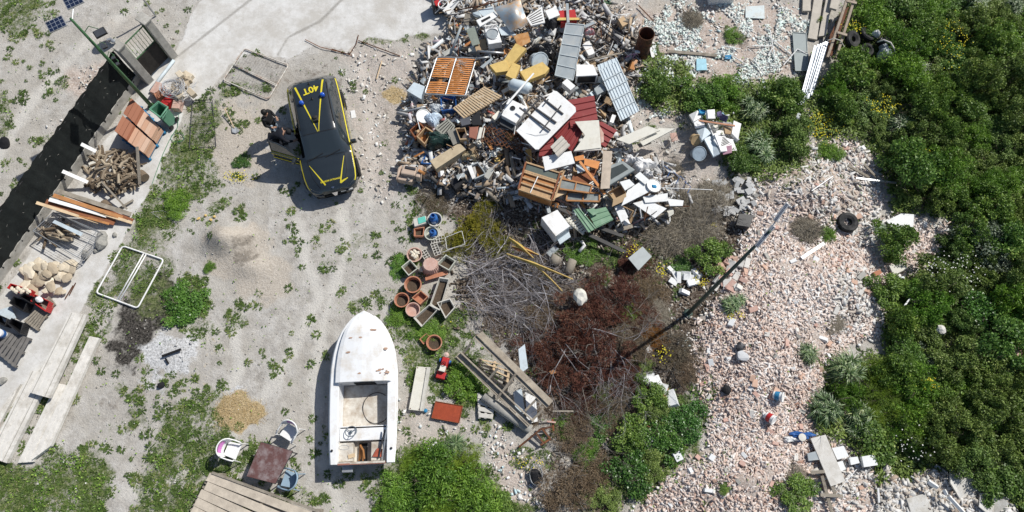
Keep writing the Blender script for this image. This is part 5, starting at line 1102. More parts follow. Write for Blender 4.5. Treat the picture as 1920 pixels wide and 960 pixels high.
        mb = MB(); mb.grid(rows); mb.build(name, m, t, loc=(0, 0, 0), smooth=True)
    # roof V, hood V, shoulder lines
    stripe([(.50,-1.62),(.06,.16),(.02,.34)], .068, .02); stripe([(-.50,-1.72),(-.07,.12),(-.02,.34)], .068, .02)
    stripe([(.62,1.28),(.22,2.10)], .015, .05); stripe([(-.62,1.20),(-.30,2.14)], .015, .05); stripe([(-.30,2.12),(-.58,2.0)], .07, .02)
    for s in (1, -1):
        # flank stripe along the shoulder
        rows = []
        for y in np.linspace(-2.05, 2.1, 70):
            if s == 1 and -.12 < y < .93: continue
            p = sect(y); hw = .014*(1 if abs(y) < 1.6 else .7); a = Vector((s*(p[5][0]+.006), y, p[5][1])); b_ = Vector((s*(p[6][0]+.004), y, p[6][1]+.006)); rows.append([lerp(a, b_, .45), lerp(a, b_, 1)])
        if s == 1: cut = len([y for y in np.linspace(-2.05, 2.1, 70) if y <= -.12]); parts_ = [rows[:cut], rows[cut:]]
        else: parts_ = [rows]
        for r_ in parts_: mb = MB(); mb.grid(r_); mb.build('side_stripe', YEL, t, loc=(0, 0, 0))
        rows = []
        for y in np.linspace(-1.5, 1.4, 40):
            if s == 1 and y < .95: continue
            p = sect(y); rows.append([Vector((s*(p[3][0]+.008), y, p[3][1]-.03)), Vector((s*(p[3][0]+.008), y, p[3][1]+.03))])
        mb = MB(); mb.grid(rows); mb.build('side_stripe', YEL, t, loc=(0, 0, 0))
    for pts in ([(.66,1.08),(-.66,1.08)], [(.60,.36),(-.60,.36)], [(.66,1.1),(.6,1.75),(.42,2.16)], [(-.66,1.1),(-.6,1.75),(-.42,2.16)], [(.57,-1.84),(-.57,-1.84)]): stripe(pts, .016, .016, 'panel_seam', 16, M_BLACKM)
    # writing
    def text(s, size, x, y, rot, m, w_=1.):
        cu = bpy.data.curves.new('text', 'FONT'); cu.body = s; cu.size = size; cu.align_x = 'CENTER'; cu.align_y = 'CENTER'; cu.offset = size*.025; cu.resolution_u = 3
        o = bpy.data.objects.new('text', cu); COL.objects.link(o); dg = bpy.context.evaluated_depsgraph_get(); me = bpy.data.meshes.new_from_object(o.evaluated_get(dg)); bpy.data.objects.remove(o)
        bm = bmesh.new(); bm.from_mesh(me); bmesh.ops.subdivide_edges(bm, edges=[e for e in bm.edges if e.calc_length() > .06], cuts=2); bm.to_mesh(me); bm.free()
        Rz = Matrix.Rotation(rot, 3, 'Z')
        for v in me.vertices: p = Rz @ Vector((v.co.x*w_, v.co.y, 0)); v.co = top(x+p.x, y+p.y, .009)
        me.materials.clear(); me.materials.append(m); q = bpy.data.objects.new('lettering', me); COL.objects.link(q); q.parent = t
    text('40T', .36, -.02, -1.36, .16, YEL, 1.0); text('GUARDIA DI FINANZA', .085, .0, 1.98, math.pi+.02, YEL, .85)
    # details
    for x, y in ((.36, -.86), (-.40, -1.0)):
        mb = MB(); p = top(x, y, 0); mb.lathe(p, [(.085, 0), (.085, .03), (.08, .12), (.05, .15), (0, .155)], 20); o = mb.build('beacon', BL, t, loc=(0, 0, 0), smooth=True); mb = MB(); mb.lathe(p, [(.1, 0), (.1, .03), (.06, .031)], 20); mb.build('beacon_base', CLAD, o, loc=(0, 0, 0))
    mb = MB(); p = top(.0, -.12, 0); mb.box(p + Vector((0, 0, .05)), (.2, .26, .1), taper=.8); mb.lathe(p + Vector((0, -.02, .1)), [(.07, 0), (.07, .05), (0, .06)], 14); mb.build('roof_camera', CLAD, t, loc=(0, 0, 0), bev=.015)
    for (x, y) in ((.0, -1.62), (-.02, -.95)): mb = MB(); mb.lathe(top(x, y, 0), [(.045, 0), (.04, .03), (.012, .05), (.008, .18), (0, .18)], 10); mb.build('antenna', CLAD, t, loc=(0, 0, 0))
    for s in (1, -1):
        mb = MB(); mb.tube([top(s*.60, y, .03) for y in np.linspace(-1.6, .15, 9)], .018, 6); mb.build('roof_rail', CLAD, t, loc=(0, 0, 0), smooth=True)
        if s == -1:
            mb = MB(); mb.box((s*1.05, .72, 1.05), (.22, .13, .15), taper=.8); mb.box((s*.96, .74, .99), (.1, .07, .04)); mb.build('wing_mirror', PAINT, t, loc=(0, 0, 0), bev=.02)
        mb = MB(); mb.grid([[Vector((s*x_, y_, z_+dz)) for x_, y_, z_ in ((.46, 2.25, .68), (.60, 2.20, .71), (.74, 2.1, .755), (.84, 1.95, .79))] for dz in (-.03, .05)]); o = mb.build('headlight', mat('headlight_glass', (.5, .52, .55), .1, .1, 2, 0, spec=.8), t, loc=(0, 0, 0)); 
        mb = MB(); mb.box((s*.6, -2.235, .84), (.3, .04, .07)); mb.build('taillight', mat('taillight', (.3, .01, .01), .2), t, loc=(0, 0, 0))
        for y in (-1.42, 1.42):
            MX = Matrix.Rotation(R(90)*s, 3, 'Y'); mb = MB(); mb.lathe((s*.80, y, .35), [(.2, .0), (.33, .0), (.355, .03), (.355, .15), (.33, .175), (.24, .175)], 26, MX); o = mb.build('wheel', mat('tyre_rubber', (.018, .018, .018), .85), t, loc=(0, 0, 0)); mb = MB(); mb.lathe((s*.80, y, .35), [(0, .12), (.06, .15), (.06, .16), (.19, .14), (.24, .17), (.245, .15)], 26, MX); mb.build('rim', M_GALV, o, loc=(0, 0, 0))
            mb = MB(); mb.grid([[Vector((s*(.955 if r_ else .952), y+math.cos(a)*rr_, max(.27, .35+math.sin(a)*rr_))) for a in np.linspace(-.15, 3.29, 18)] for r_, rr_ in ((0, .37), (1, .45))]); mb.build('wheel_arch', CLAD, t, loc=(0, 0, 0))
    mb = MB(); mb.prism([Vector((-.16, 2.27, .74)), Vector((.16, 2.27, .74)), Vector((.04, 2.355, .42)), Vector((-.04, 2.355, .42))], .02); mb.build('grille', CH, t, loc=(0, 0, 0)); mb = MB(); mb.lathe(top(0, 2.2, .0), [(.05, 0), (.05, .008), (0, .012)], 16); mb.build('badge', CH, t, loc=(0, 0, 0))
    mb = MB(); mb.box((-.42, 2.3, .55), (.42, .02, .1)); mb.build('number_plate', M_WHITEP, t, loc=(0, 0, 0)); mb = MB(); mb.box((.02, 2.2, .36), (1.3, .2, .14)); mb.build('front_bumper', CLAD, t, loc=(0, 0, 0), bev=.04)
    for x0 in (-.3, .3): mb = MB(); mb.tube([top(x0+.3, 1.12, .015), top(x0-.25, .98, .02)], .012, 5); mb.build('wiper', CLAD, t, loc=(0, 0, 0))
    stripe([(.58,-1.9),(-.58,-1.9)], .03, .03, 'rear_spoiler', 14, CLAD); 
    mb = MB()
    for x in (-.3, .3): mb.tube([top(x-.06, -1.78, .01), top(x+.06, -1.78, .01)], .008, 4)
    mb.build('roof_clip', CLAD, t, loc=(0, 0, 0))
    # interior seen through the door opening
    IN = mat('car_interior', (.03, .03, .032), .8); mb = MB(); mb.box((0, .3, .36), (1.75, 1.9, .05)); mb.box((.1, .98, .68), (1.5, .14, .5)); mb.build('cabin_floor', IN, t, loc=(0, 0, 0))
    for x in (.42, -.42):
        mb = MB(); mb.box((x, .1, .55), (.5, .52, .18)); mb.box((x, -.22, .88), (.48, .14, .62), M=Matrix.Rotation(R(12), 3, 'X')); mb.box((x, -.3, 1.27), (.24, .1, .16)); mb.build('front_seat', mat('seat_fabric', (.06, .06, .065), .9), t, loc=(0, 0, 0), bev=.03)
    # open door on the right flank (+X), hinged at the front
    hp = Vector((.95, .93, 0)); dr = bpy.data.objects.new('open_door', None); COL.objects.link(dr); dr.parent = t; dr.location = hp; dr.rotation_euler = (0, 0, R(58)); Ld = 1.05; dr['label'] = 'open right front door with yellow stripe'
    prof = [(-.035, .34), (0.0, .5), (.01, .62), (-.01, .85), (.005, .95), (-.03, 1.0)]
    mb = MB(); mb.grid([[Vector((x, -y, z)) for x, z in prof] for y in np.linspace(0, Ld, 6)]); mb.grid([[Vector((x-.07, -y, z)) for x, z in prof][::-1] for y in np.linspace(0, Ld, 6)])
    for y in (0, Ld): mb.grid([[Vector((x, -y, z)) for x, z in prof], [Vector((x-.07, -y, z)) for x, z in prof]])
    mb.grid([[Vector((-.03, -y, 1.0)) for y in (0, Ld)], [Vector((-.10, -y, 1.0)) for y in (0, Ld)]]); mb.build('door_panel', PAINT, dr, loc=(0, 0, 0))
    mb = MB(); mb.tube([Vector((-.06, -.02, 1.0)), Vector((-.16, -.42, 1.36)), Vector((-.19, -.75, 1.48)), Vector((-.19, -Ld, 1.5)), Vector((-.06, -Ld, 1.0))], .022, 6); mb.build('window_frame', PAINT, dr, loc=(0, 0, 0))
    mb = MB(); mb.add([Vector((-.06, -.05, 1.0)), Vector((-.06, -Ld, 1.0)), Vector((-.19, -Ld, 1.48)), Vector((-.19, -.75, 1.46)), Vector((-.16, -.42, 1.34))], [(0, 1, 2, 3, 4)]); mb.build('door_glass', GL, dr, loc=(0, 0, 0))
    mb = MB(); mb.grid([[Vector((.014, -y, .60)), Vector((.016, -y, .68))] for y in (0, Ld)]); mb.grid([[Vector((.008, -y, .9)), Vector((.01, -y, .95))] for y in (0, Ld)]); mb.grid([[Vector((-.03, -y, 1.004)), Vector((-.055, -y, 1.004))] for y in (0, Ld)]); mb.build('door_stripe', YEL, dr, loc=(0, 0, 0))
    mb = MB(); mb.box((.12, -.1, 1.05), (.22, .12, .15), taper=.8); mb.build('wing_mirror', PAINT, dr, loc=(0, 0, 0), bev=.02); mb = MB(); mb.box((.03, -.85, .86), (.03, .18, .025)); mb.build('door_handle', PAINT, dr, loc=(0, 0, 0))
    t.scale = (1.03, 1.01, .98); t.location += Vector((-.06, .14, 0)); return t, hd
CAR, CAR_HD = car()

# ---------------------------------------------------------------- people
def skin(name, J, E, rad, m, parent, sub=2, root=None):
    keys = list(J); me = bpy.data.meshes.new(name); me.from_pydata([Vector(J[k]) for k in keys], [(keys.index(a), keys.index(b)) for a, b in E], []); me.materials.append(m)
    o = bpy.data.objects.new(name, me); COL.objects.link(o); o.parent = parent
    o.modifiers.new('skin', 'SKIN'); s = o.modifiers.new('sub', 'SUBSURF'); s.levels = s.render_levels = sub
    if not me.skin_vertices: me.skin_vertices.new()
    for i, k in enumerate(keys):
        r = rad[k]; me.skin_vertices[0].data[i].radius = (r, r) if not isinstance(r, tuple) else r; me.skin_vertices[0].data[i].use_root = (k == (root or keys[0]))
    dg = bpy.context.evaluated_depsgraph_get(); ev = bpy.data.meshes.new_from_object(o.evaluated_get(dg)); o.modifiers.clear(); o.data = ev; ev.materials.clear(); ev.materials.append(m); ev.polygons.foreach_set('use_smooth', [True]*len(ev.polygons)); return o
def person(label, base, face, J, top_m, leg_m, hair_m, skin_m, cap=False):
    """J: joints in body space (x right, y forward, z up)"""
    t = thing('person', label, 'person', base, math.atan2(-face[0], face[1]))
    V = {k: Vector(v) for k, v in J.items()}; r = {'pel': .13, 'spi': .115, 'che': .15, 'nec': .055, 'hd0': .075, 'hd1': .092, 'hd2': .08}
    E = [('pel', 'spi'), ('spi', 'che'), ('che', 'nec'), ('nec', 'hd0'), ('hd0', 'hd1'), ('hd1', 'hd2')]
    for s in 'LR':
        E += [('che', 'sh'+s), ('sh'+s, 'el'+s), ('el'+s, 'wr'+s), ('wr'+s, 'pa'+s), ('pel', 'hp'+s), ('hp'+s, 'kn'+s), ('kn'+s, 'an'+s), ('an'+s, 'to'+s)]
        r.update({'sh'+s: .065, 'el'+s: .042, 'wr'+s: .027, 'pa'+s: .032, 'hp'+s: .085, 'kn'+s: .055, 'an'+s: .038, 'to'+s: .03})
        d_ = (V['pa'+s]-V['wr'+s]).normalized(); V['pa'+s] = V['wr'+s] + d_*.07; sx = 1 if s == 'R' else -1; lat = d_.cross(Vector((0, 0, 1))); lat = lat.normalized() if lat.length > .1 else Vector((0, 1, 0))
        for k, (o_, l_) in enumerate(((-.03, .06), (-.01, .075), (.01, .07), (.03, .055))):
            a, b_ = 'f%d%s' % (k, s), 'g%d%s' % (k, s); V[a] = V['pa'+s] + lat*o_ + d_*.03; V[b_] = V[a] + d_*l_*.9 + Vector((0, 0, -.012)); E += [('pa'+s, a), (a, b_)]; r[a] = .0095; r[b_] = .008
        V['th'+s] = V['wr'+s] + d_*.03 + lat*.045*sx; V['tt'+s] = V['th'+s] + d_*.045 + lat*.012*sx; E += [('wr'+s, 'th'+s), ('th'+s, 'tt'+s)]; r['th'+s] = .011; r['tt'+s] = .009
    body = skin('body', V, E, r, skin_m, t, 1, 'pel')
    # face details
    hd = V['hd1']; fw = (V['hd1']-V['hd0']).cross(Vector((1, 0, 0))); fw = fw.normalized()*-1 if fw.y > 0 else fw.normalized(); fw = -fw if fw.y < 0 else fw; up = (V['hd2']-V['hd0']).normalized(); rt = fw.cross(up)
    mb = MB(); mb.tube([hd + fw*.085 + up*.01, hd + fw*.112 - up*.02], .013, 6, r2=.018)
    for s in (1, -1): mb.lathe(hd + rt*s*.088, [(.0, -.012), (.028, 0), (0, .012)], 8, Matrix.Rotation(R(90), 3, 'Y'))
    mb.build('nose_and_ears', skin_m, t, loc=(0, 0, 0), smooth=True)
    mb = MB(); [mb.lathe(hd + fw*.086 + rt*s*.032 + up*.012, [(0, -.008), (.012, 0), (0, .008)], 8) for s in (1, -1)]; mb.build('eyes', M_BLACKP, t, loc=(0, 0, 0)); mb = MB(); mb.tube([hd + fw*.084 - up*.05 + rt*.02, hd + fw*.084 - up*.05 - rt*.02], .006, 5); mb.build('mouth', M_RED, t, loc=(0, 0, 0))
    # hair or cap: a shell over the top and back of the head
    H = Matrix((rt, fw, up)).transposed(); mb = MB(); mb.lathe(hd + up*.03 - fw*.012, [(.104, -.045), (.112, .0), (.105, .045), (.08, .085), (.04, .105), (0, .11)], 16, H)
    if cap: mb.prism([hd + fw*.07 + rt*.07 + up*.03, hd + fw*.17 + rt*.045 + up*.02, hd + fw*.17 - rt*.045 + up*.02, hd + fw*.07 - rt*.07 + up*.03], .012)
    mb.build('cap' if cap else 'hair', hair_m, t, loc=(0, 0, 0), smooth=True)
    # jacket with sleeves, trousers, shoes
    Jk = {k: V[k] for k in ('pel', 'spi', 'che')}; Jk['nec'] = lerp(V['che'], V['nec'], .75); Jk['hem'] = V['pel'] - (V['spi']-V['pel'])*.5; rj = {'pel': .158, 'spi': .145, 'che': .172, 'nec': .08, 'hem': .165}; Ej = [('pel', 'spi'), ('spi', 'che'), ('che', 'nec'), ('pel', 'hem')]
    for s in 'LR': Jk.update({k+s: V[k+s] for k in ('sh', 'el')}); Jk['wr'+s] = lerp(V['el'+s], V['wr'+s], .93); Ej += [('che', 'sh'+s), ('sh'+s, 'el'+s), ('el'+s, 'wr'+s)]; rj.update({'sh'+s: .088, 'el'+s: .062, 'wr'+s: .043})
    skin('jacket', Jk, Ej, rj, top_m, t, 2, 'pel')
    Jt = {'pel': V['pel']}; rt_ = {'pel': .14}; Et = []
    for s in 'LR': Jt.update({'hp'+s: V['hp'+s], 'kn'+s: V['kn'+s], 'an'+s: lerp(V['kn'+s], V['an'+s], .95)}); rt_.update({'hp'+s: .105, 'kn'+s: .075, 'an'+s: .06}); Et += [('pel', 'hp'+s), ('hp'+s, 'kn'+s), ('kn'+s, 'an'+s)]
    skin('trousers', Jt, Et, rt_, leg_m, t, 2, 'pel')
    for s in 'LR':
        a, b_ = V['an'+s], V['to'+s]; q = Vector((b_.x, b_.y, .035)); mb = MB(); mb.tube([Vector((a.x, a.y-.05, .05)), Vector((a.x, a.y, .055)), q, q + (q-Vector((a.x, a.y, .035))).normalized()*.07], [.04, .052, .045, .025], 8); mb.build('shoe', M_BLACKP, t, loc=(0, 0, 0), smooth=True)
    return t
SK = mat('skin', (.42, .25, .17), .6, .06, 8, 0); NAVY = mat('dark_navy_cloth', (.012, .014, .022), .85, .25, 6, .2); JEAN = mat('light_blue_denim', (.3, .38, .47), .85, .2, 8, .2); BLKC = mat('black_cloth', (.014, .014, .016), .8, .3, 6, .2); HAIR = mat('dark_hair', (.012, .01, .009), .6, .3, 20, .2)
b1 = at(521, 252, 0); fc = (CAR.location - b1); fc.z = 0; fc.normalize()
STAND = dict(pel=(0, 0, .95), spi=(0, .01, 1.1), che=(0, 0, 1.33), nec=(0, .01, 1.5), hd0=(0, .03, 1.56), hd1=(0, .035, 1.63), hd2=(0, .03, 1.69), hpL=(-.1, 0, .9), knL=(-.12, .03, .5), anL=(-.13, -.02, .08), toL=(-.15, .14, .04), hpR=(.1, 0, .9), knR=(.12, .06, .5), anR=(.14, .04, .08), toR=(.18, .19, .04), shL=(-.2, 0, 1.42), elL=(-.3, -.02, 1.16), wrL=(-.2, .2, 1.06), paL=(-.14, .27, 1.06), shR=(.2, 0, 1.42), elR=(.29, .03, 1.16), wrR=(.24, .26, 1.08), paR=(.2, .33, 1.08))
person('person in a black jacket and light jeans standing behind the open car door', b1, (math.sin(1.9), math.cos(1.9)), STAND, BLKC, JEAN, HAIR, SK)
b2 = at(533, 277, 0)
BEND = dict(pel=(0, -.12, .86), spi=(0, .02, .98), che=(0, .22, 1.1), nec=(0, .36, 1.17), hd0=(0, .42, 1.18), hd1=(0, .49, 1.2), hd2=(0, .54, 1.22), hpL=(-.1, -.1, .82), knL=(-.13, .05, .45), anL=(-.14, -.08, .08), toL=(-.15, .08, .04), hpR=(.1, -.1, .82), knR=(.14, .08, .46), anR=(.15, .02, .08), toR=(.17, .18, .04), shL=(-.19, .24, 1.14), elL=(-.25, .42, .94), wrL=(-.16, .62, .88), paL=(-.12, .7, .88), shR=(.19, .24, 1.14), elR=(.27, .42, .96), wrR=(.2, .64, .9), paR=(.16, .72, .9))
person('person in dark uniform and cap bending into the open car door', b2, (math.sin(1.55), math.cos(1.55)), BEND, NAVY, NAVY, BLKC, SK, True)
slab('paper_sheet', 'small white sheet lying on the dirt right of the car roof', 'sheet', [(657,208),(665,206),(668,220),(659,222)], .02, .01, M_WHITEP)
# ---------------------------------------------------------------- boat
def boat():
    zb = .98; bow = at0(683, 584, zb+.12); st = at0(678, 869, zb-.06); hd = Vector((bow.x-st.x, bow.y-st.y, 0)); L = hd.length; hd.normalize(); rz = math.atan2(-hd.x, hd.y)
    o0 = Vector((st.x, st.y, 0)); t = thing('motorboat', 'white open motorboat standing on the dirt, old and stained, bow up', 'boat', o0, rz)
    GEL = mat('white_gelcoat', (.80, .81, .82), .35, .03, 2, .03, coat=.2, dirt=(.62, .56, .48), dirt_amt=.41); INN = mat('stained_cockpit_white', (.64, .61, .55), .6, .1, 3, .1, dirt=(.36, .29, .22), dirt_amt=.47); FLAKE = mat('flaked_brown_patch', (.45, .3, .22), .9, .3, 8, .2)
    s = np.array([0, .1, .3, .5, .62, .72, .8, .87, .93, .97, 1.]); W = np.array([1.0, 1.04, 1.08, 1.09, 1.07, 1.0, .89, .74, .53, .32, .03])*.985
    def hw(u): return float(np.interp(u, s, W))
    U = np.concatenate([np.linspace(0, .6, 19), np.linspace(.62, 1, 28)])
    def zg(u): return zb - .06 + .2*u*u
    def keel(u): return .16 + .5*max(0, (u-.72)/.28)**2.2
    mb = MB(); rows = []
    for u in U:
        w_ = hw(u); k = keel(u); y = u*L; zz = zg(u); rows.append([Vector((w_, y, zz)), Vector((w_*1.015, y, zz-.06)), Vector((w_*.97, y-.02*u, zz-.2)), Vector((w_*.9, y-.10*u, lerp(k, zz, .45))), Vector((w_*.78, y-.16*u, lerp(k, zz, .2))), Vector((0.0, y-.2*u, k)), Vector((-w_*.78, y-.16*u, lerp(k, zz, .2))), Vector((-w_*.9, y-.10*u, lerp(k, zz, .45))), Vector((-w_*.97, y-.02*u, zz-.2)), Vector((-w_*1.015, y, zz-.06)), Vector((-w_, y, zz))])
    mb.grid(rows); mb.add(rows[0], [tuple(range(11))[::-1]]); mb.build('hull', GEL, t, loc=(0, 0, 0), smooth=True)
    # deck: side decks, foredeck with raised cabin top
    cu = .52; ci = .775
    for sd in (1, -1):
        rr = []; mb = MB()
        for u in np.linspace(0, cu, 12):
            w_ = hw(u); rr.append([Vector((sd*w_, u*L, zg(u))), Vector((sd*(w_-.03), u*L, zg(u)+.03)), Vector((sd*(ci+.02), u*L, zg(u)+.035)), Vector((sd*ci, u*L, zg(u)+.0)), Vector((sd*(ci-.03), u*L, .42))])
        mb.grid(rr if sd == 1 else [r[::-1] for r in rr])
        mb.build('side_deck', GEL, t, loc=(0, 0, 0), smooth=False)
    mb = MB(); rr = []
    for u in np.linspace(cu, 1, 26):
        w_ = hw(u); h = .16*ss(np.array([(1-u)/.16]))[0]; q = []
        for x, dz in ((-1, 0), (-.97, .03), (-.86, .035), (-.80, .05+h*.75), (-.66, .05+h), (-.3, .06+h*1.12), (0, .065+h*1.15), (.3, .06+h*1.12), (.66, .05+h), (.80, .05+h*.75), (.86, .035), (.97, .03), (1, 0)): q.append(Vector((x*w_, u*L, zg(u)+dz)))
        rr.append(q)
    mb.grid(rr); mb.add(rr[0] + [Vector((ci, cu*L, .42)), Vector((-ci, cu*L, .42))], [tuple(range(15))]); mb.build('foredeck', GEL, t, loc=(0, 0, 0), smooth=False)
    mb = MB(); mb.box((.03, cu*L-.012, .78), (.66, .02, .5)); mb.build('cabin_opening', M_BLACKM, t, loc=(0, 0, 0))
    def on(x, u): w_ = hw(u); return zg(u)+.068+.16*ss(np.array([(1-u)/.16]))[0]*(1.15-.2*abs(x)/w_)
    rg = random.Random(3); mb = MB()
    for (x, y_, sx, sy, n) in ((.62, cu*L+.30, .26, .12, 9), (-.1, cu*L+.27, .04, .03, 2), (.74, cu*L+1.0, .05, .03, 3), (-.5, cu*L+.95, .08, .02, 2), (.35, cu*L+1.65, .16, .012, 3), (-.1, cu*L+1.42, .3, .008, 2)):
        for _ in range(n):
            c = Vector((x+rg.uniform(-sx, sx), y_+rg.uniform(-sy, sy), 0)); q = rg.uniform(.02, .06); u = c.y/L; k = rg.randint(5, 7)
            mb.add([Vector((c.x+math.cos(a)*q*1.8*rg.uniform(.6, 1), c.y+math.sin(a)*q*.8*rg.uniform(.6, 1), on(c.x, u)+.004)) for a in np.linspace(0, 6.28, k, endpoint=False)], [tuple(range(k))])
    mb.build('flaked_patch', FLAKE, t, loc=(0, 0, 0))
    mb = MB(); mb.tube([Vector((x, y, zg(y/L)-.08)) for x, y in [(-hw(u)*1.02, u*L) for u in np.linspace(0, .97, 24)]], .02, 5); mb.tube([Vector((x, y, zg(y/L)-.08)) for x, y in [(hw(u)*1.02, u*L) for u in np.linspace(0, .97, 24)]], .02, 5); mb.build('rubbing_strake', GEL, t, loc=(0, 0, 0))
    # cockpit
    mb = MB(); mb.box((0, cu*L/2, .38), (2*ci-.03, cu*L, .06)); mb.build('cockpit_floor', INN, t, loc=(0, 0, 0))
    mb = MB(); mb.box((-.45, 1.45, .5), (.5, 1.55, .02)); mb.build('floor_mat', INN, t, loc=(0, 0, 0)) if False else None
    yc = 1.02
    mb = MB(); mb.box((0, yc-.08, .58), (2*ci-.05, .46, .34)); mb.box((0, yc+.1, .68), (2*ci-.05, .08, .14)); mb.build('console_bench', GEL, t, loc=(0, 0, 0), bev=.02)
    mb = MB(); mb.box((-.55, .37, .58), (.46, .58, .36)); mb.build('stern_box', INN, t, loc=(0, 0, 0), bev=.015); mb = MB(); mb.box((.5, .37, .56), (.5, .58, .32)); mb.build('stern_box', INN, t, loc=(0, 0, 0), bev=.015)
    mb = MB(); mb.box((-.06, .37, .42), (.26, .56, .03)); mb.build('bilge', M_BLACKM, t, loc=(0, 0, 0))
    mb = MB(); mb.box((0, .03, .66), (2*ci-.1, .06, .5)); mb.build('transom', INN, t, loc=(0, 0, 0))
    mb = MB(); mb.bar((-.75, .0, .9), (.75, 0, .88), .05, .03); mb.build('transom_cap', mat('red_brown_edge', (.35, .16, .12), .7), t, loc=(0, 0, 0))
    c = Vector((-.38, yc-.02, .84)); MW = Matrix.Rotation(R(-25), 3, 'X'); mb = MB(); mb.loop([c + MW @ Vector((math.cos(a)*.18, math.sin(a)*.18, 0)) for a in np.linspace(0, 6.283, 24, endpoint=False)], .014, 6)
    for a in (.5, 2.6, 4.7): mb.tube([c - MW @ Vector((0, 0, .03)), c + MW @ Vector((math.cos(a)*.18, math.sin(a)*.18, 0))], .012, 5)
    mb.tube([c - MW @ Vector((0, 0, .03)), c - MW @ Vector((0, 0, .15))], .025, 8); mb.lathe(c - MW @ Vector((0, 0, .03)), [(.05, 0), (.05, .02), (0, .03)], 12, MW); mb.build('steering_wheel', mat('steel_blue_rim', (.12, .15, .18), .4), t, loc=(0, 0, 0), smooth=True)
    for x in (-.93, .93): mb = MB(); mb.lathe((x, .42, zg(.1)+.03), [(.03, 0), (.03, .03), (.04, .035), (0, .045)], 10); mb.build('cleat', M_BLACKP, t, loc=(0, 0, 0))
    mb = MB(); mb.box((-.5, -.12, .62), (.34, .22, .03)); mb.box((-.5, -.22, .45), (.3, .03, .3)); mb.box((-.5, -.05, .5), (.1, .1, .3)); mb.build('stern_step', M_GALV, t, loc=(0, 0, 0))
    mb = MB(); mb.box((0, cu*L*.95, .62), (2*ci-.1, .30, .4)); mb.build('cockpit_step', INN, t, loc=(0, 0, 0), bev=.02) if False else None
    # things lying in the boat
    M4 = Matrix.Translation(o0) @ Matrix.Rotation(rz, 4, 'Z')
    def Wp(x, y, z): return M4 @ Vector((x, y, z))
    mb = MB(); mb.tube([Wp(.35+.45*math.cos(a), 1.75+.5*math.sin(a), .435+.02*math.sin(3*a)) for a in np.linspace(.9, 5.6, 26)], .012, 5); tag(mb.build('hose', M_BLACKP), 'dark hose curled in a wide arc on the boat floor', 'hose')
    mb = MB(); mb.tube([Wp(.62, .1, .8), Wp(.8, 1.1, 1.06)], .022, 6); tag(mb.build('pole', M_GALV), 'thin grey pole lying across the stern corner of the boat', 'pole'); mb = MB(); mb.tube([Wp(.5, .15, .78), Wp(.72, 1.0, .95)], .03, 6); tag(mb.build('pole', M_STEELD), 'dark pole beside the grey pole in the boat stern', 'pole')
    mb = MB(); mb.prism([Wp(.3, .2, .78), Wp(.6, .18, .79), Wp(.62, .42, .79), Wp(.45, .45, .8)], .03); tag(mb.build('cloth', mat('red_cloth', (.4, .1, .06), .9, .3, 6, .3)), 'red cloth on the right stern box of the boat', 'cloth')
    for i in range(5): mb = MB(); a = Wp(-.16+.05*i, .1+.05*(i % 3), .5+.05*i); b_ = Wp(-.12+.03*i, .6-.04*i, .55+.04*i); mb.bar(a, b_, .05, .02); tag(mb.build('stick', M_WOODO), 'brown stick lying in the engine well of the boat', 'stick', 'sticks in the boat stern')
    mb = MB(); mb.loop([Wp(-.6+.16*math.cos(a), .52+.07*math.sin(a), .77) for a in np.linspace(0, 6.283, 18, endpoint=False)], .006, 4); tag(mb.build('wire', M_CABLE), 'loop of thin wire on the left stern box of the boat', 'wire')
    rk = MB(); rk.box(Wp(-.35, .25, .78), (.22, .12, .03), rz=.3); tag(rk.build('rag', M_WOODL), 'small tan rag on the left stern box of the boat', 'rag')
    # blocks carrying the hull
    for i, (y, x) in enumerate(((.7, .6), (.7, -.6), (2.6, .5), (2.6, -.5), (3.9, 0))):
        mb = MB(); mb.box(Wp(x, y, .12), (.4, .25, .24), rz=rz); mb.box(Wp(x, y, .25+(.08 if y < 3 else .12)), (.35, .2, .16 if y < 3 else .24), rz=rz); tag(mb.build('support_block', M_WOODG), 'wooden block under the boat hull', 'block', 'blocks carrying the boat')
boat()

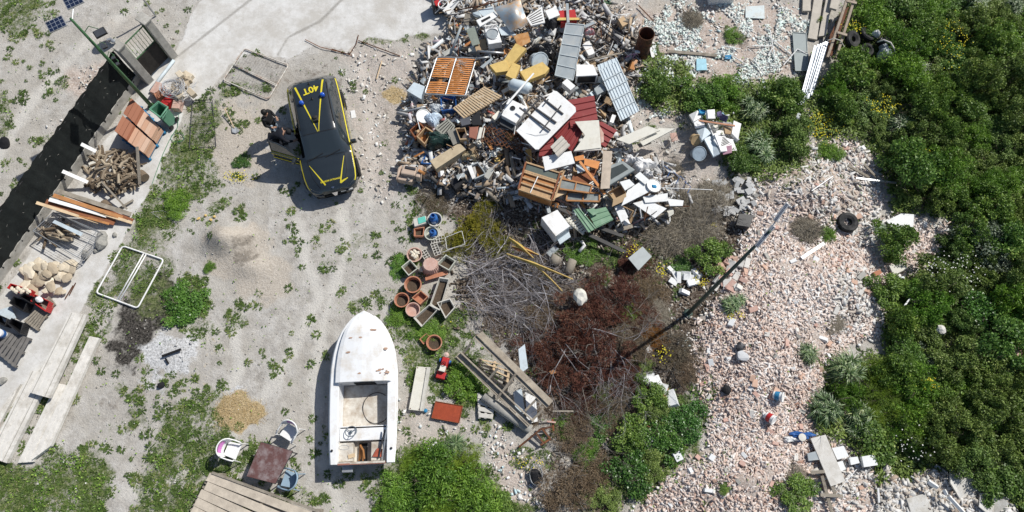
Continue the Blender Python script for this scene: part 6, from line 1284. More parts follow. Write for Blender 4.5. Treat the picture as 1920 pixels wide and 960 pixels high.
# ---------------------------------------------------------------- chairs, table, wooden deck
def arm_chair(label, px, py, rz, body, pad):
    t = thing('garden_chair', label, 'chair', at(px, py, 0), rz, 'plastic garden chairs round the table')
    mb = MB(); mb.prism([Vector((-.22, -.2, .42)), Vector((.22, -.2, .42)), Vector((.25, .24, .44)), Vector((-.25, .24, .44))], .03); mb.build('seat', body, t, loc=(0, 0, 0), bev=.01)
    rows = []
    for z in (.44, .62, .8, .86): rows.append([Vector((math.sin(a)*(.27+.03*(z-.44)), -.12-math.cos(a)*(.12+.22*(z-.44)), z-.06*abs(math.sin(a))**3)) for a in np.linspace(-1.45, 1.45, 13)])
    mb = MB(); mb.grid([r[:4] for r in rows]); mb.grid([r[9:] for r in rows]); mb.grid([r[3:10] for r in (rows[0], rows[1])]) ; mb.grid([[p + Vector((0, .018, 0)) for p in r][::-1] for r in [x[:4] for x in rows]]); mb.grid([[p + Vector((0, .018, 0)) for p in r][::-1] for r in [x[9:] for x in rows]]); mb.build('back_shell', body, t, loc=(0, 0, 0))
    mb = MB(); mb.grid([r[3:10] for r in rows[1:3]]); mb.grid([[p + Vector((0, .02, 0)) for p in r[3:10]][::-1] for r in rows[1:3]]); mb.build('back_pad', pad, t, loc=(0, 0, 0))
    mb = MB(); mb.tube([Vector((-.30, .26, .62)), Vector((-.31, .05, .66)), Vector((-.30, -.14, .72))] + [rows[3][i] for i in range(1, 12)] + [Vector((.30, -.14, .72)), Vector((.31, .05, .66)), Vector((.30, .26, .62))], .024, 6); mb.build('armrest', body, t, loc=(0, 0, 0), smooth=True)
    for x, y in ((-.27, .25), (.27, .25), (-.24, -.24), (.24, -.24)):
        mb = MB(); mb.tube([Vector((x, y, .62 if y > 0 else .5)), Vector((x*1.12, y*1.15, 0))], .022, 6, r2=.016); mb.build('leg', body, t, loc=(0, 0, 0))
    return t
M_PINK = mat('pink_pad', (.62, .22, .55), .6, .1, 5, 0)
arm_chair('white garden chair with pink back panel left of the brown table', 444, 845, R(-107), M_WHITEP, M_PINK)
arm_chair('white garden chair with pink back panel above the brown table', 551, 812, R(150), M_WHITEP, M_PINK)
arm_chair('blue grey garden chair right of the brown table', 552, 900, R(75), mat('faded_blue_plastic', (.27, .37, .46), .5, .12, 5, 0), mat('blue_plastic_pad', (.2, .36, .5), .5))
Q = P3([(489,829),(548,846),(516,907),(462,893)], 0, .74); tb = thing('table', 'square brown metal table with grey stains beside the garden chairs', 'table', Vector((sum(q.x for q in Q)/4, sum(q.y for q in Q)/4, 0)))
mb = MB(); mb.prism(Q, .03); mb.build('table_top', mat('stained_brown_metal', (.13, .065, .06), .5, .2, 4, .1, dirt=(.3, .26, .26), dirt_amt=.42), tb, bev=.006)
mb = MB(); mb.loop([q - Vector((0, 0, .05)) for q in Q], .02, 5); mb.build('apron', M_STEELD, tb)
for i in range(4): c = sum(Q, Vector())/4; q = lerp(Q[i], c, .08); mb = MB(); mb.tube([q - Vector((0, 0, .03)), Vector((q.x, q.y, 0))], .02, 6); mb.build('leg', M_STEELD, tb)
def deck():
    Q = P3([(398,888),(600,962),(560,1075),(358,965)], 0, .55); t = thing('wooden_platform', 'large raised platform of weathered beige planks cut by the bottom edge', 'platform', Vector((sum(q.x for q in Q)/4, sum(q.y for q in Q)/4, 0)))
    rg = random.Random(2); n = 5; ww = (Q[3]-Q[0]).length/n
    WD = mat('beige_planks', (.56, .49, .4), .85, .2, 3, .3, dirt=(.38, .33, .27), dirt_amt=.45)
    for k in range(n):
        v = (k+.5)/n; a = bil(Q, 0, v); b_ = bil(Q, 1, v); mb = MB(); d_ = (b_-a).normalized(); mb.bar(a - d_*rg.uniform(0, .08), b_ + d_*rg.uniform(0, .08), ww*.965, .045); mb.build('plank', WD, t, bev=.004)
    for k in range(9):
        v = (k+.2)/9; a = bil(Q, -.03, v); b_ = bil(Q, .05, v); mb = MB(); mb.bar(a - Vector((0, 0, .1)), b_ - Vector((0, 0, .1)), .07, .08); mb.build('joist_end', M_WOODG, t)
    mb = MB()
    for u in (.02, .5, .98): mb.bar(bil(Q, u, 0) - Vector((0, 0, .09)), bil(Q, u, 1) - Vector((0, 0, .09)), .1, .12)
    mb.build('joist', M_WOODG, t)
    mb = MB(); mb.bar(Q[0] + Vector((0, .03, .0)), Q[1] + Vector((0, .03, 0)), .07, .12); mb.build('edge_beam', M_WOODG, t)
    for q in Q: c = sum(Q, Vector())/4; p = lerp(q, c, .08); mb = MB(); mb.box((p.x, p.y, .2), (.25, .25, .42)); mb.build('support', M_WOODG, t)
deck()
# ---------------------------------------------------------------- plant pots and planters
def ax(base_px, top_px, z0, h): return at(base_px[0], base_px[1], z0)
def round_pot(label, px, py, r, h, m, fill=None, name='plant_pot', ribs=False, flip=False, tilt=0., tdir=0.):
    """px, py: centre of the rim as seen"""
    p = at(px, py, h); b = Vector((p.x, p.y, gz(p.x, p.y)-.01)); t = thing(name, label, 'plant pot', b)
    MT = Matrix.Rotation(tdir, 3, 'Z') @ Matrix.Rotation(tilt, 3, 'X') @ Matrix.Rotation(-tdir, 3, 'Z')
    mb = MB()
    if flip: prof = [(r, 0), (r*1.0, .04), (r*.9, .05), (r*.86, h*.5), (r*.74, h*.95), (r*.68, h), (0, h)]
    else: prof = [(r*.68, 0), (r*.9, h*.8), (r, h*.82), (r*1.02, h), (r*.88, h), (r*.84, h*.75), (r*.7, h*.25), (0, h*.25)]
    if ribs:
        G = []
        for (q, z) in prof: G.append([b + MT @ Vector((math.cos(a)*q*(1+.03*math.cos(a*24)), math.sin(a)*q*(1+.03*math.cos(a*24)), z)) for a in np.linspace(0, 2*math.pi, 96, endpoint=False)])
        mb.grid(G, True)
    else: mb.lathe(b, prof, 28, MT)
    mb.build('pot_body', m, t, smooth=False)
    if fill and not flip: mb = MB(); mb.lathe(b, [(r*.84, h*.5), (0, h*.53)], 20, MT); mb.build('soil', fill, t)
    return t
def planter(label, pts, z, h, m, fill=M_SOILM, t_=.03, taper=.12, name='planter'):
    Q = P3(pts, z); mb = MB(); c = sum(Q, Vector())/4; n = Vector((0, 0, 1)); I = [q + (c-q).normalized()*t_*1.5 for q in Q]; B = [lerp(q, c, taper) - n*h for q in Q]; J = [lerp(q, c, taper) - n*h*.6 for q in I]
    for i in range(4):
        j = (i+1) % 4; mb.add([Q[i], Q[j], I[j], I[i]], [(0, 1, 2, 3)]); mb.add([Q[i], B[i], B[j], Q[j]], [(0, 1, 2, 3)]); mb.add([I[i], I[j], J[j], J[i]], [(0, 1, 2, 3)])
    mb.add(B, [(3, 2, 1, 0)]); t = thing(name, label, 'planter', c - n*h); mb.build('box_body', m, t)
    mb = MB(); mb.add([q + n*.01 for q in J], [(0, 1, 2, 3)]); mb.build('soil', fill, t); return t
M_PLC = mat('pale_planter_plastic', (.56, .54, .49), .6, .08, 5, .05, dirt=(.42, .4, .34), dirt_amt=.4); M_PLG = mat('greenish_planter', (.5, .51, .44), .7, .1, 5, .05, dirt=(.4, .39, .32), dirt_amt=.42)
round_pot('pale round pot holding the taller blue jug', 815, 411, .27, .3, M_PLC); round_pot('pale round pot holding the smaller blue jug', 809, 437, .26, .26, M_PLG)
def jug(label, px, py, h, r):
    p = at(px, py, h*.8+.1); b = Vector((p.x, p.y, gz(p.x, p.y)+.1)); t = thing('water_jug', label, 'jug', b); mb = MB(); mb.lathe(b, [(r, 0), (r*1.05, .05), (r, h*.6), (r*.6, h*.72), (r*.5, h*.85), (r*.62, h*.86), (r*.62, h), (r*.45, h), (r*.4, h*.8), (0, h*.8)], 20); mb.build('jug_body', M_BLUE, t, smooth=False)
    mb = MB(); mb.box(b + Vector((0, -r*.95, h*.35)), (r*.9, .03, h*.3)); mb.build('label', mat('faded_label', (.35, .45, .65), .7), t)
jug('taller blue jug standing in the upper pale pot', 812, 406, .5, .15); jug('smaller blue jug standing in the lower pale pot', 811, 435, .34, .13)
o = thing('storage_box', 'pale box with turquoise lid above the square terracotta pot', 'box', at(786, 420, 0)); mb = MB(); mb.prism(P3([(774,411),(798,404),(800,418),(777,425)], .35), .32); mb.build('box_body', M_PLC, o, bev=.02); mb = MB(); mb.prism(P3([(783,409),(797,405),(799,415),(785,420)], .37), .02); mb.build('lid', mat('turquoise', (.12, .5, .42), .5), o)
planter('square terracotta pot below the box with turquoise lid', [(776,428),(796,425),(794,443),(776,443)], .25, .25, M_TERRA)
def breeze(label, px, py, rz, n=(3, 1)):
    t = thing('hollow_block', label, 'hollow block', at(px, py, 0), rz); w, l = .5, .24; mb = MB()
    for i in range(6): mb.box((0, -l/2+.01+i*.0+0, .1), (w, .02, .2)) if i == 0 else None
    mb.box((0, l/2-.01, .1), (w, .02, .2)); mb.box((0, 0, .1), (w, .02, .2))
    for k in range(6): mb.box((-w/2+.01+k*(w-.02)/5, 0, .1), (.02, l-.045, .195))
    mb.build('block_body', M_PLC, t, loc=(0, 0, 0)); mb = MB(); mb.box((0, 0, .06), (w-.05, l-.05, .1)); mb.build('dark_core', M_CONC, t, loc=(0, 0, 0)); return t
breeze('pale hollow block lying across the top of the block corner', 822, 452, .2); breeze('pale hollow block standing below the block corner', 818, 470, -1.2); breeze('small pale hollow block behind the ribbed pink pot', 800, 483, -1.0)
round_pot('pinkish round pot filled with pale stones', 777, 477, .27, .28, M_TERRAP, M_STONE)
for i in range(7): rock(777+[-5,0,5,-3,4,-1,2][i], 476+[-3,-5,-2,3,4,1,6][i], .15, 'pale stone in the pinkish round pot', M_STONE, 'stone', 300+i, .3, .7, 'stone', 'stones in the pinkish pot', .9)
planter('square greenish planter left of the ribbed pink pot', [(752,500),(769,486),(784,503),(766,517)], .34, .34, M_PLG)
round_pot('ribbed pink pot standing upside down among the planters', 806, 495, .34, .5, M_TERRAP, None, 'plant_pot', True, True)
planter('square planter with soil right of the ribbed pink pot', [(819,494),(836,477),(855,489),(842,507)], .36, .34, M_PLG)
slab('terracotta_plate', 'flat terracotta slab leaning below the ribbed pink pot', 'slab', [(797,519),(838,507),(840,514),(798,526)], .2, .05, M_TERRA)
round_pot('large round terracotta pot, upper one of the terracotta pots', 774, 533, .30, .38, M_TERRA, M_SOILM); round_pot('deep orange terracotta pot at the left end of the pots', 753, 562, .26, .34, M_TERRA, M_SOILM)
round_pot('pale round pot below the deep orange pot', 774, 580, .25, .32, M_TERRAP, M_TERRAP); planter('square terracotta planter between the round pots and long planters', [(772,558),(789,544),(803,556),(788,571)], .32, .3, M_TERRA, M_TERRA)
planter('long cream planter standing upright in the row, upper one', [(805,573),(824,519),(842,522),(824,582)], .32, .3, M_PLC, M_SOILM); planter('long cream planter beside the lowest pots', [(775,596),(808,568),(821,580),(790,613)], .3, .28, M_PLC, M_SOILM)
planter('short cream planter with twigs at the lower right of the pots', [(819,567),(844,559),(854,576),(835,597)], .32, .3, M_PLC)
planter('small terracotta trough beside the single pot in the grass', [(786,636),(800,624),(808,631),(794,646)], .14, .13, M_TERRA); round_pot('single round terracotta pot with soil in the green weeds', 814, 642, .27, .26, M_TERRA, M_SOILM)
rock(788, 505, .22, 'small pale stone between the square planter and ribbed pot', M_STONE, 'stone', 4, .2, .7, 'stone', None, .9)

# ---------------------------------------------------------------- things below the pots
def toy():
    t = thing('toy_tractor', 'red toy tractor with cream seat lying in the weeds right of the boat', 'toy', at(832, 690, 0), R(-14)); mb = MB(); mb.box((0, .18, .16), (.26, .36, .16), taper=.8); mb.box((0, -.28, .14), (.34, .26, .14), taper=.9); mb.box((0, 0, .1), (.2, .7, .08)); mb.build('body', M_RED, t, loc=(0, 0, 0), bev=.02)
    mb = MB(); mb.box((0, -.06, .22), (.2, .2, .06)); mb.box((0, -.15, .3), (.2, .04, .14)); mb.build('seat', M_CREAM, t, loc=(0, 0, 0)); mb = MB(); mb.loop([Vector((math.cos(a)*.07, .1+math.sin(a)*.06, .3)) for a in np.linspace(0, 6.283, 12, endpoint=False)], .012, 5); mb.build('steering_wheel', M_BLACKP, t, loc=(0, 0, 0))
    for x, y, r in ((.17, .22, .07), (-.17, .22, .07), (.19, -.3, .11), (-.19, -.3, .11)): mb = MB(); mb.tube([(x-.03, y, r), (x+.03, y, r)], r, 14); mb.build('wheel', M_BLACKP if r > .1 else M_BLUE, t, loc=(0, 0, 0))
    mb = MB(); mb.lathe((0, .42, .16), [(.09, 0), (.09, .08), (0, .12)], 10); mb.build('front_cap', M_TERRAP, t, loc=(0, 0, 0))
toy()
o = thing('metal_tray', 'white folded metal panel lying right of the boat', 'panel', at(787, 730, 0)); Q = P3([(781,687),(807,689),(794,771),(766,768)], .18); mb = MB(); open_ = mb.prism(Q, .15); mb.build('panel_body', M_CREAM, o, bev=.01); mb = MB(); mb.bar(bil(Q, .86, .0)+Vector((0, 0, .02)), bil(Q, .86, 1)+Vector((0, 0, .02)), .1, .05); mb.bar(bil(Q, .97, .0)+Vector((0, 0, .02)), bil(Q, .97, 1)+Vector((0, 0, .02)), .03, .06); mb.build('folded_edge', M_PLC, o)
for i, (u, v) in enumerate(((.1, .03), (.1, .97), (.7, .03), (.7, .97))): mb = MB(); mb.lathe(bil(Q, u, v) + Vector((0, 0, .0)), [(.02, 0), (.02, .008), (0, .008)], 8); mb.build('screw', M_RUST, o)
o = thing('varnished_board', 'glossy red brown board lying below the toy tractor', 'board', at(838, 773, 0)); Q = P3([(816,752),(868,761),(861,794),(808,784)], .12); mb = MB(); mb.prism(Q, .06); mb.build('board', mat('red_brown_varnish', (.36, .07, .03), .35, .3, 3, .05, dirt=(.25, .05, .025), dirt_amt=.45), o, bev=.008)
mb = MB(); mb.loop([lerp(q, sum(Q, Vector())/4, .03) + Vector((0, 0, .012)) for q in Q], .015, 4); mb.build('raised_edge', M_WOODR, o)
rock(798, 770, .14, 'small blue crumpled can beside the white panel', M_PBLUE, 'can', 8, .06, .8, 'can')
# trestle of long grey boards
M_BRD = mat('long_grey_board', (.40, .35, .28), .9, .2, 4, .5, dirt=(.24, .2, .16), dirt_amt=.45)
t = thing('trestle', 'long trestle of weathered grey boards lying on its side over pallets', 'trestle', at(940, 715, 0))
def brd(a, b, w_, th=.04, nm='board', m=M_BRD): mb = MB(); mb.bar(at(*a), at(*b), w_, th); mb.build(nm, m, t)
brd((900,625,.95),(1033,756,.75),.20); brd((890,631,.93),(1027,763,.72),.10); brd((894,628,.98),(1030,760,.78),.04, .09)
brd((859,664,.5),(995,796,.45),.13); brd((864,661,.62),(1001,791,.55),.05, .1); brd((855,668,.5),(990,800,.42),.04,.08)
for a, b in (((884,644,.88),(862,670,.45)), ((934,690,.85),(912,716,.5)), ((968,700,.9),(930,750,.45)), ((962,715,.8),(936,738,.45)), ((1018,768,.7),(994,792,.45)), ((1012,742,.74),(985,770,.5))): brd(a, b, .07, .05, 'strut')
pallet('pallet', 'light wooden pallet under the trestle boards', [(899,672),(958,682),(952,734),(893,690)], .2, M_WOODL, nb=5)
pallet('pallet', 'pale small pallet left of the grey round post', [(896,736),(930,748),(922,786),(898,784)], .15, M_PLC, nb=4)
pipe('round_post', 'grey round concrete post lying beside the trestle', 'post', [(906,744,.22),(995,806,.18)], .16, M_CONC, 14)
slab('metal_sheet', 'pale blue metal sheet under the lower end of the trestle', 'sheet', [(962,735),(978,728),(985,775),(968,780)], .2, .02, M_PALEB); slab('metal_sheet', 'white bent sheet at the foot of the trestle', 'sheet', [(985,735),(1005,745),(1008,790),(988,795)], .18, .02, M_WHITE); slab('metal_sheet', 'blue white sheet scrap sticking out of the dead conifer by the trestle', 'sheet', [(972,655),(984,645),(990,690),(976,700)], .6, .02, M_PALEB)
t = thing('broken_chair', 'broken rusty brown chair frame below the trestle', 'chair', at(1005, 815, 0))
for a, b in (((973,838,.1),(1016,803,.35)), ((1016,803,.35),(1032,823,.3)), ((1005,812,.3),(1020,832,.2)), ((1032,823,.3),(1014,834,.2)), ((1010,806,.3),(1036,800,.4)), ((1036,786,.4),(1038,808,.3))): mb = MB(); mb.bar(at(*a), at(*b), .06, .05); mb.build('bar', M_WOODR if a[0] > 1030 else M_RUST, t)
plank('plank', 'thin brown stake across the dead conifer right of the trestle', 'plank', (1036,771,.6), (1075,771,.5), .05, .04, M_WOODG); plank('plank', 'pink brown stake in the dead conifer', 'plank', (1025,790,.5), (1042,792,.45), .05, .05, M_TERRAP)
slab('board', 'orange board scrap in the dead conifer, upper one', 'board', [(1030,696),(1040,693),(1043,699),(1033,702)], .6, .03, M_WOODO); slab('board', 'small white board splinter on the gravel below the panel', 'board', [(802,842),(816,827),(820,830),(806,847)], .06, .02, M_WHITEP)
rock(1005, 895, .55, 'black rubber bag lying at the edge of the brown bush', M_BLACKM, 'black_bag', 7, .15, .5, 'bag'); mb = MB(); c = at(1005, 890, .2); mb.loop([c + Vector((math.cos(a)*.2, math.sin(a)*.32, 0)) for a in np.linspace(0, 6.283, 16, endpoint=False)], .015, 5); tag(mb.build('wire_ring', M_GALV), 'grey rim ring around the black bag', 'ring')
rock(1088, 556, .55, 'cream coloured sandstone block lying on the dead conifers', M_CREAM, 'cream_stone', 12, .75, .8, 'stone')
# ---------------------------------------------------------------- the dump heap, thing by thing
def S(name, label, cat, pts, z, th, m, group=None): return slab(name, label, cat, pts, z, th, m, group)
def ribbed_box(name, label, pts, z, th, m, n, m2, cat='panel', w_=.03):
    Q = P3(pts, z); nn = (Q[1]-Q[0]).cross(Q[3]-Q[0]).normalized(); nn = nn if nn.z > 0 else -nn; t = thing(name, label, cat, sum(Q, Vector())/4 - nn*th); mb = MB(); mb.prism(Q, th); mb.build('panel_body', m, t)
    for k in range(n+1): mb = MB(); mb.bar(bil(Q, 0, k/n) + nn*.012, bil(Q, 1, k/n) + nn*.012, w_, .03, up=nn); mb.build('rib', m2, t)
    for u in (0.01, .99): mb = MB(); mb.bar(bil(Q, u, 0) + nn*.008, bil(Q, u, 1) + nn*.008, w_*.8, .03, up=nn); mb.build('side_rail', m2, t)
    return t
M_RIB = mat('light_rib_metal', (.46, .51, .53), .45, .1, 5, 0)
ribbed_box('ribbed_locker', 'long grey ribbed locker panel lying upright across the heap', [(1061,44,.1),(1096,47,.1),(1075,150,-.1),(1040,141,-.1)], 1.15, .1, M_GREYP, 5, M_RIB)
S('metal_sheet', 'grey folded flap at the top end of the grey ribbed panel', 'sheet', [(1096,47),(1113,40),(1116,44),(1098,52)], 1.15, .02, M_GREYP)
corr('corrugated_sheet', 'pale blue corrugated sheet in the sun right of the grey ribbed panel', 'sheet', [(1123,133,.1),(1159,114,.1),(1199,208,-.3),(1164,227,-.3)], .95, M_PALEB, 7, .025)
corr('corrugated_sheet', 'short folded end of the pale blue corrugated sheet', 'sheet', [(1120,122),(1156,108),(1159,115),(1123,134)], 1.0, M_PALEB, 5, .02)
for k in range(1, 5):
    v = k/5; Q = P3([(1123,133,.1),(1159,114,.1),(1199,208,-.3),(1164,227,-.3)], .99); mb = MB(); mb.bar(bil(Q, 0, v), bil(Q, 1, v), .03, .015); tag(mb.build('batten', M_RIB), 'thin batten across the pale blue corrugated sheet', 'batten', 'battens on the pale blue sheet')
# bed base with orange slats
t = thing('slatted_bed', 'double bed base with orange slats on a grey metal frame', 'bed base', at(845, 145, .3)); Q = P3([(819,107),(893,109),(872,180),(796,176)], .75); mb = MB(); rc = .1; out = []
for i in range(4):
    a = Q[i]; da = (Q[i-1]-a).normalized(); db = (Q[(i+1) % 4]-a).normalized()
    for s in np.linspace(0, 1, 4): out.append(a + da*rc*(1-s)**2 + db*rc*s**2)
mb.loop(out, .028, 6); mb.build('frame', M_GALV, t); mb = MB(); mb.tube([bil(Q, .49, 0), bil(Q, .51, 1)], .024, 6); mb.build('centre_bar', M_GALV, t)
MO = mat('orange_slat', (.6, .24, .07), .5, .15, 4, .05)
for sd in (0, 1):
    for k in range(18):
        if sd == 0 and k in (10, 11): continue
        v = .045 + .91*k/17; u0, u1 = (.03, .475) if sd == 0 else (.525, .97); mb = MB(); a, b_ = bil(Q, u0, v), bil(Q, u1, v); m_ = (a+b_)/2 + Vector((0, 0, .03)); w_ = .052; d_ = Vector((0, w_/2*1.0, 0))
        mb.grid([[a - d_, m_ - d_, b_ - d_], [a + d_, m_ + d_, b_ + d_]]); mb.grid([[a - d_ - Vector((0,0,.012)), a + d_ - Vector((0,0,.012))], [m_ - d_ - Vector((0,0,.012)), m_ + d_ - Vector((0,0,.012))], [b_ - d_ - Vector((0,0,.012)), b_ + d_ - Vector((0,0,.012))]]); mb.build('slat', MO, t)
for i in range(7): a = at(862+random.uniform(-8, 8), 128+random.uniform(-14, 14), .82); mb = MB(); mb.tube([a, a + Vector((.25, -.1, .01))], .008, 4); tag(mb.build('straw_stalk', M_CREAM), 'pale straw stalk lying on the orange slats', 'stalk', 'stalks on the bed base')
pallet('slatted_crate', 'pale slatted wooden crate wall lying below the bed base', [(909,162,.1),(942,180,.1),(868,222,-.1),(849,203,-.1)], .8, M_WOODL, nb=16, bars=3)
# machines and cans
def hole_panel(name, label, pts, z, th, m, hc, hr, cat='panel', grill=None, front=None):
    Q = P3(pts, z); nn = (Q[1]-Q[0]).cross(Q[3]-Q[0]).normalized(); nn = nn if nn.z > 0 else -nn; t = thing(name, label, cat, sum(Q, Vector())/4 - nn*th); mb = MB(); mb.prism(Q, th); mb.build('casing', m, t, bev=.015)
    c = bil(Q, *hc); X = (Q[1]-Q[0]).normalized(); Y = nn.cross(X); MR = Matrix((X, Y, nn)).transposed(); mb = MB(); mb.lathe(c, [(hr*1.12, .0), (hr*1.12, .02), (hr, .03), (hr, .004)], 24, MR); mb.build('round_rim', M_GALV, t); mb = MB(); mb.lathe(c, [(hr, .004), (0, .008)], 24, MR); mb.build('round_opening', M_BLACKP if front is None else front, t)
    if grill:
        for k in range(grill[2]): u = lerp(grill[0], grill[1], (k+.5)/grill[2]); mb = MB(); mb.bar(bil(Q, u, .06) + nn*.005, bil(Q, u, .2) + nn*.005, .022, .012, up=nn); mb.build('vent_slot', M_BLACKP, t)
    return t
hole_panel('washing_machine', 'white machine front with a round grey porthole near the rusty blue sheet', [(907,48),(930,44),(941,79),(916,83)], 1.2, .35, M_WHITE, (.5, .52), .22, 'washing machine', (.0, 1, 9), M_GREYP)
S('stove_cover', 'white stove lid with dark slots above the machine with a porthole', 'panel', [(893,38),(925,22),(934,30),(900,50)], 1.2, .06, M_WHITE); S('slotted_strip', 'dark slotted strip on the white stove lid', 'panel', [(902,38),(918,30),(920,33),(904,42)], 1.225, .01, M_BLACKP)
hole_panel('washing_machine', 'white washing machine on its side with a black hole, left of the big white plate', [(954,184),(990,201),(967,231),(940,216)], 1.1, .5, M_WHITE, (.4, .4), .09, 'washing machine')
S('charcoal_board', 'black front of the white washing machine lying on its side', 'panel', [(938,217),(966,232),(964,246),(937,232)], .95, .3, mat('charcoal_panel', (.05, .053, .058), .6))
Q = P3([(925,16,.0),(975,-2,.15),(990,44,.0),(958,60,-.15)], 1.2); G = []; 
for v in np.linspace(0, 1, 9): G.append([bil(Q, u, v) + Vector((0, 0, .22*math.sin(u*3.14)*math.sin(v*3.14)+.03*math.sin(u*9+v*5))) for u in np.linspace(0, 1, 9)])
mb = MB(); mb.grid(G); mb.grid([[p - Vector((0, 0, .02)) for p in r][::-1] for r in G]); tag(mb.build('bulged_sheet', mat('blue_grey_rusting', (.36, .44, .5), .4, .1, 2, .03, metal=.2, dirt=(.55, .3, .1), dirt_amt=.46), smooth=True), 'bulged blue grey metal hood with orange rust patches at the top of the heap', 'metal hood')
S('rusty_sheet', 'orange rusty sheet below the blue grey hood', 'sheet', [(963,66),(990,60),(995,78),(972,90)], 1.0, .03, mat('orange_rust', (.45, .22, .08), .9, .3, 6, .3, dirt=(.5, .35, .2), dirt_amt=.4))
S('metal_sheet', 'pale blue sheet strip left of the blue grey hood', 'sheet', [(896,20),(922,12),(932,30),(905,30)], 1.0, .03, M_PALEB); S('metal_sheet', 'pale blue sheet between the machine porthole and the hood', 'sheet', [(934,52),(955,48),(968,66),(940,66)], 1.0, .03, M_PALEB)
S('board', 'green grey board leaning left of the machine with a porthole', 'board', [(874,55,.1),(890,50,.1),(900,82,-.1),(886,86,-.1)], 1.1, .03, mat('green_grey', (.24, .27, .23), .7)); S('board', 'pinkish beige board under the green grey board', 'board', [(888,78),(910,72),(913,92),(893,96)], .9, .04, M_CARD)
pipe('pole', 'grey steel pole standing behind the orange bed base', 'pole', [(865,48,1.3),(843,106,.7)], .05, M_GREYP)
pipe('pipe', 'grey pipe lying below the machine with a porthole', 'pipe', [(895,96,.9),(920,98,.95),(945,100,.9)], .05, M_GALV); pipe('pipe', 'short grey pipe right of the bed base corner', 'pipe', [(892,110,.8),(918,107,.8)], .04, M_GALV)
pipe('rod', 'long dark rod crossing the top of the heap', 'rod', [(852,20,1.0),(905,10,1.2),(960,-4,1.3)], .025, M_RUST); pipe('rod', 'rusty rod above the white stove lid', 'rod', [(860,28,.8),(890,16,1.0),(920,2,1.2)], .02, M_RUST)
S('casing', 'white long plastic casing at the top left of the heap', 'casing', [(830,20,.1),(852,-4,.1),(862,2,.1),(842,28,-.1)], .45, .12, M_WHITEP)
cs = thing('infant_carrier', 'dark child seat with a white ring at the top left of the heap', 'child seat', at(822, 12, 0)); mb = MB(); mb.box(at(822, 14, .2), (.5, .5, .25), rz=.2); mb.box(at(812, 8, .4), (.12, .5, .5), rz=.2); mb.build('seat_shell', M_STEELD, cs, bev=.05); mb = MB(); c = at(831, 8, .45); mb.loop([c + Vector((math.cos(a)*.2, math.sin(a)*.2, .03*math.cos(a))) for a in np.linspace(0, 6.28, 20, endpoint=False)], .03, 6); mb.build('ring', M_WHITEP, cs); mb = MB(); mb.box(at(820, 6, .42), (.2, .25, .06), rz=.4); mb.build('cushion', M_RED, cs)
t = thing('milk_carton', 'white carton with a red cap on the dirt left of the heap', 'carton', at(817, 90, 0)); mb = MB(); mb.prism(P3([(806,82),(814,78),(833,96),(826,102)], .16), .14); mb.build('carton_body', M_WHITEP, t); mb = MB(); mb.prism(P3([(812,83),(820,80),(824,87),(816,91)], .18), .02); mb.build('red_print', M_RED, t)
def grille_panel(label, pts, z, m, n, name='vent_grille'):
    Q = P3(pts, z); t = thing(name, label, 'grille', sum(Q, Vector())/4-Vector((0, 0, .08))); mb = MB(); mb.prism(Q, .08); mb.build('frame_body', m, t); nn = (Q[1]-Q[0]).cross(Q[3]-Q[0]).normalized(); nn = nn if nn.z > 0 else -nn
    for k in range(n): v = .15+.7*k/(n-1); mb = MB(); mb.bar(bil(Q, .12, v)+nn*.006, bil(Q, .9, v)+nn*.006, .03, .012, up=nn); mb.build('slot', M_BLACKP, t)
    return t
grille_panel('white slotted panel right of the blue grey hood', [(986,33),(1016,12),(1022,42),(996,48)], 1.1, M_WHITEP, 5)
obox('white_basin', 'small white plastic basin near the red cooler', 'basin', [(1022,20),(1042,12),(1050,28),(1030,36)], 1.1, .2, M_WHITEP)
obox('cooler', 'red cooler box behind the yellow strap at the top of the heap', 'cooler', [(1048,20),(1078,18),(1082,38),(1052,42)], 1.0, .35, M_RED); S('strap', 'yellow strip lying over the red cooler', 'strap', [(1044,33),(1086,33),(1087,37),(1045,38)], 1.06, .02, M_YFOAM)
S('plank', 'grey stick standing on the red cooler', 'plank', [(1061,6),(1066,6),(1068,42),(1063,42)], 1.1, .03, M_GREYP)
def crumple(name, label, cat, px, py, rx, ry, h, m, seed, z=0.):
    """limp bag or sheet: a wrinkled closed dome"""
    rg = np.random.default_rng(seed); c = at(px, py, z); k, n = 12, 28; kx = rx/FPX*CAM_H; ky = ry/FPX*CAM_H; G = []
    for i in range(k+1):
        p = i/k; rr = math.cos(p*math.pi/2)**.6 if i < k else 0; row = []
        for j in range(n):
            a = 6.283*j/n; wv = 1+.22*math.sin(a*3+seed)+.1*math.sin(a*7+seed*2); q = rr*wv; dz = h*math.sin(p*math.pi/2)*(1+.35*float(vn(np.array(q*3*math.cos(a)+seed), np.array(q*3*math.sin(a)), 3))-.15)
            cr = .09*float(vn(np.array(math.cos(a)*q*7+seed*3), np.array(math.sin(a)*q*7), 5)-.5)*(1-p*.3); row.append(c + Vector((math.cos(a)*q*kx, math.sin(a)*q*ky, max(dz+cr, 0))))
        G.append(row)
    mb = MB(); mb.grid(G, True); return tag(mb.build(name, m), label, cat)
crumple('black_tarp', 'shiny black tarpaulin crumpled left of the grey ribbed panel', 'tarpaulin', 1020, 98, 30, 18, .35, mat('black_sheet_plastic', (.012, .012, .014), .25, .3, 4, .3), 5, .7); crumple('black_bag', 'dark net bag right of the white slotted panel', 'bag', 1034, 48, 16, 12, .4, mat('dark_net', (.03, .03, .035), .8), 6, .6)
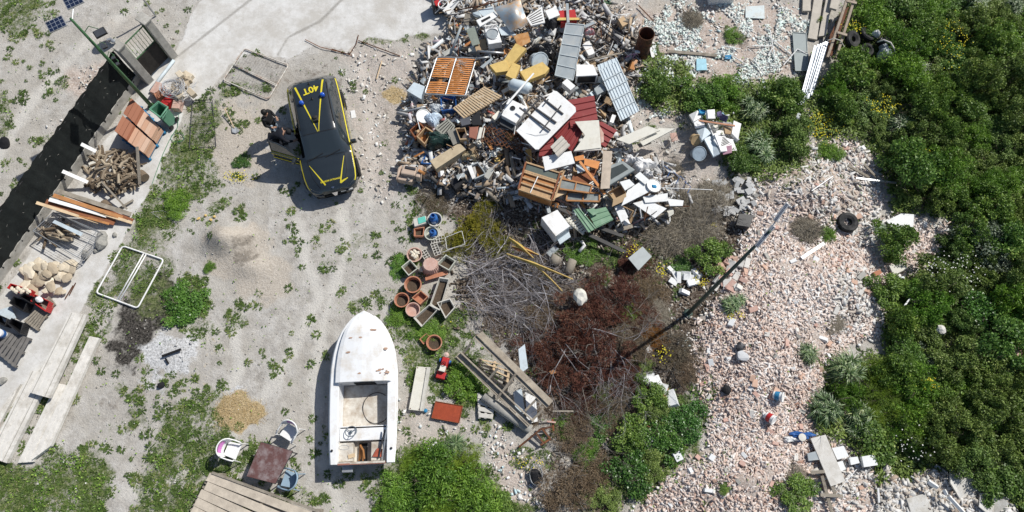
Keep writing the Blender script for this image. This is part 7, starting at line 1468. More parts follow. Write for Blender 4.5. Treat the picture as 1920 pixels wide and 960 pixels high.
def tub(label, px, py, r, h, m, z=0, name='tub', cat='tub', tilt=0, td=0, inner=None):
    c = at(px, py, z); MR = Matrix.Rotation(td, 3, 'Z') @ Matrix.Rotation(tilt, 3, 'X'); t = thing(name, label, cat, c); mb = MB(); mb.lathe(c, [(r*.75, 0), (r, h), (r*1.08, h), (r*1.08, h-.02)], 24, MR); mb.lathe(c, [(r*.94, h), (r*.7, .03), (0, .03)], 24, MR); mb.build('tub_body', m, t, smooth=False)
    mb = MB(); mb.loop([c + MR @ Vector((math.cos(a)*r*1.04, math.sin(a)*r*1.04, h)) for a in np.linspace(0, 6.283, 24, endpoint=False)], .018, 5); mb.build('rim', m, t, smooth=True)
    if inner: mb = MB(); mb.lathe(c, [(r*.85, h*.6), (0, h*.62)], 20, MR); mb.build('contents', inner, t)
    return t
tub('white enamel tub on its side above the yellow foam', 1003, 112, .33, .4, M_PALEB, .8, tilt=.9, td=.6)
YF = [([(967,81,.1),(987,91,.1),(953,129,0),(944,114,0)], 'yellow foam block leaning towards the black tarpaulin'), ([(918,122),(948,112),(958,132),(930,136)], 'yellow foam block left of the other foam blocks'), ([(962,117),(976,123),(965,149),(948,141)], 'yellow foam block in the middle of the foam blocks'), ([(975,134),(1017,116),(1030,128),(1022,138),(986,152)], 'large pale yellow foam block right of the others'), ([(985,280),(996,279),(998,301),(988,304)], 'upright yellow foam piece left of the glazed cabinet'), ([(932,277),(942,277),(943,290),(934,292)], 'small yellow foam piece above the logs'), ([(924,292),(938,290),(938,302),(928,302)], 'small yellow foam piece left of the logs'), ([(948,240),(966,246),(960,266),(950,258)], 'yellow foam piece beside the rusty lattice')]
for i, (p, l) in enumerate(YF): S('foam_block', l, 'foam block', p, 1.1 if i < 4 else .5, .22 if i < 4 else .1, M_YFOAM)
S('metal_bracket', 'grey open metal frame left of the yellow foam blocks', 'frame', [(900,125),(922,108),(925,111),(906,128)], 1.0, .03, M_GREYP)
cyl = thing('water_heater', 'pale blue white cylinder boiler lying above the washing machine', 'boiler', at(975, 163, .8)); mb = MB(); mb.tube([at(957,156,1.0), at(960,158,1.0), at(990,166,1.0), at(994,168,1.0)], [.16, .22, .22, .17], 20); mb.build('tank', M_PALEB, cyl, smooth=True); mb = MB(); mb.tube([at(994,168,1.0), at(997,169,1.0)], .05, 8); mb.build('fitting', M_GALV, cyl)
S('plank', 'long thin white lath crossing the washing machine', 'plank', [(1000,136),(1002,138),(952,196),(949,194)], 1.3, .02, M_WHITEP)
def box_open_front(name, label, cat, pts, z, h, m, face, m2, side=0):
    """closed box with a dark recessed face set in one side"""
    Q = P3(pts, z); t = thing(name, label, cat, sum(Q, Vector())/4 - Vector((0, 0, h))); mb = MB(); mb.prism(Q, h); mb.build('casing', m, t, bev=.01); a, b_ = Q[face], Q[(face+1) % 4]; nn = (Q[1]-Q[0]).cross(Q[3]-Q[0]); nn = nn.normalized(); nn = nn if nn.z > 0 else -nn
    c = sum(Q, Vector())/4; o_ = ((a+b_)/2-c).normalized()*.006; F = [lerp(a, b_, .08) - nn*h*.1 + o_, lerp(a, b_, .92) - nn*h*.1 + o_, lerp(a, b_, .92) - nn*h*.9 + o_, lerp(a, b_, .08) - nn*h*.9 + o_]; mb = MB(); mb.add(F + [f + o_ for f in F], [(0, 1, 2, 3), (4, 5, 6, 7), (0, 1, 5, 4), (1, 2, 6, 5), (2, 3, 7, 6), (3, 0, 4, 7)]); mb.build('door', m2, t); return t
box_open_front('oven', 'white oven with a dark front below the grey ribbed panel', 'oven', [(1081,121),(1112,121),(1121,141),(1080,143)], 1.0, .5, M_WHITE, 2, M_BLACKP)
obox('kitchen_scale', 'small white box appliance left of the white oven', 'appliance', [(1054,155),(1063,147),(1079,161),(1070,169)], 1.0, .3, M_WHITE); obox('grey_case', 'grey case under the pale blue corrugated sheet', 'case', [(1114,166),(1128,156),(1138,168),(1120,178)], .7, .3, M_GREYP)
crumple('paper_sack', 'red and white sack right of the grey ribbed panel', 'sack', 1104, 62, 11, 8, .25, mat('red_white_sack', (.7, .68, .67), .7, .1, 9, .1, dirt=(.6, .06, .08), dirt_amt=.5), 9, .8)
obox('white_case', 'crumpled white case under the dark bed frame', 'case', [(1092,84),(1104,74),(1116,100),(1104,104)], .6, .2, M_WHITEP)
# dark bed frame and pole
t = thing('bedstead', 'dark metal bed frame leaning right of the grey ribbed panel', 'bed frame', at(1130, 70, .3))
for a, b_ in (((1086,42,1.1),(1114,28,1.0)), ((1114,28,1.0),(1184,80,.3)), ((1114,44,1.0),(1172,90,.4)), ((1100,52,1.0),(1160,96,.4)), ((1098,70,.9),(1146,102,.35)), ((1184,80,.3),(1146,102,.35)), ((1108,32,1.05),(1178,86,.35)), ((1088,44,1.1),(1098,70,.9))): mb = MB(); mb.tube([at(*a), at(*b_)], .024, 6); mb.build('bar', M_STEELD, t)
pipe('pole', 'long brown pole from the white oven to the pink bicycle', 'pole', [(1094,115,.9),(1172,98,.5)], .035, M_WOODG); pipe('pole', 'white square post beneath the pale blue corrugated sheet', 'pole', [(1086,104,.9),(1112,130,.8)], .05, M_WHITEP)
# barrel
br = at(1201, 103, .0); bt = thing('barrel', 'tall rusty black open barrel standing at the right edge of the heap', 'barrel', br); H = 1.35
mb = MB(); r = .29; mb.lathe(br, [(r, 0), (r, .4), (r+.012, .42), (r, .44), (r, .86), (r+.012, .88), (r, .9), (r, H), (r+.02, H+.01), (r-.015, H+.01), (r-.02, H-.05), (r-.02, .06), (0, .05)], 32); mb.build('barrel_body', mat('burnt_barrel', (.045, .03, .025), .8, .4, 5, .3, dirt=(.14, .05, .025), dirt_amt=.5), bt, smooth=True); mb = MB(); mb.loop([br + Vector((math.cos(a)*r, math.sin(a)*r, H+.01)) for a in np.linspace(0, 6.283, 28, endpoint=False)], .014, 5); mb.build('rolled_rim', M_RUST, bt)
# bicycle
bk = thing('child_bicycle', 'pink and white child bicycle lying in front of the barrel', 'bicycle', at(1180, 112, 0)); w1, w2 = at(1167, 114, .22), at(1200, 106, .22)
for c in (w1, w2):
    MW = Matrix.Rotation(.5, 3, 'Z') @ Matrix.Rotation(R(55), 3, 'X'); o = None; mb = MB(); mb.loop([c + MW @ Vector((math.cos(a)*.19, math.sin(a)*.19, 0)) for a in np.linspace(0, 6.283, 22, endpoint=False)], .022, 6); o = mb.build('wheel', M_BLACKP, bk); mb = MB()
    for k in range(8): mb.tube([c, c + MW @ Vector((math.cos(k*.785)*.18, math.sin(k*.785)*.18, 0))], .004, 3)
    mb.build('spokes', M_GALV, o)
mb = MB(); s1, s2, s3 = at(1178, 104, .5), at(1192, 100, .45), at(1184, 112, .3)
for a, b_ in ((w1, s1), (s1, s2), (s2, w2), (s1, s3), (s3, w2), (s2, s3)): mb.tube([a, b_], .02, 6)
mb.build('frame', mat('pink_paint', (.75, .42, .55), .4), bk); mb = MB(); mb.tube([at(1172,98,.6), s1, at(1184,100,.62)], .016, 6); mb.build('handlebar', M_WHITEP, bk); mb = MB(); mb.box(s2 + Vector((.05, 0, .1)), (.2, .12, .06)); mb.build('saddle', M_WHITEP, bk, bev=.02); mb = MB(); mb.tube([at(1196,125,.05), at(1200,118,.2)], .06, 8); mb.build('stabiliser', mat('orange_red', (.6, .13, .06), .5), bk)
# big white plate, black lattice on it
o = S('white_plate', 'largest white board with rounded corner lying in the middle of the heap', 'board', [(1038,170,.05),(1044,171,.05),(1079,201,.05),(1080,209,.05),(1010,280,-.05),(1004,280,-.05),(968,245,0)], 1.25, .05, M_WHITE)
t = thing('black_railing', 'black metal railing piece lying on the largest white board', 'railing', at(1020, 215, 1))
for a, b_, w_ in (((974,202),(1032,245),.05), ((990,193),(1043,230),.05), ((1010,178),(1056,214),.05), ((1017,243),(1052,198),.04), ((984,214),(1012,184),.04), ((1028,186),(1020,196),.04)): A_ = at0(a[0], a[1], 1.98 if False else gz(0, 0)+1.9); mb = MB(); zc = at(1024, 225, 1.25).z + .06 + (.04 if w_ < .05 else 0); mb.bar(at0(a[0], a[1], zc), at0(b_[0], b_[1], zc), w_, w_); mb.build('bar', M_STEELD, t)
pipe('cable', 'thin grey cable curving over the largest white board', 'cable', [(970,240,1.32),(985,250,1.3),(1005,254,1.3),(1028,250,1.3)], .008, M_CABLE, 4)
corr('corrugated_sheet', 'dark red corrugated sheet, uppermost one right of the largest white board', 'sheet', [(1062,188),(1114,179),(1121,226),(1070,240)], 1.05, M_CORRR, 4, .04, 1)
corr('corrugated_sheet', 'dark red corrugated sheet below the largest white board', 'sheet', [(1072,212,.05),(1100,236,.05),(1072,284,-.1),(1034,252,-.1)], .95, M_CORRR, 4, .04)
corr('corrugated_sheet', 'dark red corrugated sheet right of the cream notched board', 'sheet', [(1118,222),(1157,244),(1134,278),(1108,262)], .85, M_CORRR, 4, .04, 1)
corr('corrugated_sheet', 'small dark red sheet end at the left of the ribbed grey piece', 'sheet', [(1014,268),(1040,254),(1034,296),(1010,294)], .8, M_CORRR, 3, .04, 1)
S('cream_board', 'cream notched board lying on the dark red sheets', 'board', [(1078,228),(1123,225),(1126,262),(1127,277),(1076,283),(1097,254)], 1.2, .04, M_CREAM); S('cream_board', 'thin cream edge strip under the notched board', 'board', [(1124,235),(1132,250),(1132,266),(1127,268)], 1.1, .04, M_TERRAP)
S('cream_board', 'grey cream board sliding out under the notched board', 'board', [(1088,272),(1128,276),(1127,281),(1075,284)], 1.12, .04, M_CONCL)
corr('corrugated_sheet', 'short grey beige ribbed piece on the dark red sheets', 'sheet', [(1053,254),(1069,273),(1046,295),(1032,275)], 1.25, mat('beige_ribbed', (.5, .47, .42), .7, .15, 4, .1), 3, .05)
S('pale_board', 'pale blue white panel below the ribbed piece', 'panel', [(1017,294),(1071,283),(1078,306),(1022,320)], 1.05, .06, M_MARBLE)
# glazed cabinet and window frames
cb = thing('display_cabinet', 'brown wooden display cabinet with glass lying on its back', 'cabinet', at(1010, 345, .3)); Q = P3([(986,305),(1050,325),(1034,376),(972,355)], 1.15); mb = MB(); mb.prism([q - Vector((0, 0, .06)) for q in Q], .45); mb.build('carcass', M_WOODO, cb)
nn = Vector((0, 0, 1))
for v in (.0, .3, .36, .56, .76, 1.): mb = MB(); mb.bar(bil(Q, 0, v), bil(Q, 1, v), .055, .1); mb.build('rail', M_WOOD, cb)
for u in (0, 1): mb = MB(); mb.bar(bil(Q, u, 0), bil(Q, u, 1), .06, .12); mb.build('stile', M_WOODR, cb)
mb = MB(); mb.prism([bil(Q, .04, .04), bil(Q, .96, .04), bil(Q, .96, .27), bil(Q, .04, .27)], .01); mb.build('glass_pane', mat('dull_glass', (.12, .14, .12), .15, .2, 3, 0, spec=.8), cb)
for k, (a, b_) in enumerate(((.38, .54), (.58, .74), (.78, .97))): mb = MB(); mb.prism([bil(Q, .05, a) - nn*.02, bil(Q, .95, a) - nn*.02, bil(Q, .95, b_) - nn*.02, bil(Q, .05, b_) - nn*.02], .02); mb.build('drawer_front', M_WOODO if k < 2 else M_WOOD, cb)
mb = MB(); mb.bar(bil(Q, .44, .36) + nn*.06, bil(Q, .36, 1) + nn*.06, .03, .01); mb.build('tape_strip', M_WHITEP, cb)
def wframe(label, pts, z, m, mid=True, glass=True):
    Q = P3(pts, z); t = thing('glazed_casement', label, 'window frame', sum(Q, Vector())/4 - Vector((0, 0, .05)))
    for i in range(4): mb = MB(); mb.bar(Q[i], Q[(i+1) % 4], .055, .05); mb.build('frame_bar', m, t)
    if mid: mb = MB(); mb.bar(lerp(Q[0], Q[1], .5), lerp(Q[3], Q[2], .5), .04, .045); mb.build('muntin', m, t)
    if glass: mb = MB(); mb.prism([q - Vector((0, 0, .02)) for q in Q], .006); mb.build('glass_pane', mat('murky_glass', (.25, .27, .26), .1, .3, 3, 0, spec=.8), t)
wframe('orange wooden window frame with glass, upper one beside the cabinet', [(1052,335),(1110,348),(1106,362),(1048,354)], .95, M_WOODO); wframe('orange wooden window frame with dark glass, lower one', [(1064,360),(1124,362),(1124,378),(1062,376)], .85, M_WOODO); wframe('thin brown frame standing at the right of the cabinet', [(1050,323),(1058,320),(1038,376),(1034,374)], 1.1, M_WOOD, False, False)
plank('plank', 'long orange batten pointing down right over the window frames', 'plank', (1087,303,1.1), (1134,364,.9), .09, .05, MO); plank('plank', 'orange batten crossing under the window frames', 'plank', (1052,325,.8), (1097,390,.5), .07, .05, M_WOODO); plank('plank', 'pinkish batten below the lower window frame', 'plank', (1040,373,.6), (1090,390,.5), .05, .04, M_TERRAP)
S('orange_board', 'orange veneered board, larger one below the notched board', 'board', [(1096,297),(1125,303),(1121,317),(1095,309)], .95, .04, MO); S('orange_board', 'small orange veneered board left of the larger one', 'board', [(1077,294),(1094,290),(1096,299),(1079,302)], .95, .04, MO)
S('red_board', 'dark red brown board under the long orange batten', 'board', [(1074,330),(1120,316),(1110,338),(1097,346),(1072,338)], .8, .04, M_WOODR); S('small_board', 'small grey blue panel left of the long orange batten', 'panel', [(1080,308),(1096,314),(1104,318),(1083,325)], .9, .03, M_PALEB)
grille_panel('white wire shelf under the window frames', [(1095,342),(1120,327),(1125,365),(1102,384)], .7, M_WHITEP, 8, 'wire_shelf'); S('board', 'light wooden board left of the window frames', 'board', [(1042,350),(1062,362),(1040,372)], .9, .03, M_WOODL)
S('plank', 'upright weathered beige plank between orange boards and grey screen', 'plank', [(1131,283),(1148,283),(1143,353),(1126,354)], 1.0, .05, mat('beige_weathered', (.5, .42, .34), .9, .2, 5, .3))
t = thing('television', 'old grey television housing lying face up right of the upright plank', 'television', at(1160, 330, .3)); mb = MB(); mb.prism(P3([(1135,312),(1168,301),(1191,318),(1140,349)], 1.0), .2); mb.build('housing', mat('grey_housing', (.26, .29, .29), .6, .1, 5, .1), t, bev=.03); mb = MB(); mb.prism(P3([(1145,316),(1167,307),(1178,317),(1146,336)], 1.02), .03); mb.build('screen', mat('screen_dark', (.05, .06, .06), .2), t)
for i, (px, py, rx, ry, l) in enumerate(((1202,312,24,16,'crumpled white sack right of the television, largest one'), (1180,305,16,9,'crumpled white sack touching the television'), (1212,332,12,10,'crumpled white sack just above the white basin'))): crumple('white_sack', l, 'sack', px, py, rx, ry, .4, mat('white_sack', (.72, .71, .7), .8, .06, 6, .2), 20+i, .55)
WB = [([(1177,356),(1209,335),(1222,352),(1216,360),(1165,386)], .8, 'large white board slab left of the round basin'), ([(1205,368),(1240,364),(1252,362),(1252,377),(1210,380)], .7, 'white board slab below the round basin'), ([(1187,381),(1212,374),(1250,391),(1228,409)], .65, 'white board slab with broken end above the dry grass'), ([(1152,388),(1166,381),(1178,407),(1165,417)], .6, 'narrow white board slab pointing down by the green sheet'), ([(1251,372),(1282,376),(1280,386),(1256,386)], .6, 'short white board slab at the right end of the boards'), ([(1162,341),(1180,336),(1190,346),(1172,357)], .85, 'small grey white slab beside the television'), ([(1190,330),(1200,322),(1218,338),(1210,346)], .85, 'white bar under the sacks')]
for i, (p, z, l) in enumerate(WB): S('white_board', l, 'board', p, z+.15, .05, M_MARBLE)
tub('round white basin with dark and blue contents', 1223, 352, .24, .16, M_WHITEP, .85, 'basin', 'basin', .2, 2, M_BLACKP); rock(1226, 350, .2, 'blue bundle lying in the round white basin', M_PBLUE, 'blue_bundle', 3, 1.0, .6, 'bundle')
t = thing('cardboard_box', 'open brown cardboard box between plank and white slabs', 'box', at(1160, 360, .5)); Q = P3([(1140,360),(1166,346),(1174,362),(1150,374)], .9); mb = MB(); open_box(mb, Q, .25, .01); mb.build('box_walls', M_CARD, t); mb = MB(); mb.add([Q[2], Q[3], Q[3] + Vector((-.05, -.25, -.05)), Q[2] + Vector((.0, -.25, -.05))], [(0, 1, 2, 3)]); mb.build('flap', M_CARD, t)
S('wooden_board', 'dark stained board below the cardboard box', 'board', [(1138,374),(1162,368),(1168,378),(1150,388),(1136,386)], .7, .03, M_WOODG); pipe('cable', 'long white cable stretched right from the white boards', 'cable', [(1240,352,.7),(1290,354,.6),(1336,356,.5)], .014, M_WHITEP, 5)
S('beige_board', 'long beige panel, upper of the pair right of the red sheets', 'panel', [(1155,261),(1214,236),(1238,244),(1180,270)], .95, .06, M_CREAM); S('beige_board', 'long beige panel, lower of the pair right of the red sheets', 'panel', [(1200,266),(1236,240),(1266,241),(1206,273)], .85, .06, M_CREAM); S('plank', 'brown underside board beneath the beige panels', 'plank', [(1195,270),(1216,262),(1222,268),(1200,276)], .7, .05, M_WOODG)
# lower cluster
box_open_front('fridge', 'white fridge lying open towards the lower right below the window frames', 'fridge', [(1015,408),(1045,393),(1069,424),(1042,443)], 1.0, .7, M_WHITE, 2, M_PALEB); S('drawer', 'white fridge drawer fallen below the fridge', 'drawer', [(1044,446),(1066,432),(1070,444),(1050,458)], .5, .1, M_PALEB); S('metal_flap', 'bent grey flap at the foot of the white fridge', 'flap', [(1024,474),(1040,460),(1048,466),(1032,482)], .3, .03, M_GREYP)
corr('corrugated_sheet', 'green corrugated sheet, left one below the window frames', 'sheet', [(1075,394),(1086,389),(1118,428),(1104,436)], .85, M_CORRG, 2, .03); corr('corrugated_sheet', 'green corrugated sheet, right one below the window frames', 'sheet', [(1100,396),(1136,388),(1150,412),(1118,428)], .8, M_CORRG, 3, .03, 1); S('green_board', 'short green piece on top of the green sheets', 'board', [(1100,393),(1113,390),(1124,398),(1112,404)], .92, .03, M_CORRG)
pallet('crate_wall', 'beige lath crate wall left of the green sheets', [(1061,410),(1076,402),(1102,432),(1094,438)], .65, M_CREAM, nb=7, bars=2)
for a, b_, l in (((1104,440,.5),(1172,473,.2),'longest black beam pointing down right from the green sheets'), ((1123,427,.5),(1168,443,.4),'black beam right of the green sheets'), ((1040,386,.7),(1072,402,.6),'dark beam above the white fridge'), ((1020,385,.5),(1045,380,.6),'dark beam at the upper left of the fridge')): plank('dark_timber', l, 'beam', a, b_, .13, .08, mat('dark_beam', (.075, .072, .07), .8))
plank('plank', 'grey brown plank right of the black beams', 'plank', (1150,434,.4), (1186,424,.4), .14, .05, M_WOODG); plank('plank', 'tan upright plank above the dry grass', 'plank', (1180,418,.4), (1190,396,.6), .13, .05, M_WOOD); S('grey_plate', 'grey plate with rounded corner standing above the dead conifer', 'plate', [(1205,462),(1222,481),(1197,507),(1178,484)], .6, .03, mat('grey_plate', (.4, .43, .43), .6, .1, 3, .1))
pipe('log', 'lying pale log between fridge and cream stone', 'log', [(1074,488,.3),(1064,512,.25)], .16, M_WOODG, 10); pipe('log', 'brown stump left of the lying pale log', 'log', [(1046,480,.3),(1036,496,.2)], .2, M_WOODG, 10)
pipe('white_pipe', 'bent white pipe above the lying log', 'pipe', [(1090,452,.3),(1096,460,.3),(1086,472,.25)], .06, M_WHITEP)
# left cluster
obox('appliance', 'pale white box appliance at the left edge of the heap', 'appliance', [(763,170),(776,154),(797,162),(790,186)], .7, .5, M_PALEB)
def crate_mesh(label, px, py, m): t = crate(label, [(px-14,py-12),(px+14,py-14),(px+16,py+10),(px-12,py+14)], .6, .3, m); return t
crate_mesh('blue plastic crate below the orange bed base', 840, 194, M_BLUE)
pipe('pipe', 'long grey metal pipe pointing left below the appliance', 'pipe', [(744,213,.3),(798,200,.7)], .045, M_GALV)
for i, (a, b_) in enumerate((((772,190,.5),(776,222,.3)), ((764,202,.4),(800,196,.6)), ((778,226,.3),(792,205,.6)), ((770,232,.3),(786,236,.4)), ((800,200,.7),(822,212,.7)))): pipe('rod', ['upright thin white rod by the grey pipe', 'short white rod above the grey pipe', 'diagonal thin rod left of the blue white basins', 'lowest thin rod left of the wooden drawers', 'pale rod right of the grey pipe'][i], 'rod', [a, b_], .018, M_WHITEP if i < 2 else M_GALV)
tub('white plastic basin left of the crumpled blue sheet', 793, 220, .25, .14, M_WHITEP, .6, 'basin', 'basin', .3, 1); crumple('pale_sheet', 'crumpled pale blue plastic sheet above the wooden drawers', 'sheet', 812, 226, 17, 16, .3, mat('pale_blue_film', (.5, .6, .7), .3, .1, 5, .1), 31, .5); crumple('clear_film', 'crumpled transparent looking film beside the blue crate', 'film', 818, 205, 14, 9, .25, mat('greyish_film', (.55, .58, .6), .3), 32, .5)
def drawer(label, pts, z, h, m, inner=M_BLACKM, name='drawer', cat='drawer'):
    Q = P3(pts, z); t = thing(name, label, cat, sum(Q, Vector())/4 - Vector((0, 0, h))); mb = MB(); I, J, n = open_box(mb, Q, h, .04); mb.build('box_walls', m, t); mb = MB(); mb.add([j + n*.01 for j in J], [(0, 1, 2, 3)]); mb.build('drawer_floor', inner, t); return t
drawer('dark open wooden drawer, left one of the drawers', [(768,244),(786,228),(796,238),(778,258)], .75, .3, M_WOODR); drawer('light brown wooden drawer, right one of the drawers', [(781,256),(798,237),(812,246),(796,270)], .85, .35, M_WOOD, M_WOODO)
drawer('dark green blue open box below the green bag', [(789,306),(798,288),(816,296),(812,308)], .4, .2, M_BLUE, M_BLACKM, 'blue_box', 'box')
crumple('green_bag', 'dark green refuse bag bulging above the long beige chest', 'bag', 822, 266, 28, 17, .45, mat('dark_green_film', (.018, .042, .035), .35, .3, 5, .3), 33, .45); crumple('brown_cloth', 'dark brown cloth under the drawers', 'cloth', 775, 275, 22, 14, .15, mat('dark_brown_cloth', (.08, .06, .045), .95), 34, .15)
grille_panel('grey wire rack right of the crumpled blue sheet', [(815,240),(840,222),(854,236),(838,262)], .7, mat('grey_rack', (.3, .3, .26), .8), 5, 'wire_rack'); drawer('black open box with a beige rim right of the wire rack', [(854,240),(872,238),(878,261),(862,262)], .85, .3, M_CARD, M_BLACKM, 'box', 'box'); S('grey_case', 'grey case side left of the black open box', 'case', [(838,246),(856,240),(862,266),(850,272)], .75, .3, mat('grey_brown', (.24, .23, .2), .8))
obox('black_box', 'black crate under the slatted crate wall, right one', 'crate', [(883,222),(898,208),(904,234),(886,234)], .9, .4, M_BLACKP); obox('black_box', 'dark grey crate under the slatted crate wall, left one', 'crate', [(862,224),(880,219),(884,232),(866,236)], .9, .4, mat('dark_grey_box', (.08, .085, .1), .6))
t = thing('chair', 'chair with a brown seat and cream cushion beside the rusty lattice', 'chair', at(890, 255, .4)); mb = MB(); mb.prism(P3([(880,238),(897,237),(895,262),(879,257)], .95), .06); mb.build('seat', mat('red_brown_leather', (.3, .12, .08), .6), t, bev=.02); mb = MB(); mb.prism(P3([(899,238),(910,239),(906,258),(893,262)], .98), .08); mb.build('cushion', M_CREAM, t, bev=.03)
for x, y in ((880,238),(897,237),(895,262),(879,257)): mb = MB(); mb.tube([at(x, y, .9), at(x, y, .45)], .02, 5); mb.build('leg', M_WOODR, t)
t = thing('rusty_lattice', 'rusty iron lattice grate left of the largest white board', 'grate', at(940, 258, .5)); Q = P3([(908,236),(985,250),(978,284),(902,266)], .9); rgq = random.Random(12)
for k in range(9):
    u = k/8; mb = MB(); mb.tube([bil(Q, u, 0), bil(Q, min(1, u+.25), .5) + Vector((0, 0, rgq.uniform(-.1, .1))), bil(Q, u, 1)], .022, 5); mb.build('iron_bar', M_RUST, t); mb = MB(); mb.tube([bil(Q, u, 0), bil(Q, max(0, u-.25), .5) + Vector((0, 0, rgq.uniform(-.1, .1))), bil(Q, u, 1)], .02, 5); mb.build('iron_bar', M_RUST, t)
ch = thing('wooden_chest', 'long beige wooden chest lying in front of the green bag', 'chest', at(838, 300, 0)); Q = P3([(807,302),(861,269),(873,281),(818,317)], .75); mb = MB(); mb.prism(Q, .45); mb.build('chest_body', mat('pale_chest', (.5, .41, .28), .8, .15, 4, .1, dirt=(.36, .28, .18), dirt_amt=.4), ch, bev=.01); mb = MB(); mb.prism([lerp(q, sum(Q, Vector())/4, -.02) + Vector((0, 0, .03)) for q in Q], .03); mb.build('lid', mat('pale_chest', (.5, .41, .28)), ch)
crumple('tan_cushion', 'tan rounded cushion right of the long beige chest', 'cushion', 880, 295, 15, 10, .3, mat('tan_cloth', (.4, .33, .21), .9, .15, 5, .1), 35, .3)
t = thing('armchair', 'beige padded armchair standing at the left edge of the heap', 'armchair', at(766, 330, 0)); mb = MB(); mb.prism(P3([(748,326),(778,330),(772,342),(744,336)], .45), .32); mb.build('seat', mat('beige_cloth', (.5, .39, .31), .9, .12, 6, .1, dirt=(.35, .26, .2), dirt_amt=.35), t, bev=.04); mb = MB(); mb.prism(P3([(756,308),(783,313),(778,330),(750,325)], .62), .3); mb.build('backrest', MATS['beige_cloth'], t, bev=.05); mb = MB(); mb.prism(P3([(760,310),(780,314),(779,319),(759,315)], .66), .05); mb.build('head_roll', M_STEELD, t, bev=.02)
mb = MB(); mb.prism(P3([(784,309),(793,309),(787,333),(778,331)], .62), .45); mb.build('armrest', MATS['beige_cloth'], t, bev=.04); mb = MB(); mb.prism(P3([(746,314),(754,308),(748,328),(742,336)], .55), .4); mb.build('armrest', MATS['beige_cloth'], t, bev=.04)
for x, y in ((748,338),(772,343)): mb = MB(); p = at(x, y, .1); mb.box(p, (.07, .07, .2)); mb.build('leg', M_WOODR, t)
box_open_front('television', 'black television lying below the long beige chest', 'television', [(843,342),(858,326),(870,340),(854,356)], .5, .35, M_BLACKP, 2, M_STEELD); tub('small white pot left of the black television', 836, 343, .1, .12, M_WHITEP, .25, 'small_pot', 'pot'); obox('wooden_box', 'weathered grey box right of the black television', 'box', [(862,326),(876,320),(884,334),(868,342)], .4, .3, M_WOODG)
drawer('grey metal drawer with a brown inside right of the chest', [(876,312),(896,303),(912,326),(890,336)], .6, .25, M_GREYP, M_WOODO); S('board', 'white panel edge behind the grey metal drawer', 'panel', [(876,312),(884,310),(892,332),(886,336)], .65, .03, M_WHITE)
for i, (a, b_, r_) in enumerate((((949,278,.6),(953,312,.4),.09), ((958,286,.6),(965,330,.4),.08), ((949,312,.5),(958,340,.3),.07), ((965,290,.6),(988,322,.4),.045), ((935,345,.2),(910,358,.2),.09), ((900,348,.2),(935,378,.2),.08), ((944,324,.4),(930,340,.3),.05), ((912,362,.2),(946,350,.2),.06), ((1000,315,.4),(985,285,.6),.04))): pipe('log', ['thick log standing in the middle heap, left one', 'thick log standing in the middle heap, right one', 'log below the two standing logs', 'thin branch log right of the standing logs', 'log end at the upper left of the moss green boughs', 'long log running into the moss green boughs', 'short branch log beside the standing logs', 'pale log crossing above the moss green boughs', 'thin branch behind the glazed cabinet'][i], 'log', [a, b_], r_, M_WOODG if i % 2 else mat('brown_log', (.25, .185, .13), .9, .3, 8, .6), 9)
# yellow leaf
def big_leaf(label, a, b_, w_, m):
    A_, B_ = at(*a), at(*b_); d_ = (B_-A_); x = d_.cross(Vector((0, 0, 1))).normalized(); rows = []; rg = random.Random(int(a[0]))
    for i in range(15): s = i/14; c = lerp(A_, B_, s) + Vector((0, 0, .12*math.sin(s*3.14))); ww = w_*math.sin(max(.05, s)**.7*3.1)*.5; rows.append([c - x*ww*rg.uniform(.75, 1) - Vector((0, 0, .05)), c + Vector((0, 0, .02)), c + x*ww*rg.uniform(.75, 1) - Vector((0, 0, .05))])
    mb = MB(); mb.grid(rows); o = mb.build('withered_leaf', m); mb = MB(); mb.tube([r[1] for r in rows], .018, 5); mb.build('midrib', M_YFOAM, o); return tag(o, label, 'leaf')
M_YL = mat('yellow_leaf', (.5, .38, .08), .7, .2, 5, .1, dirt=(.25, .1, .04), dirt_amt=.42)
big_leaf('long yellow withered leaf crossing the grey brushwood', (950, 476, .7), (1074, 524, .6), .13, M_YL); big_leaf('yellow withered leaf ending in the grey brushwood, upper left', (955, 446, .6), (1000, 484, .6), .17, M_YL); big_leaf('thin yellow brown leaf stalk pointing to the trestle', (1002, 496, .6), (1054, 546, .4), .06, M_YL); big_leaf('brown torn leaf among the yellow leaves', (960, 462, .55), (1010, 478, .6), .24, mat('brown_torn_leaf', (.28, .12, .05), .8))
tube_frame('thin white wire frame lying on the moss green boughs', [(835,445),(866,433),(872,458),(838,468)], .75, .008, M_WHITEP, [], None, 'wire_rectangle', 'wire', .02)
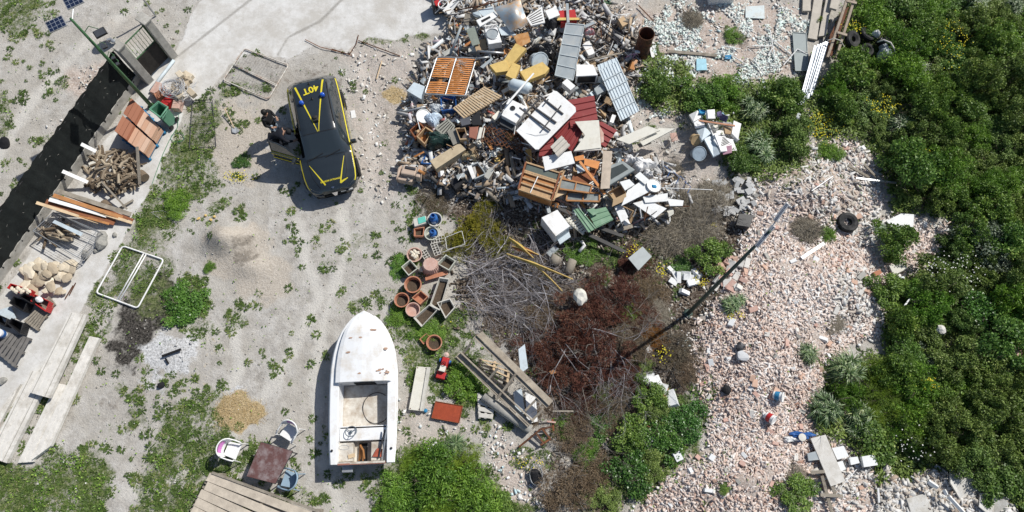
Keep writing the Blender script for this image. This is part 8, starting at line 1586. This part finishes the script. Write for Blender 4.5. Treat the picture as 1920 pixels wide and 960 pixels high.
# heap of white plastic scrap
HP = [([(1292,215),(1308,207),(1318,218),(1300,228)], 'white crumpled panel at the upper left of the plastic scrap heap', M_WHITEP, .1), ([(1300,226),(1318,222),(1322,236),(1304,240)], 'small white board in the plastic scrap heap', M_MARBLE, .05), ([(1326,206),(1340,205),(1342,222),(1328,222)], 'white foam piece at the top of the plastic scrap heap', M_WHITE, .1), ([(1352,212),(1364,218),(1360,228),(1348,224)], 'dark blue garment in the plastic scrap heap', mat('dark_blue_cloth', (.03, .03, .08), .8), .1), ([(1344,210),(1352,208),(1354,216),(1346,218)], 'purple rag in the plastic scrap heap', mat('purple_rag', (.12, .1, .2), .8), .08), ([(1305,243),(1322,236),(1333,250),(1316,263)], 'pale blue grey plastic box lid in the scrap heap', M_PALEB, .15), ([(1320,260),(1334,254),(1350,288),(1338,294)], 'tall pale blue plastic strip at the bottom of the scrap heap', M_PALEB, .1), ([(1340,252),(1374,262),(1382,282),(1352,284)], 'white drying rack in the lower right of the scrap heap', M_WHITEP, .12), ([(1352,276),(1372,272),(1372,286),(1356,290)], 'pink tub in the scrap heap', mat('pink_plastic', (.72, .4, .48), .5), .15), ([(1376,226),(1390,232),(1384,262),(1372,250)], 'white crate side at the right of the scrap heap', M_WHITEP, .15), ([(1310,204),(1324,208),(1322,214),(1312,212)], 'blue plastic piece at the top of the scrap heap', M_PBLUE, .06), ([(1337,235),(1346,234),(1347,242),(1339,243)], 'cream small box in the middle of the scrap heap', M_CREAM, .08), ([(1358,236),(1372,240),(1374,252),(1360,250)], 'brown bowl like lump in the right crate of the scrap heap', M_CARD, .08)]
for i, (p, l, m, th) in enumerate(HP): S('scrap_piece', l, 'scrap', [(a, b_, ((i*7+j*3) % 5-2)*.05) for j, (a, b_) in enumerate(p)], .55, th, m)
crate('broken white fridge drawer in the scrap heap', [(1326,228),(1370,230),(1386,262),(1340,262)], .5, .3, M_WHITEP); grille_panel('white slotted rack in front of the pink tub', [(1338,262),(1358,254),(1372,268),(1350,278)], .6, M_WHITEP, 6, 'slotted_rack')
plank('plank', 'reddish brown stick lying across the plastic scrap heap', 'plank', (1310, 226, .75), (1378, 236, .7), .06, .04, mat('reddish_stick', (.45, .23, .14), .8)); tub('tan clay pot at the left of the plastic scrap heap', 1300, 258, .2, .25, mat('tan_pot', (.5, .36, .2), .8), .3, 'clay_pot', 'pot', .9, .3); tub('blue grey bucket leaning below the plastic scrap heap', 1302, 288, .25, .45, mat('blue_grey_plastic', (.3, .37, .43), .5), .1, 'bucket', 'bucket', .5, .3)
scatter_chunks('plastic_scraps', 'small white and coloured plastic scraps filling the heap beside the bushes', 'scrap', 60000, lambda a, b: emask(a, b, 1338, 240, 50, 32, 10)*.9, .03, .16, rmat('plastic_scrap', [(0, (.7, .7, .7)), (.6, (.8, .8, .79)), (.75, (.5, .42, .33)), (.85, (.2, .4, .5)), (.93, (.1, .1, .14)), (1, (.6, .3, .3))], .5), 401, .3, lift=1.8)
S('paper_piece', 'pinkish paper piece left of the clay pot', 'paper', [(1256,250),(1268,248),(1272,262),(1260,266)], .3, .03, M_TERRAP)
for i, (px, py) in enumerate(((1245,310),(1262,322),(1275,330),(1283,340))): pipe('blue_cable', 'loose blue cable lying below the white sacks', 'cable', [(px, py, .5), (px+12, py+10, .4), (px+6, py+22, .4)], .012, M_BLUE, 5, 'blue cables in the brush')
# loose scrap rods and tubes all over the heap
rgz = random.Random(77); RODM = [(M_GALV, 'grey'), (M_STEELD, 'dark'), (M_RUST, 'rusty'), (M_WHITEP, 'white'), (M_WOOD, 'wooden')]
JPa = np.array(JP)
n_ = 0
while n_ < 240:
    px, py = rgz.uniform(760, 1270), rgz.uniform(-10, 410)
    if sd_poly(np.array([px]), np.array([py]), JP)[0] < 8: continue
    m, nm = rgz.choice(RODM); a = rgz.uniform(0, 6.28); L = rgz.uniform(10, 34); z = rgz.uniform(.4, .95)
    pipe('scrap_rod', '%s thin scrap rod stuck among the junk of the heap' % nm, 'rod', [(px, py, z), (px+math.cos(a)*L*.5, py+math.sin(a)*L*.5, z+rgz.uniform(-.1, .1)), (px+math.cos(a)*L, py+math.sin(a)*L, z+rgz.uniform(-.25, .1))], rgz.uniform(.008, .022), m, 5, nm + ' scrap rods in the heap'); n_ += 1
PCM = [(M_WHITE, 'white'), (M_PALEB, 'pale blue'), (M_GREYP, 'grey'), (M_STEELD, 'black'), (M_WOODO, 'orange brown'), (M_CREAM, 'cream'), (M_WOODG, 'weathered'), (M_CARD, 'cardboard coloured')]
n_ = 0
while n_ < 280:
    px, py = rgz.uniform(760, 1270), rgz.uniform(-10, 420)
    if sd_poly(np.array([px]), np.array([py]), JP)[0] < 6: continue
    if n_ > 0 and px < 960 and py > 330: continue
    m, nm = rgz.choice(PCM); a = rgz.uniform(0, 6.28); L = rgz.uniform(3, 11); W_ = rgz.uniform(1.5, 6.5); z = rgz.uniform(.2, .75); c_, s_ = math.cos(a), math.sin(a)
    S('scrap_piece', '%s flat scrap piece wedged in the junk of the heap' % nm, 'scrap', [(px+c_*u*L-s_*v*W_, py+s_*u*L+c_*v*W_, rgz.uniform(-.12, .12)) for u, v in ((-1, -1), (1, -1), (1, 1), (-1, 1))], z, rgz.choice((.02, .03, .15)), m, nm + ' scrap pieces in the heap'); n_ += 1
# ---------------------------------------------------------------- things at the top right and on the rubble
for p, z, l in (([(1506,-12),(1520,-12),(1520,20),(1505,20)], .15, 'short white concrete board at the top edge'), ([(1528,-12),(1544,-12),(1532,74),(1515,71)], .12, 'long concrete board left of the sapling'), ([(1551,-12),(1562,-12),(1549,66),(1535,68)], .18, 'long concrete board right of the sapling'), ([(1562,-14),(1580,-14),(1569,18),(1556,14)], .35, 'short concrete board leaning at the top edge beside the rails')): slab('concrete_board', l, 'concrete board', p, z, .1, mat('beige_concrete_board', (.5, .46, .4), .9, .15, 4, .3))
for i, (a, b, l) in enumerate((((1591,-10,.9),(1551,108,.35),'rusty beige rail beam, left of the pair at the top'), ((1604,-10,.9),(1567,110,.3),'rusty beige rail beam, right of the pair at the top'))): plank('rusty_rail', l, 'beam', a, b, .09, .14, mat('rusty_beige', (.38, .31, .24), .8, .3, 8, .3))
plank('tie_bar', 'cross tie joining the two rail beams', 'bar', (1570,61,.65), (1588,66,.65), .1, .05, MATS['rusty_beige']); plank('tie_bar', 'upper cross tie joining the two rail beams at the picture edge', 'bar', (1588,2,.9), (1606,6,.9), .1, .05, MATS['rusty_beige'])
S('dark_sheet', 'dark rusty sheet filling the gap under the rail beams', 'sheet', [(1578,20),(1592,12),(1560,105),(1540,100)], .25, .03, M_RUST)
M_SIL = mat('silver_gutter', (.62, .66, .7), .3, .12, 5, 0, metal=.5)
for i, (x0, y0, x1, y1) in enumerate(((1530,86,1500,196), (1536,84,1504,192), (1541,82,1508,186), (1546,80,1514,184), (1550,78,1520,178))):
    A_, B_ = at(x0, y0, .5-.02*i), at(x1, y1, .18); d_ = (B_-A_).normalized(); x = d_.cross(Vector((0, 0, 1))).normalized(); rows = [[p + x*u + Vector((0, 0, h)) for u, h in ((-.075, .05), (-.07, 0), (.07, 0), (.075, .05))] for p in (A_, lerp(A_, B_, .5), B_)]; mb = MB(); mb.grid(rows); mb.grid([[p - Vector((0, 0, .004)) for p in r][::-1] for r in rows]); tag(mb.build('metal_gutter', M_SIL), '%s shiny metal gutter of the bundle beside the green bushes' % ('first', 'second', 'third', 'fourth', 'fifth')[i], 'gutter', 'metal gutters beside the bushes')
ribbed_box('locker_sheet', 'grey green metal panel lying on the debris flat', [(1486,61),(1512,63),(1516,133),(1491,133)], .12, .05, mat('grey_green_panel', (.27, .31, .31), .55, .1, 3, .05), 2, mat('grey_green_edge', (.33, .37, .37), .5), 'panel', .02)
for i, (a, b) in enumerate((((1444,57),(1453,112)), ((1436,64),(1484,103)), ((1410,86),(1449,86)), ((1495,92),(1469,122)), ((1495,92),(1516,103)), ((1352,86),(1389,92)), ((1412,110),(1433,140)), ((1448,90),(1440,104)), ((1354,90),(1358,104)), ((1372,104),(1398,120)))): pipe('white_tube', ['upright white tube on the debris flat', 'diagonal white tube crossing another on the debris flat', 'horizontal white tube on the debris flat', 'lower arm of the bent white tube on the grey green panel', 'upper arm of the bent white tube on the grey green panel', 'white tube above the blue board scrap', 'thin bent tube above the middle bushes', 'short white tube below the crossing tubes', 'short upright white tube left of the crossing ones', 'grey thin tube right of the blue board scrap'][i], 'tube', [(*a, .15), (*b, .12)], .022, M_WHITEP, 6)
plank('plank', 'long brown board on the debris flat below the tumbleweed', 'plank', (1251, 96, .08), (1344, 104, .08), .13, .03, M_WOODG); slab('board', 'light blue board scrap on the debris flat', 'board', [(1306,110),(1324,110),(1326,131),(1306,132)], .1, .02, mat('light_blue_board', (.33, .58, .68), .6)); slab('board', 'small bright blue board scrap right of the light blue one', 'board', [(1360,103),(1372,103),(1370,111),(1359,110)], .1, .02, M_PBLUE); slab('board', 'pale blue white flat sheet at the top of the debris flat', 'board', [(1398,12),(1433,10),(1434,35),(1398,33)], .06, .02, mat('pale_sheet', (.58, .65, .66), .6, .08, 5, .1, dirt=(.5, .46, .4), dirt_amt=.4)); slab('board', 'small pale board near the short white concrete board', 'board', [(1472,35),(1490,26),(1493,29),(1475,40)], .06, .03, M_CREAM)
t = thing('bathtub', 'white bathtub cut by the top edge above the debris flat', 'bathtub', at(1355, -6, 0)); Q = P3([(1326,-40),(1386,-44),(1380,-8),(1334,-6)], .5); mb = MB(); open_box(mb, Q, .5, .07); mb.build('tub_body', M_WHITE, t, bev=.03); mb = MB(); mb.loop([q + Vector((0, 0, .01)) for q in Q], .035, 8); mb.build('rim', M_WHITE, t, smooth=True)
slab('tile_piece', 'white piece lying in front of the barrel', 'tile', [(1218,90),(1222,88),(1228,106),(1222,109)], .1, .04, M_WHITEP); plank('stick', 'dark stick at the top right of the heap', 'stick', (1197,10,.1), (1226,40,.05), .03, .03, M_RUST); slab('crate_piece', 'dark green crate piece at the top edge right of the heap', 'crate', [(1130,-6),(1145,-6),(1144,6),(1132,6)], .3, .2, M_GREEN); slab('metal_box', 'grey white box between bed frame and barrel', 'box', [(1158,50),(1174,35),(1182,42),(1166,60)], .3, .2, M_PALEB)
def tyre(label, px, py, R_, r_, z=0, tilt=.0, td=0., m=None):
    c = at(px, py, z+r_); t = thing('tyre', label, 'tyre', c - Vector((0, 0, r_))); MR = Matrix.Rotation(td, 3, 'Z') @ Matrix.Rotation(tilt, 3, 'X'); G = []
    for i in range(36):
        a = 6.283*i/36; G.append([c + MR @ Vector((math.cos(a)*(R_-r_*.9+k*r_), math.sin(a)*(R_-r_*.9+k*r_), h*r_)) for k, h in ((-.9, .55), (-.85, -.6), (-.2, -1), (.7, -.9), (.95, -.5), (.95, .5), (.7, .9), (-.2, 1), (-.9, .55))])
    G.append(G[0]); mb = MB(); mb.grid(G); mb.build('tyre_body', m or mat('tyre_dusty', (.03, .03, .03), .9, .25, 6, .2, dirt=(.1, .095, .09), dirt_amt=.42), t, smooth=False); mb = MB()
    for i in range(0, 72): a = 6.283*i/72; e = Vector((math.cos(a), math.sin(a), 0)); mb.bar(c + MR @ (e*(R_+r_*.05) + Vector((0, 0, -r_*.5))), c + MR @ (e*(R_+r_*.05) + Vector((0, 0, r_*.5))), .018, .012, up=MR @ e)
    mb.build('tread', M_BLACKM, t); return t
tyre('black tyre lying alone on the rubble slope', 1589, 417, .36, .12); tyre('tyre half hidden in weeds right of the rail beams', 1598, 74, .33, .12, .3, .5, 1); tyre('tyre overgrown near the top of the thicket', 1627, 64, .32, .11, .2, .3, 2); tyre('small overgrown tyre below the other thicket tyres', 1625, 94, .26, .09, .1, .3, 0)
crumple('scrap_drum', 'crushed grey metal drum beside the overgrown tyres', 'drum', 1656, 104, 14, 22, .35, M_GREYP, 41, .25); crumple('white_bag', 'white bag behind the overgrown tyres', 'bag', 1640, 66, 9, 7, .25, M_WHITEP, 42, .35); crumple('black_bag', 'black bag above the crushed grey drum', 'bag', 1655, 82, 14, 12, .3, M_BLACKP, 43, .3)
pipe('pipe', 'curved pale pipe arching over the crushed drum', 'pipe', [(1645,79,.6),(1657,75,.75),(1670,80,.75),(1677,92,.65),(1679,106,.5)], .03, M_PLC, 7); pipe('pipe', 'curved pale hose at the foot of the rail beams', 'pipe', [(1552,76,.6),(1564,72,.7),(1576,76,.6),(1583,88,.4)], .02, M_PLC, 6)
S('metal_sheet', 'dark fallen sheet tip at the lower end of the gutters', 'sheet', [(1488,236),(1496,210),(1502,214),(1494,244)], .5, .02, M_GREYP)
# on the rubble
box_open_front('crate', 'black plastic crate lying on the slate coloured rubble', 'crate', [(1386,400),(1414,403),(1406,426),(1380,422)], .35, .25, M_BLACKP, 2, M_STEELD)
plank('metal_strip', 'white metal strip below the dry round bush', 'strip', (1503, 484, .12), (1545, 456, .12), .12, .03, M_WHITE); plank('plank', 'dark board at the upper right of the rubble slope', 'plank', (1590,310,.2), (1630,333,.15), .09, .05, M_WOODG); plank('plank', 'pale pole running from the rubble into the shaded bush', 'plank', (1605,334,.25), (1680,343,.3), .06, .05, M_GALV); plank('plank', 'second dark board at the upper right of the rubble slope', 'plank', (1620,308,.3), (1645,334,.2), .08, .04, M_WOODG); plank('rod', 'thin white rod on the sandy rubble', 'rod', (1522,358,.2), (1562,330,.2), .03, .03, M_WHITEP)
slab('stone_plate', 'white plate half under the round bush right of the tyre', 'slab', [(1662,414),(1690,400),(1714,402),(1712,432),(1702,440),(1676,430)], .2, .05, M_MARBLE); slab('stone_plate', 'beige stone slab at the foot of the right rubble', 'slab', [(1667,497),(1692,492),(1702,503),(1676,516)], .15, .08, M_CREAM); slab('stone_plate', 'small grey block above the right foot bush', 'slab', [(1606,520),(1618,508),(1626,514),(1614,525)], .2, .12, M_CONC); slab('brick', 'orange brick at the right foot of the rubble', 'brick', [(1638,510),(1650,505),(1654,512),(1642,518)], .2, .1, M_TERRA)
def bucket2(label, px, py, m, band, tilt, td): t = tub(label, px, py, .15, .3, m, .1, 'bucket', 'bucket', tilt, td); c = at(px, py, .1); MR = Matrix.Rotation(td, 3, 'Z') @ Matrix.Rotation(tilt, 3, 'X'); mb = MB(); mb.lathe(c, [(.128, .06), (.15, .2)], 20, MR); mb.lathe(c, [(.131, .06), (.151, .2)], 20, MR); mb.build('label_band', band, t); return t
bucket2('blue labelled bucket lying on the pink rubble', 1450, 740, M_WHITEP, M_PBLUE, 1.1, 1.2); bucket2('white bucket with a red mark lying below the blue one', 1436, 778, M_WHITEP, M_RED, 1.1, .8); rock(1362, 731, .3, 'black rubber lump on the middle rubble', M_BLACKM, 'rubber_lump', 6, .12, .7, 'lump'); rock(1388, 650, .3, 'dark grey rag on the upper pink rubble', M_STEELD, 'rag', 8, .12, .5, 'rag'); rock(1392, 668, .45, 'grey crumpled rag below the dark one', M_CABLE, 'rag', 9, .12, .4, 'rag')
crumple('blue_sheet', 'blue plastic sheet with a cream disc above the long white board', 'sheet', 1502, 817, 22, 8, .12, M_BLUE, 51, .1); crumple('white_film', 'white film left of the blue plastic sheet', 'film', 1482, 824, 14, 5, .1, M_WHITEP, 52, .08); mb = MB(); mb.lathe(at(1504, 820, .28), [(.12, 0), (.12, .03), (0, .04)], 16); tag(mb.build('disc', M_CREAM), 'cream disc lying on the blue plastic sheet', 'disc')
slab('white_board', 'long white washed board at the lower right of the rubble', 'board', [(1520,822),(1548,815),(1585,902),(1558,912)], .3, .06, mat('whitewashed_board', (.62, .6, .56), .8, .12, 4, .3, dirt=(.45, .42, .37), dirt_amt=.42)); slab('grey_case', 'grey case lid left of the long white board', 'case', [(1514,850),(1530,846),(1536,862),(1516,864)], .2, .08, M_GREYP)
for a, b, l in (((1541,892,.25),(1560,962,.2),'grey plank crossing near the bottom edge, upright one'), ((1538,928,.28),(1580,930,.28),'grey plank crossing near the bottom edge, flat one'), ((1520,886,.2),(1546,884,.3),'short grey plank above the crossing ones'), ((1560,912,.3),(1566,926,.25),'short white board under the long white board')): plank('plank', l, 'plank', a, b, .1, .04, M_WOODG)
plank('rod', 'thin white rod right of the long white board', 'rod', (1575,915,.2), (1606,880,.3), .02, .02, M_WHITEP); plank('rod', 'white short post below the bush at the lower right', 'rod', (1646,915,.3), (1648,942,.2), .06, .05, M_WHITEP)
for p, l, z in (([(1560,840),(1582,836),(1592,856),(1570,862)], 'white block right of the long white board, upper one', .3), ([(1616,856),(1640,852),(1646,872),(1620,876)], 'white block at the right end of the lower rubble', .35), ([(1592,858),(1608,856),(1612,868),(1596,872)], 'white block between the two larger white blocks', .25), ([(1565,868),(1580,864),(1586,880),(1570,886)], 'white block below the others beside the long board', .25)): slab('plaster_block', l, 'block', p, z, .15, M_MARBLE)
for p, l in (([(1783,880),(1825,890),(1830,920),(1800,935),(1782,905)], 'big white plaster sheet in the lower right thicket, left one'), ([(1838,925),(1870,920),(1892,945),(1860,970),(1836,950)], 'big white plaster sheet in the lower right thicket, right one'), ([(1700,935),(1735,925),(1750,960),(1712,972)], 'white plaster sheet at the bottom edge left of the metal profile')): slab('plaster_sheet', l, 'plaster', [(a, b, ((a*7+b*3) % 5-2)*.04) for a, b in p], .35, .06, mat('dirty_plaster', (.62, .61, .58), .85, .2, 4, .4, dirt=(.4, .37, .32), dirt_amt=.45))
pipe('metal_profile', 'white metal profile lying in the lower right thicket, upper piece', 'profile', [(1740,902,.6),(1758,914,.6)], .07, M_WHITE, 4); pipe('metal_profile', 'white metal profile in the lower right thicket, longer lower piece', 'profile', [(1778,930,.5),(1810,965,.4)], .07, M_WHITE, 4); pipe('metal_profile', 'short white metal profile between the two longer ones', 'profile', [(1770,918,.55),(1775,928,.55)], .06, M_WHITE, 4)
rock(1905, 662, .8, 'pale pink wall fragment at the right edge of the picture', M_TERRAP, 'wall_fragment', 3, .4, .5, 'wall fragment'); rock(1765, 618, .3, 'pale grey stone in the shade of the thicket', M_CONCL, 'stone', 5, .5, .5, 'stone'); plank('rod', 'thin white strip in the thicket above the silvery bush', 'rod', (1696,573,.5), (1706,560,.5), .05, .02, M_WHITEP)
# bigger lumps of rubble that can be told apart by eye
rgr = random.Random(88); KM = [(M_TERRAP, 'pink brick'), (mat('dusty_brick', (.55, .37, .28), .9, .12, 6, .2), 'dusty orange brick'), (M_CONCL, 'pale concrete'), (M_CONC, 'grey concrete'), (M_MARBLE, 'white plaster')]
def lump(px, py, m, nm, s, label, group): mb = MB(); p = at(px, py, s*.22); mb.box(p, (s*rgr.uniform(.8, 1.5), s*rgr.uniform(.5, .9), s*rgr.uniform(.25, .5)), M=Euler((rgr.uniform(-.4, .4), rgr.uniform(-.4, .4), rgr.uniform(0, 6))).to_matrix(), taper=rgr.uniform(.75, 1)); tag(mb.build('rubble_chunk', m), label, 'rubble chunk', group)
n_ = 0
while n_ < 130:
    px, py = rgr.uniform(1190, 1780), rgr.uniform(270, 955)
    if sd_poly(np.array([px]), np.array([py]), RUB_P[0][0])[0] < 5: continue
    m, nm = rgr.choice(KM); lump(px, py, m, nm, rgr.uniform(.12, .24), 'larger %s chunk lying on the rubble slope' % nm, 'larger %s chunks on the rubble slope' % nm); n_ += 1
for i in range(34): px, py = rgr.uniform(1340, 1420), rgr.uniform(335, 400); mb = MB(); mb.box(at(px, py, .12), (rgr.uniform(.14, .36), rgr.uniform(.1, .25), .05), M=Euler((rgr.uniform(-.3, .3), rgr.uniform(-.3, .3), rgr.uniform(0, 6))).to_matrix()); tag(mb.build('stone_plate', mat('slate_grey', (.47, .47, .46), .85, .15, 5, .2)), 'flat grey slab in the slate coloured upper left of the rubble', 'slab', 'grey slabs at the upper left of the rubble')
for i, (px, py) in enumerate(((1256,505),(1266,516),(1272,520),(1285,514),(1262,528),(1292,520),(1306,512),(1284,548),(1300,530),(1215,655))): lump(px, py, M_MARBLE, '', .3, 'white rubble block beside the grey plate and yellow flowers', 'white blocks at the yellow flowers')
for i in range(30): px, py = rgr.uniform(1335, 1400), rgr.uniform(480, 545); lump(px, py, rgr.choice((M_TERRAP, M_CONCL, MATS['dusty_brick'])), '', rgr.uniform(.18, .34), 'large brick block beside the dark green pole lamp', 'brick blocks beside the pole lamp')
for i in range(16): px, py = rgr.uniform(1208, 1300), rgr.uniform(700, 860); lump(px, py, rgr.choice((M_TERRA, M_MARBLE)), '', rgr.uniform(.25, .45), 'brick or plaster block in the green weeds left of the rubble', 'blocks in the weeds left of the rubble')
pipe('branch', 'thin dark branch on the dirt at the edge of the white paving', 'branch', [(572,74,.05),(600,88,.06),(632,96,.05),(660,104,.04)], .015, M_WOODR, 5); pipe('branch', 'forked brown branch below the white paving', 'branch', [(622,92,.05),(655,102,.06),(668,82,.06),(672,66,.05)], .02, M_RUST, 5); pipe('branch', 'dark bar lying from the paving towards the bed base', 'branch', [(672,76,.05),(710,90,.06),(750,105,.05)], .02, M_RUST, 5); pipe('branch', 'pale stick on the pebbles right of the patrol car', 'branch', [(716,114,.05),(706,148,.05)], .025, M_WOODL, 5)
scatter_chunks('broken_plaster', 'broken white plaster around the big sheets in the lower right thicket', 'plaster', 30000, lambda a, b: pmask(a, b, [(1655,880),(1700,905),(1790,868),(1840,900),(1890,930),(1900,1000),(1650,1000)], 10, 20, 95), .03, .2, GREYR, 402, .3, box=(1640, 1910, 850, 1010), up=.15)
scatter_chunks('glass_fragments', 'fine pale greenish glass and plaster fragments covering the debris flat', 'fragments', 60000, lambda a, b: pmask(a, b, [(1190,60),(1250,20),(1500,20),(1500,140),(1300,160),(1260,120),(1250,215),(1200,215)], 20, 30, 96)*clusters(a, b, 97, .04, .4), .02, .13, rmat('glass_bits', [(0, (.45,.4,.34)), (.3, (.68,.67,.64)), (.65, (.6,.72,.68)), (.9, (.78,.79,.78)), (1, (.5,.25,.18))], .5), 403, .25, box=(1170, 1520, -20, 240))
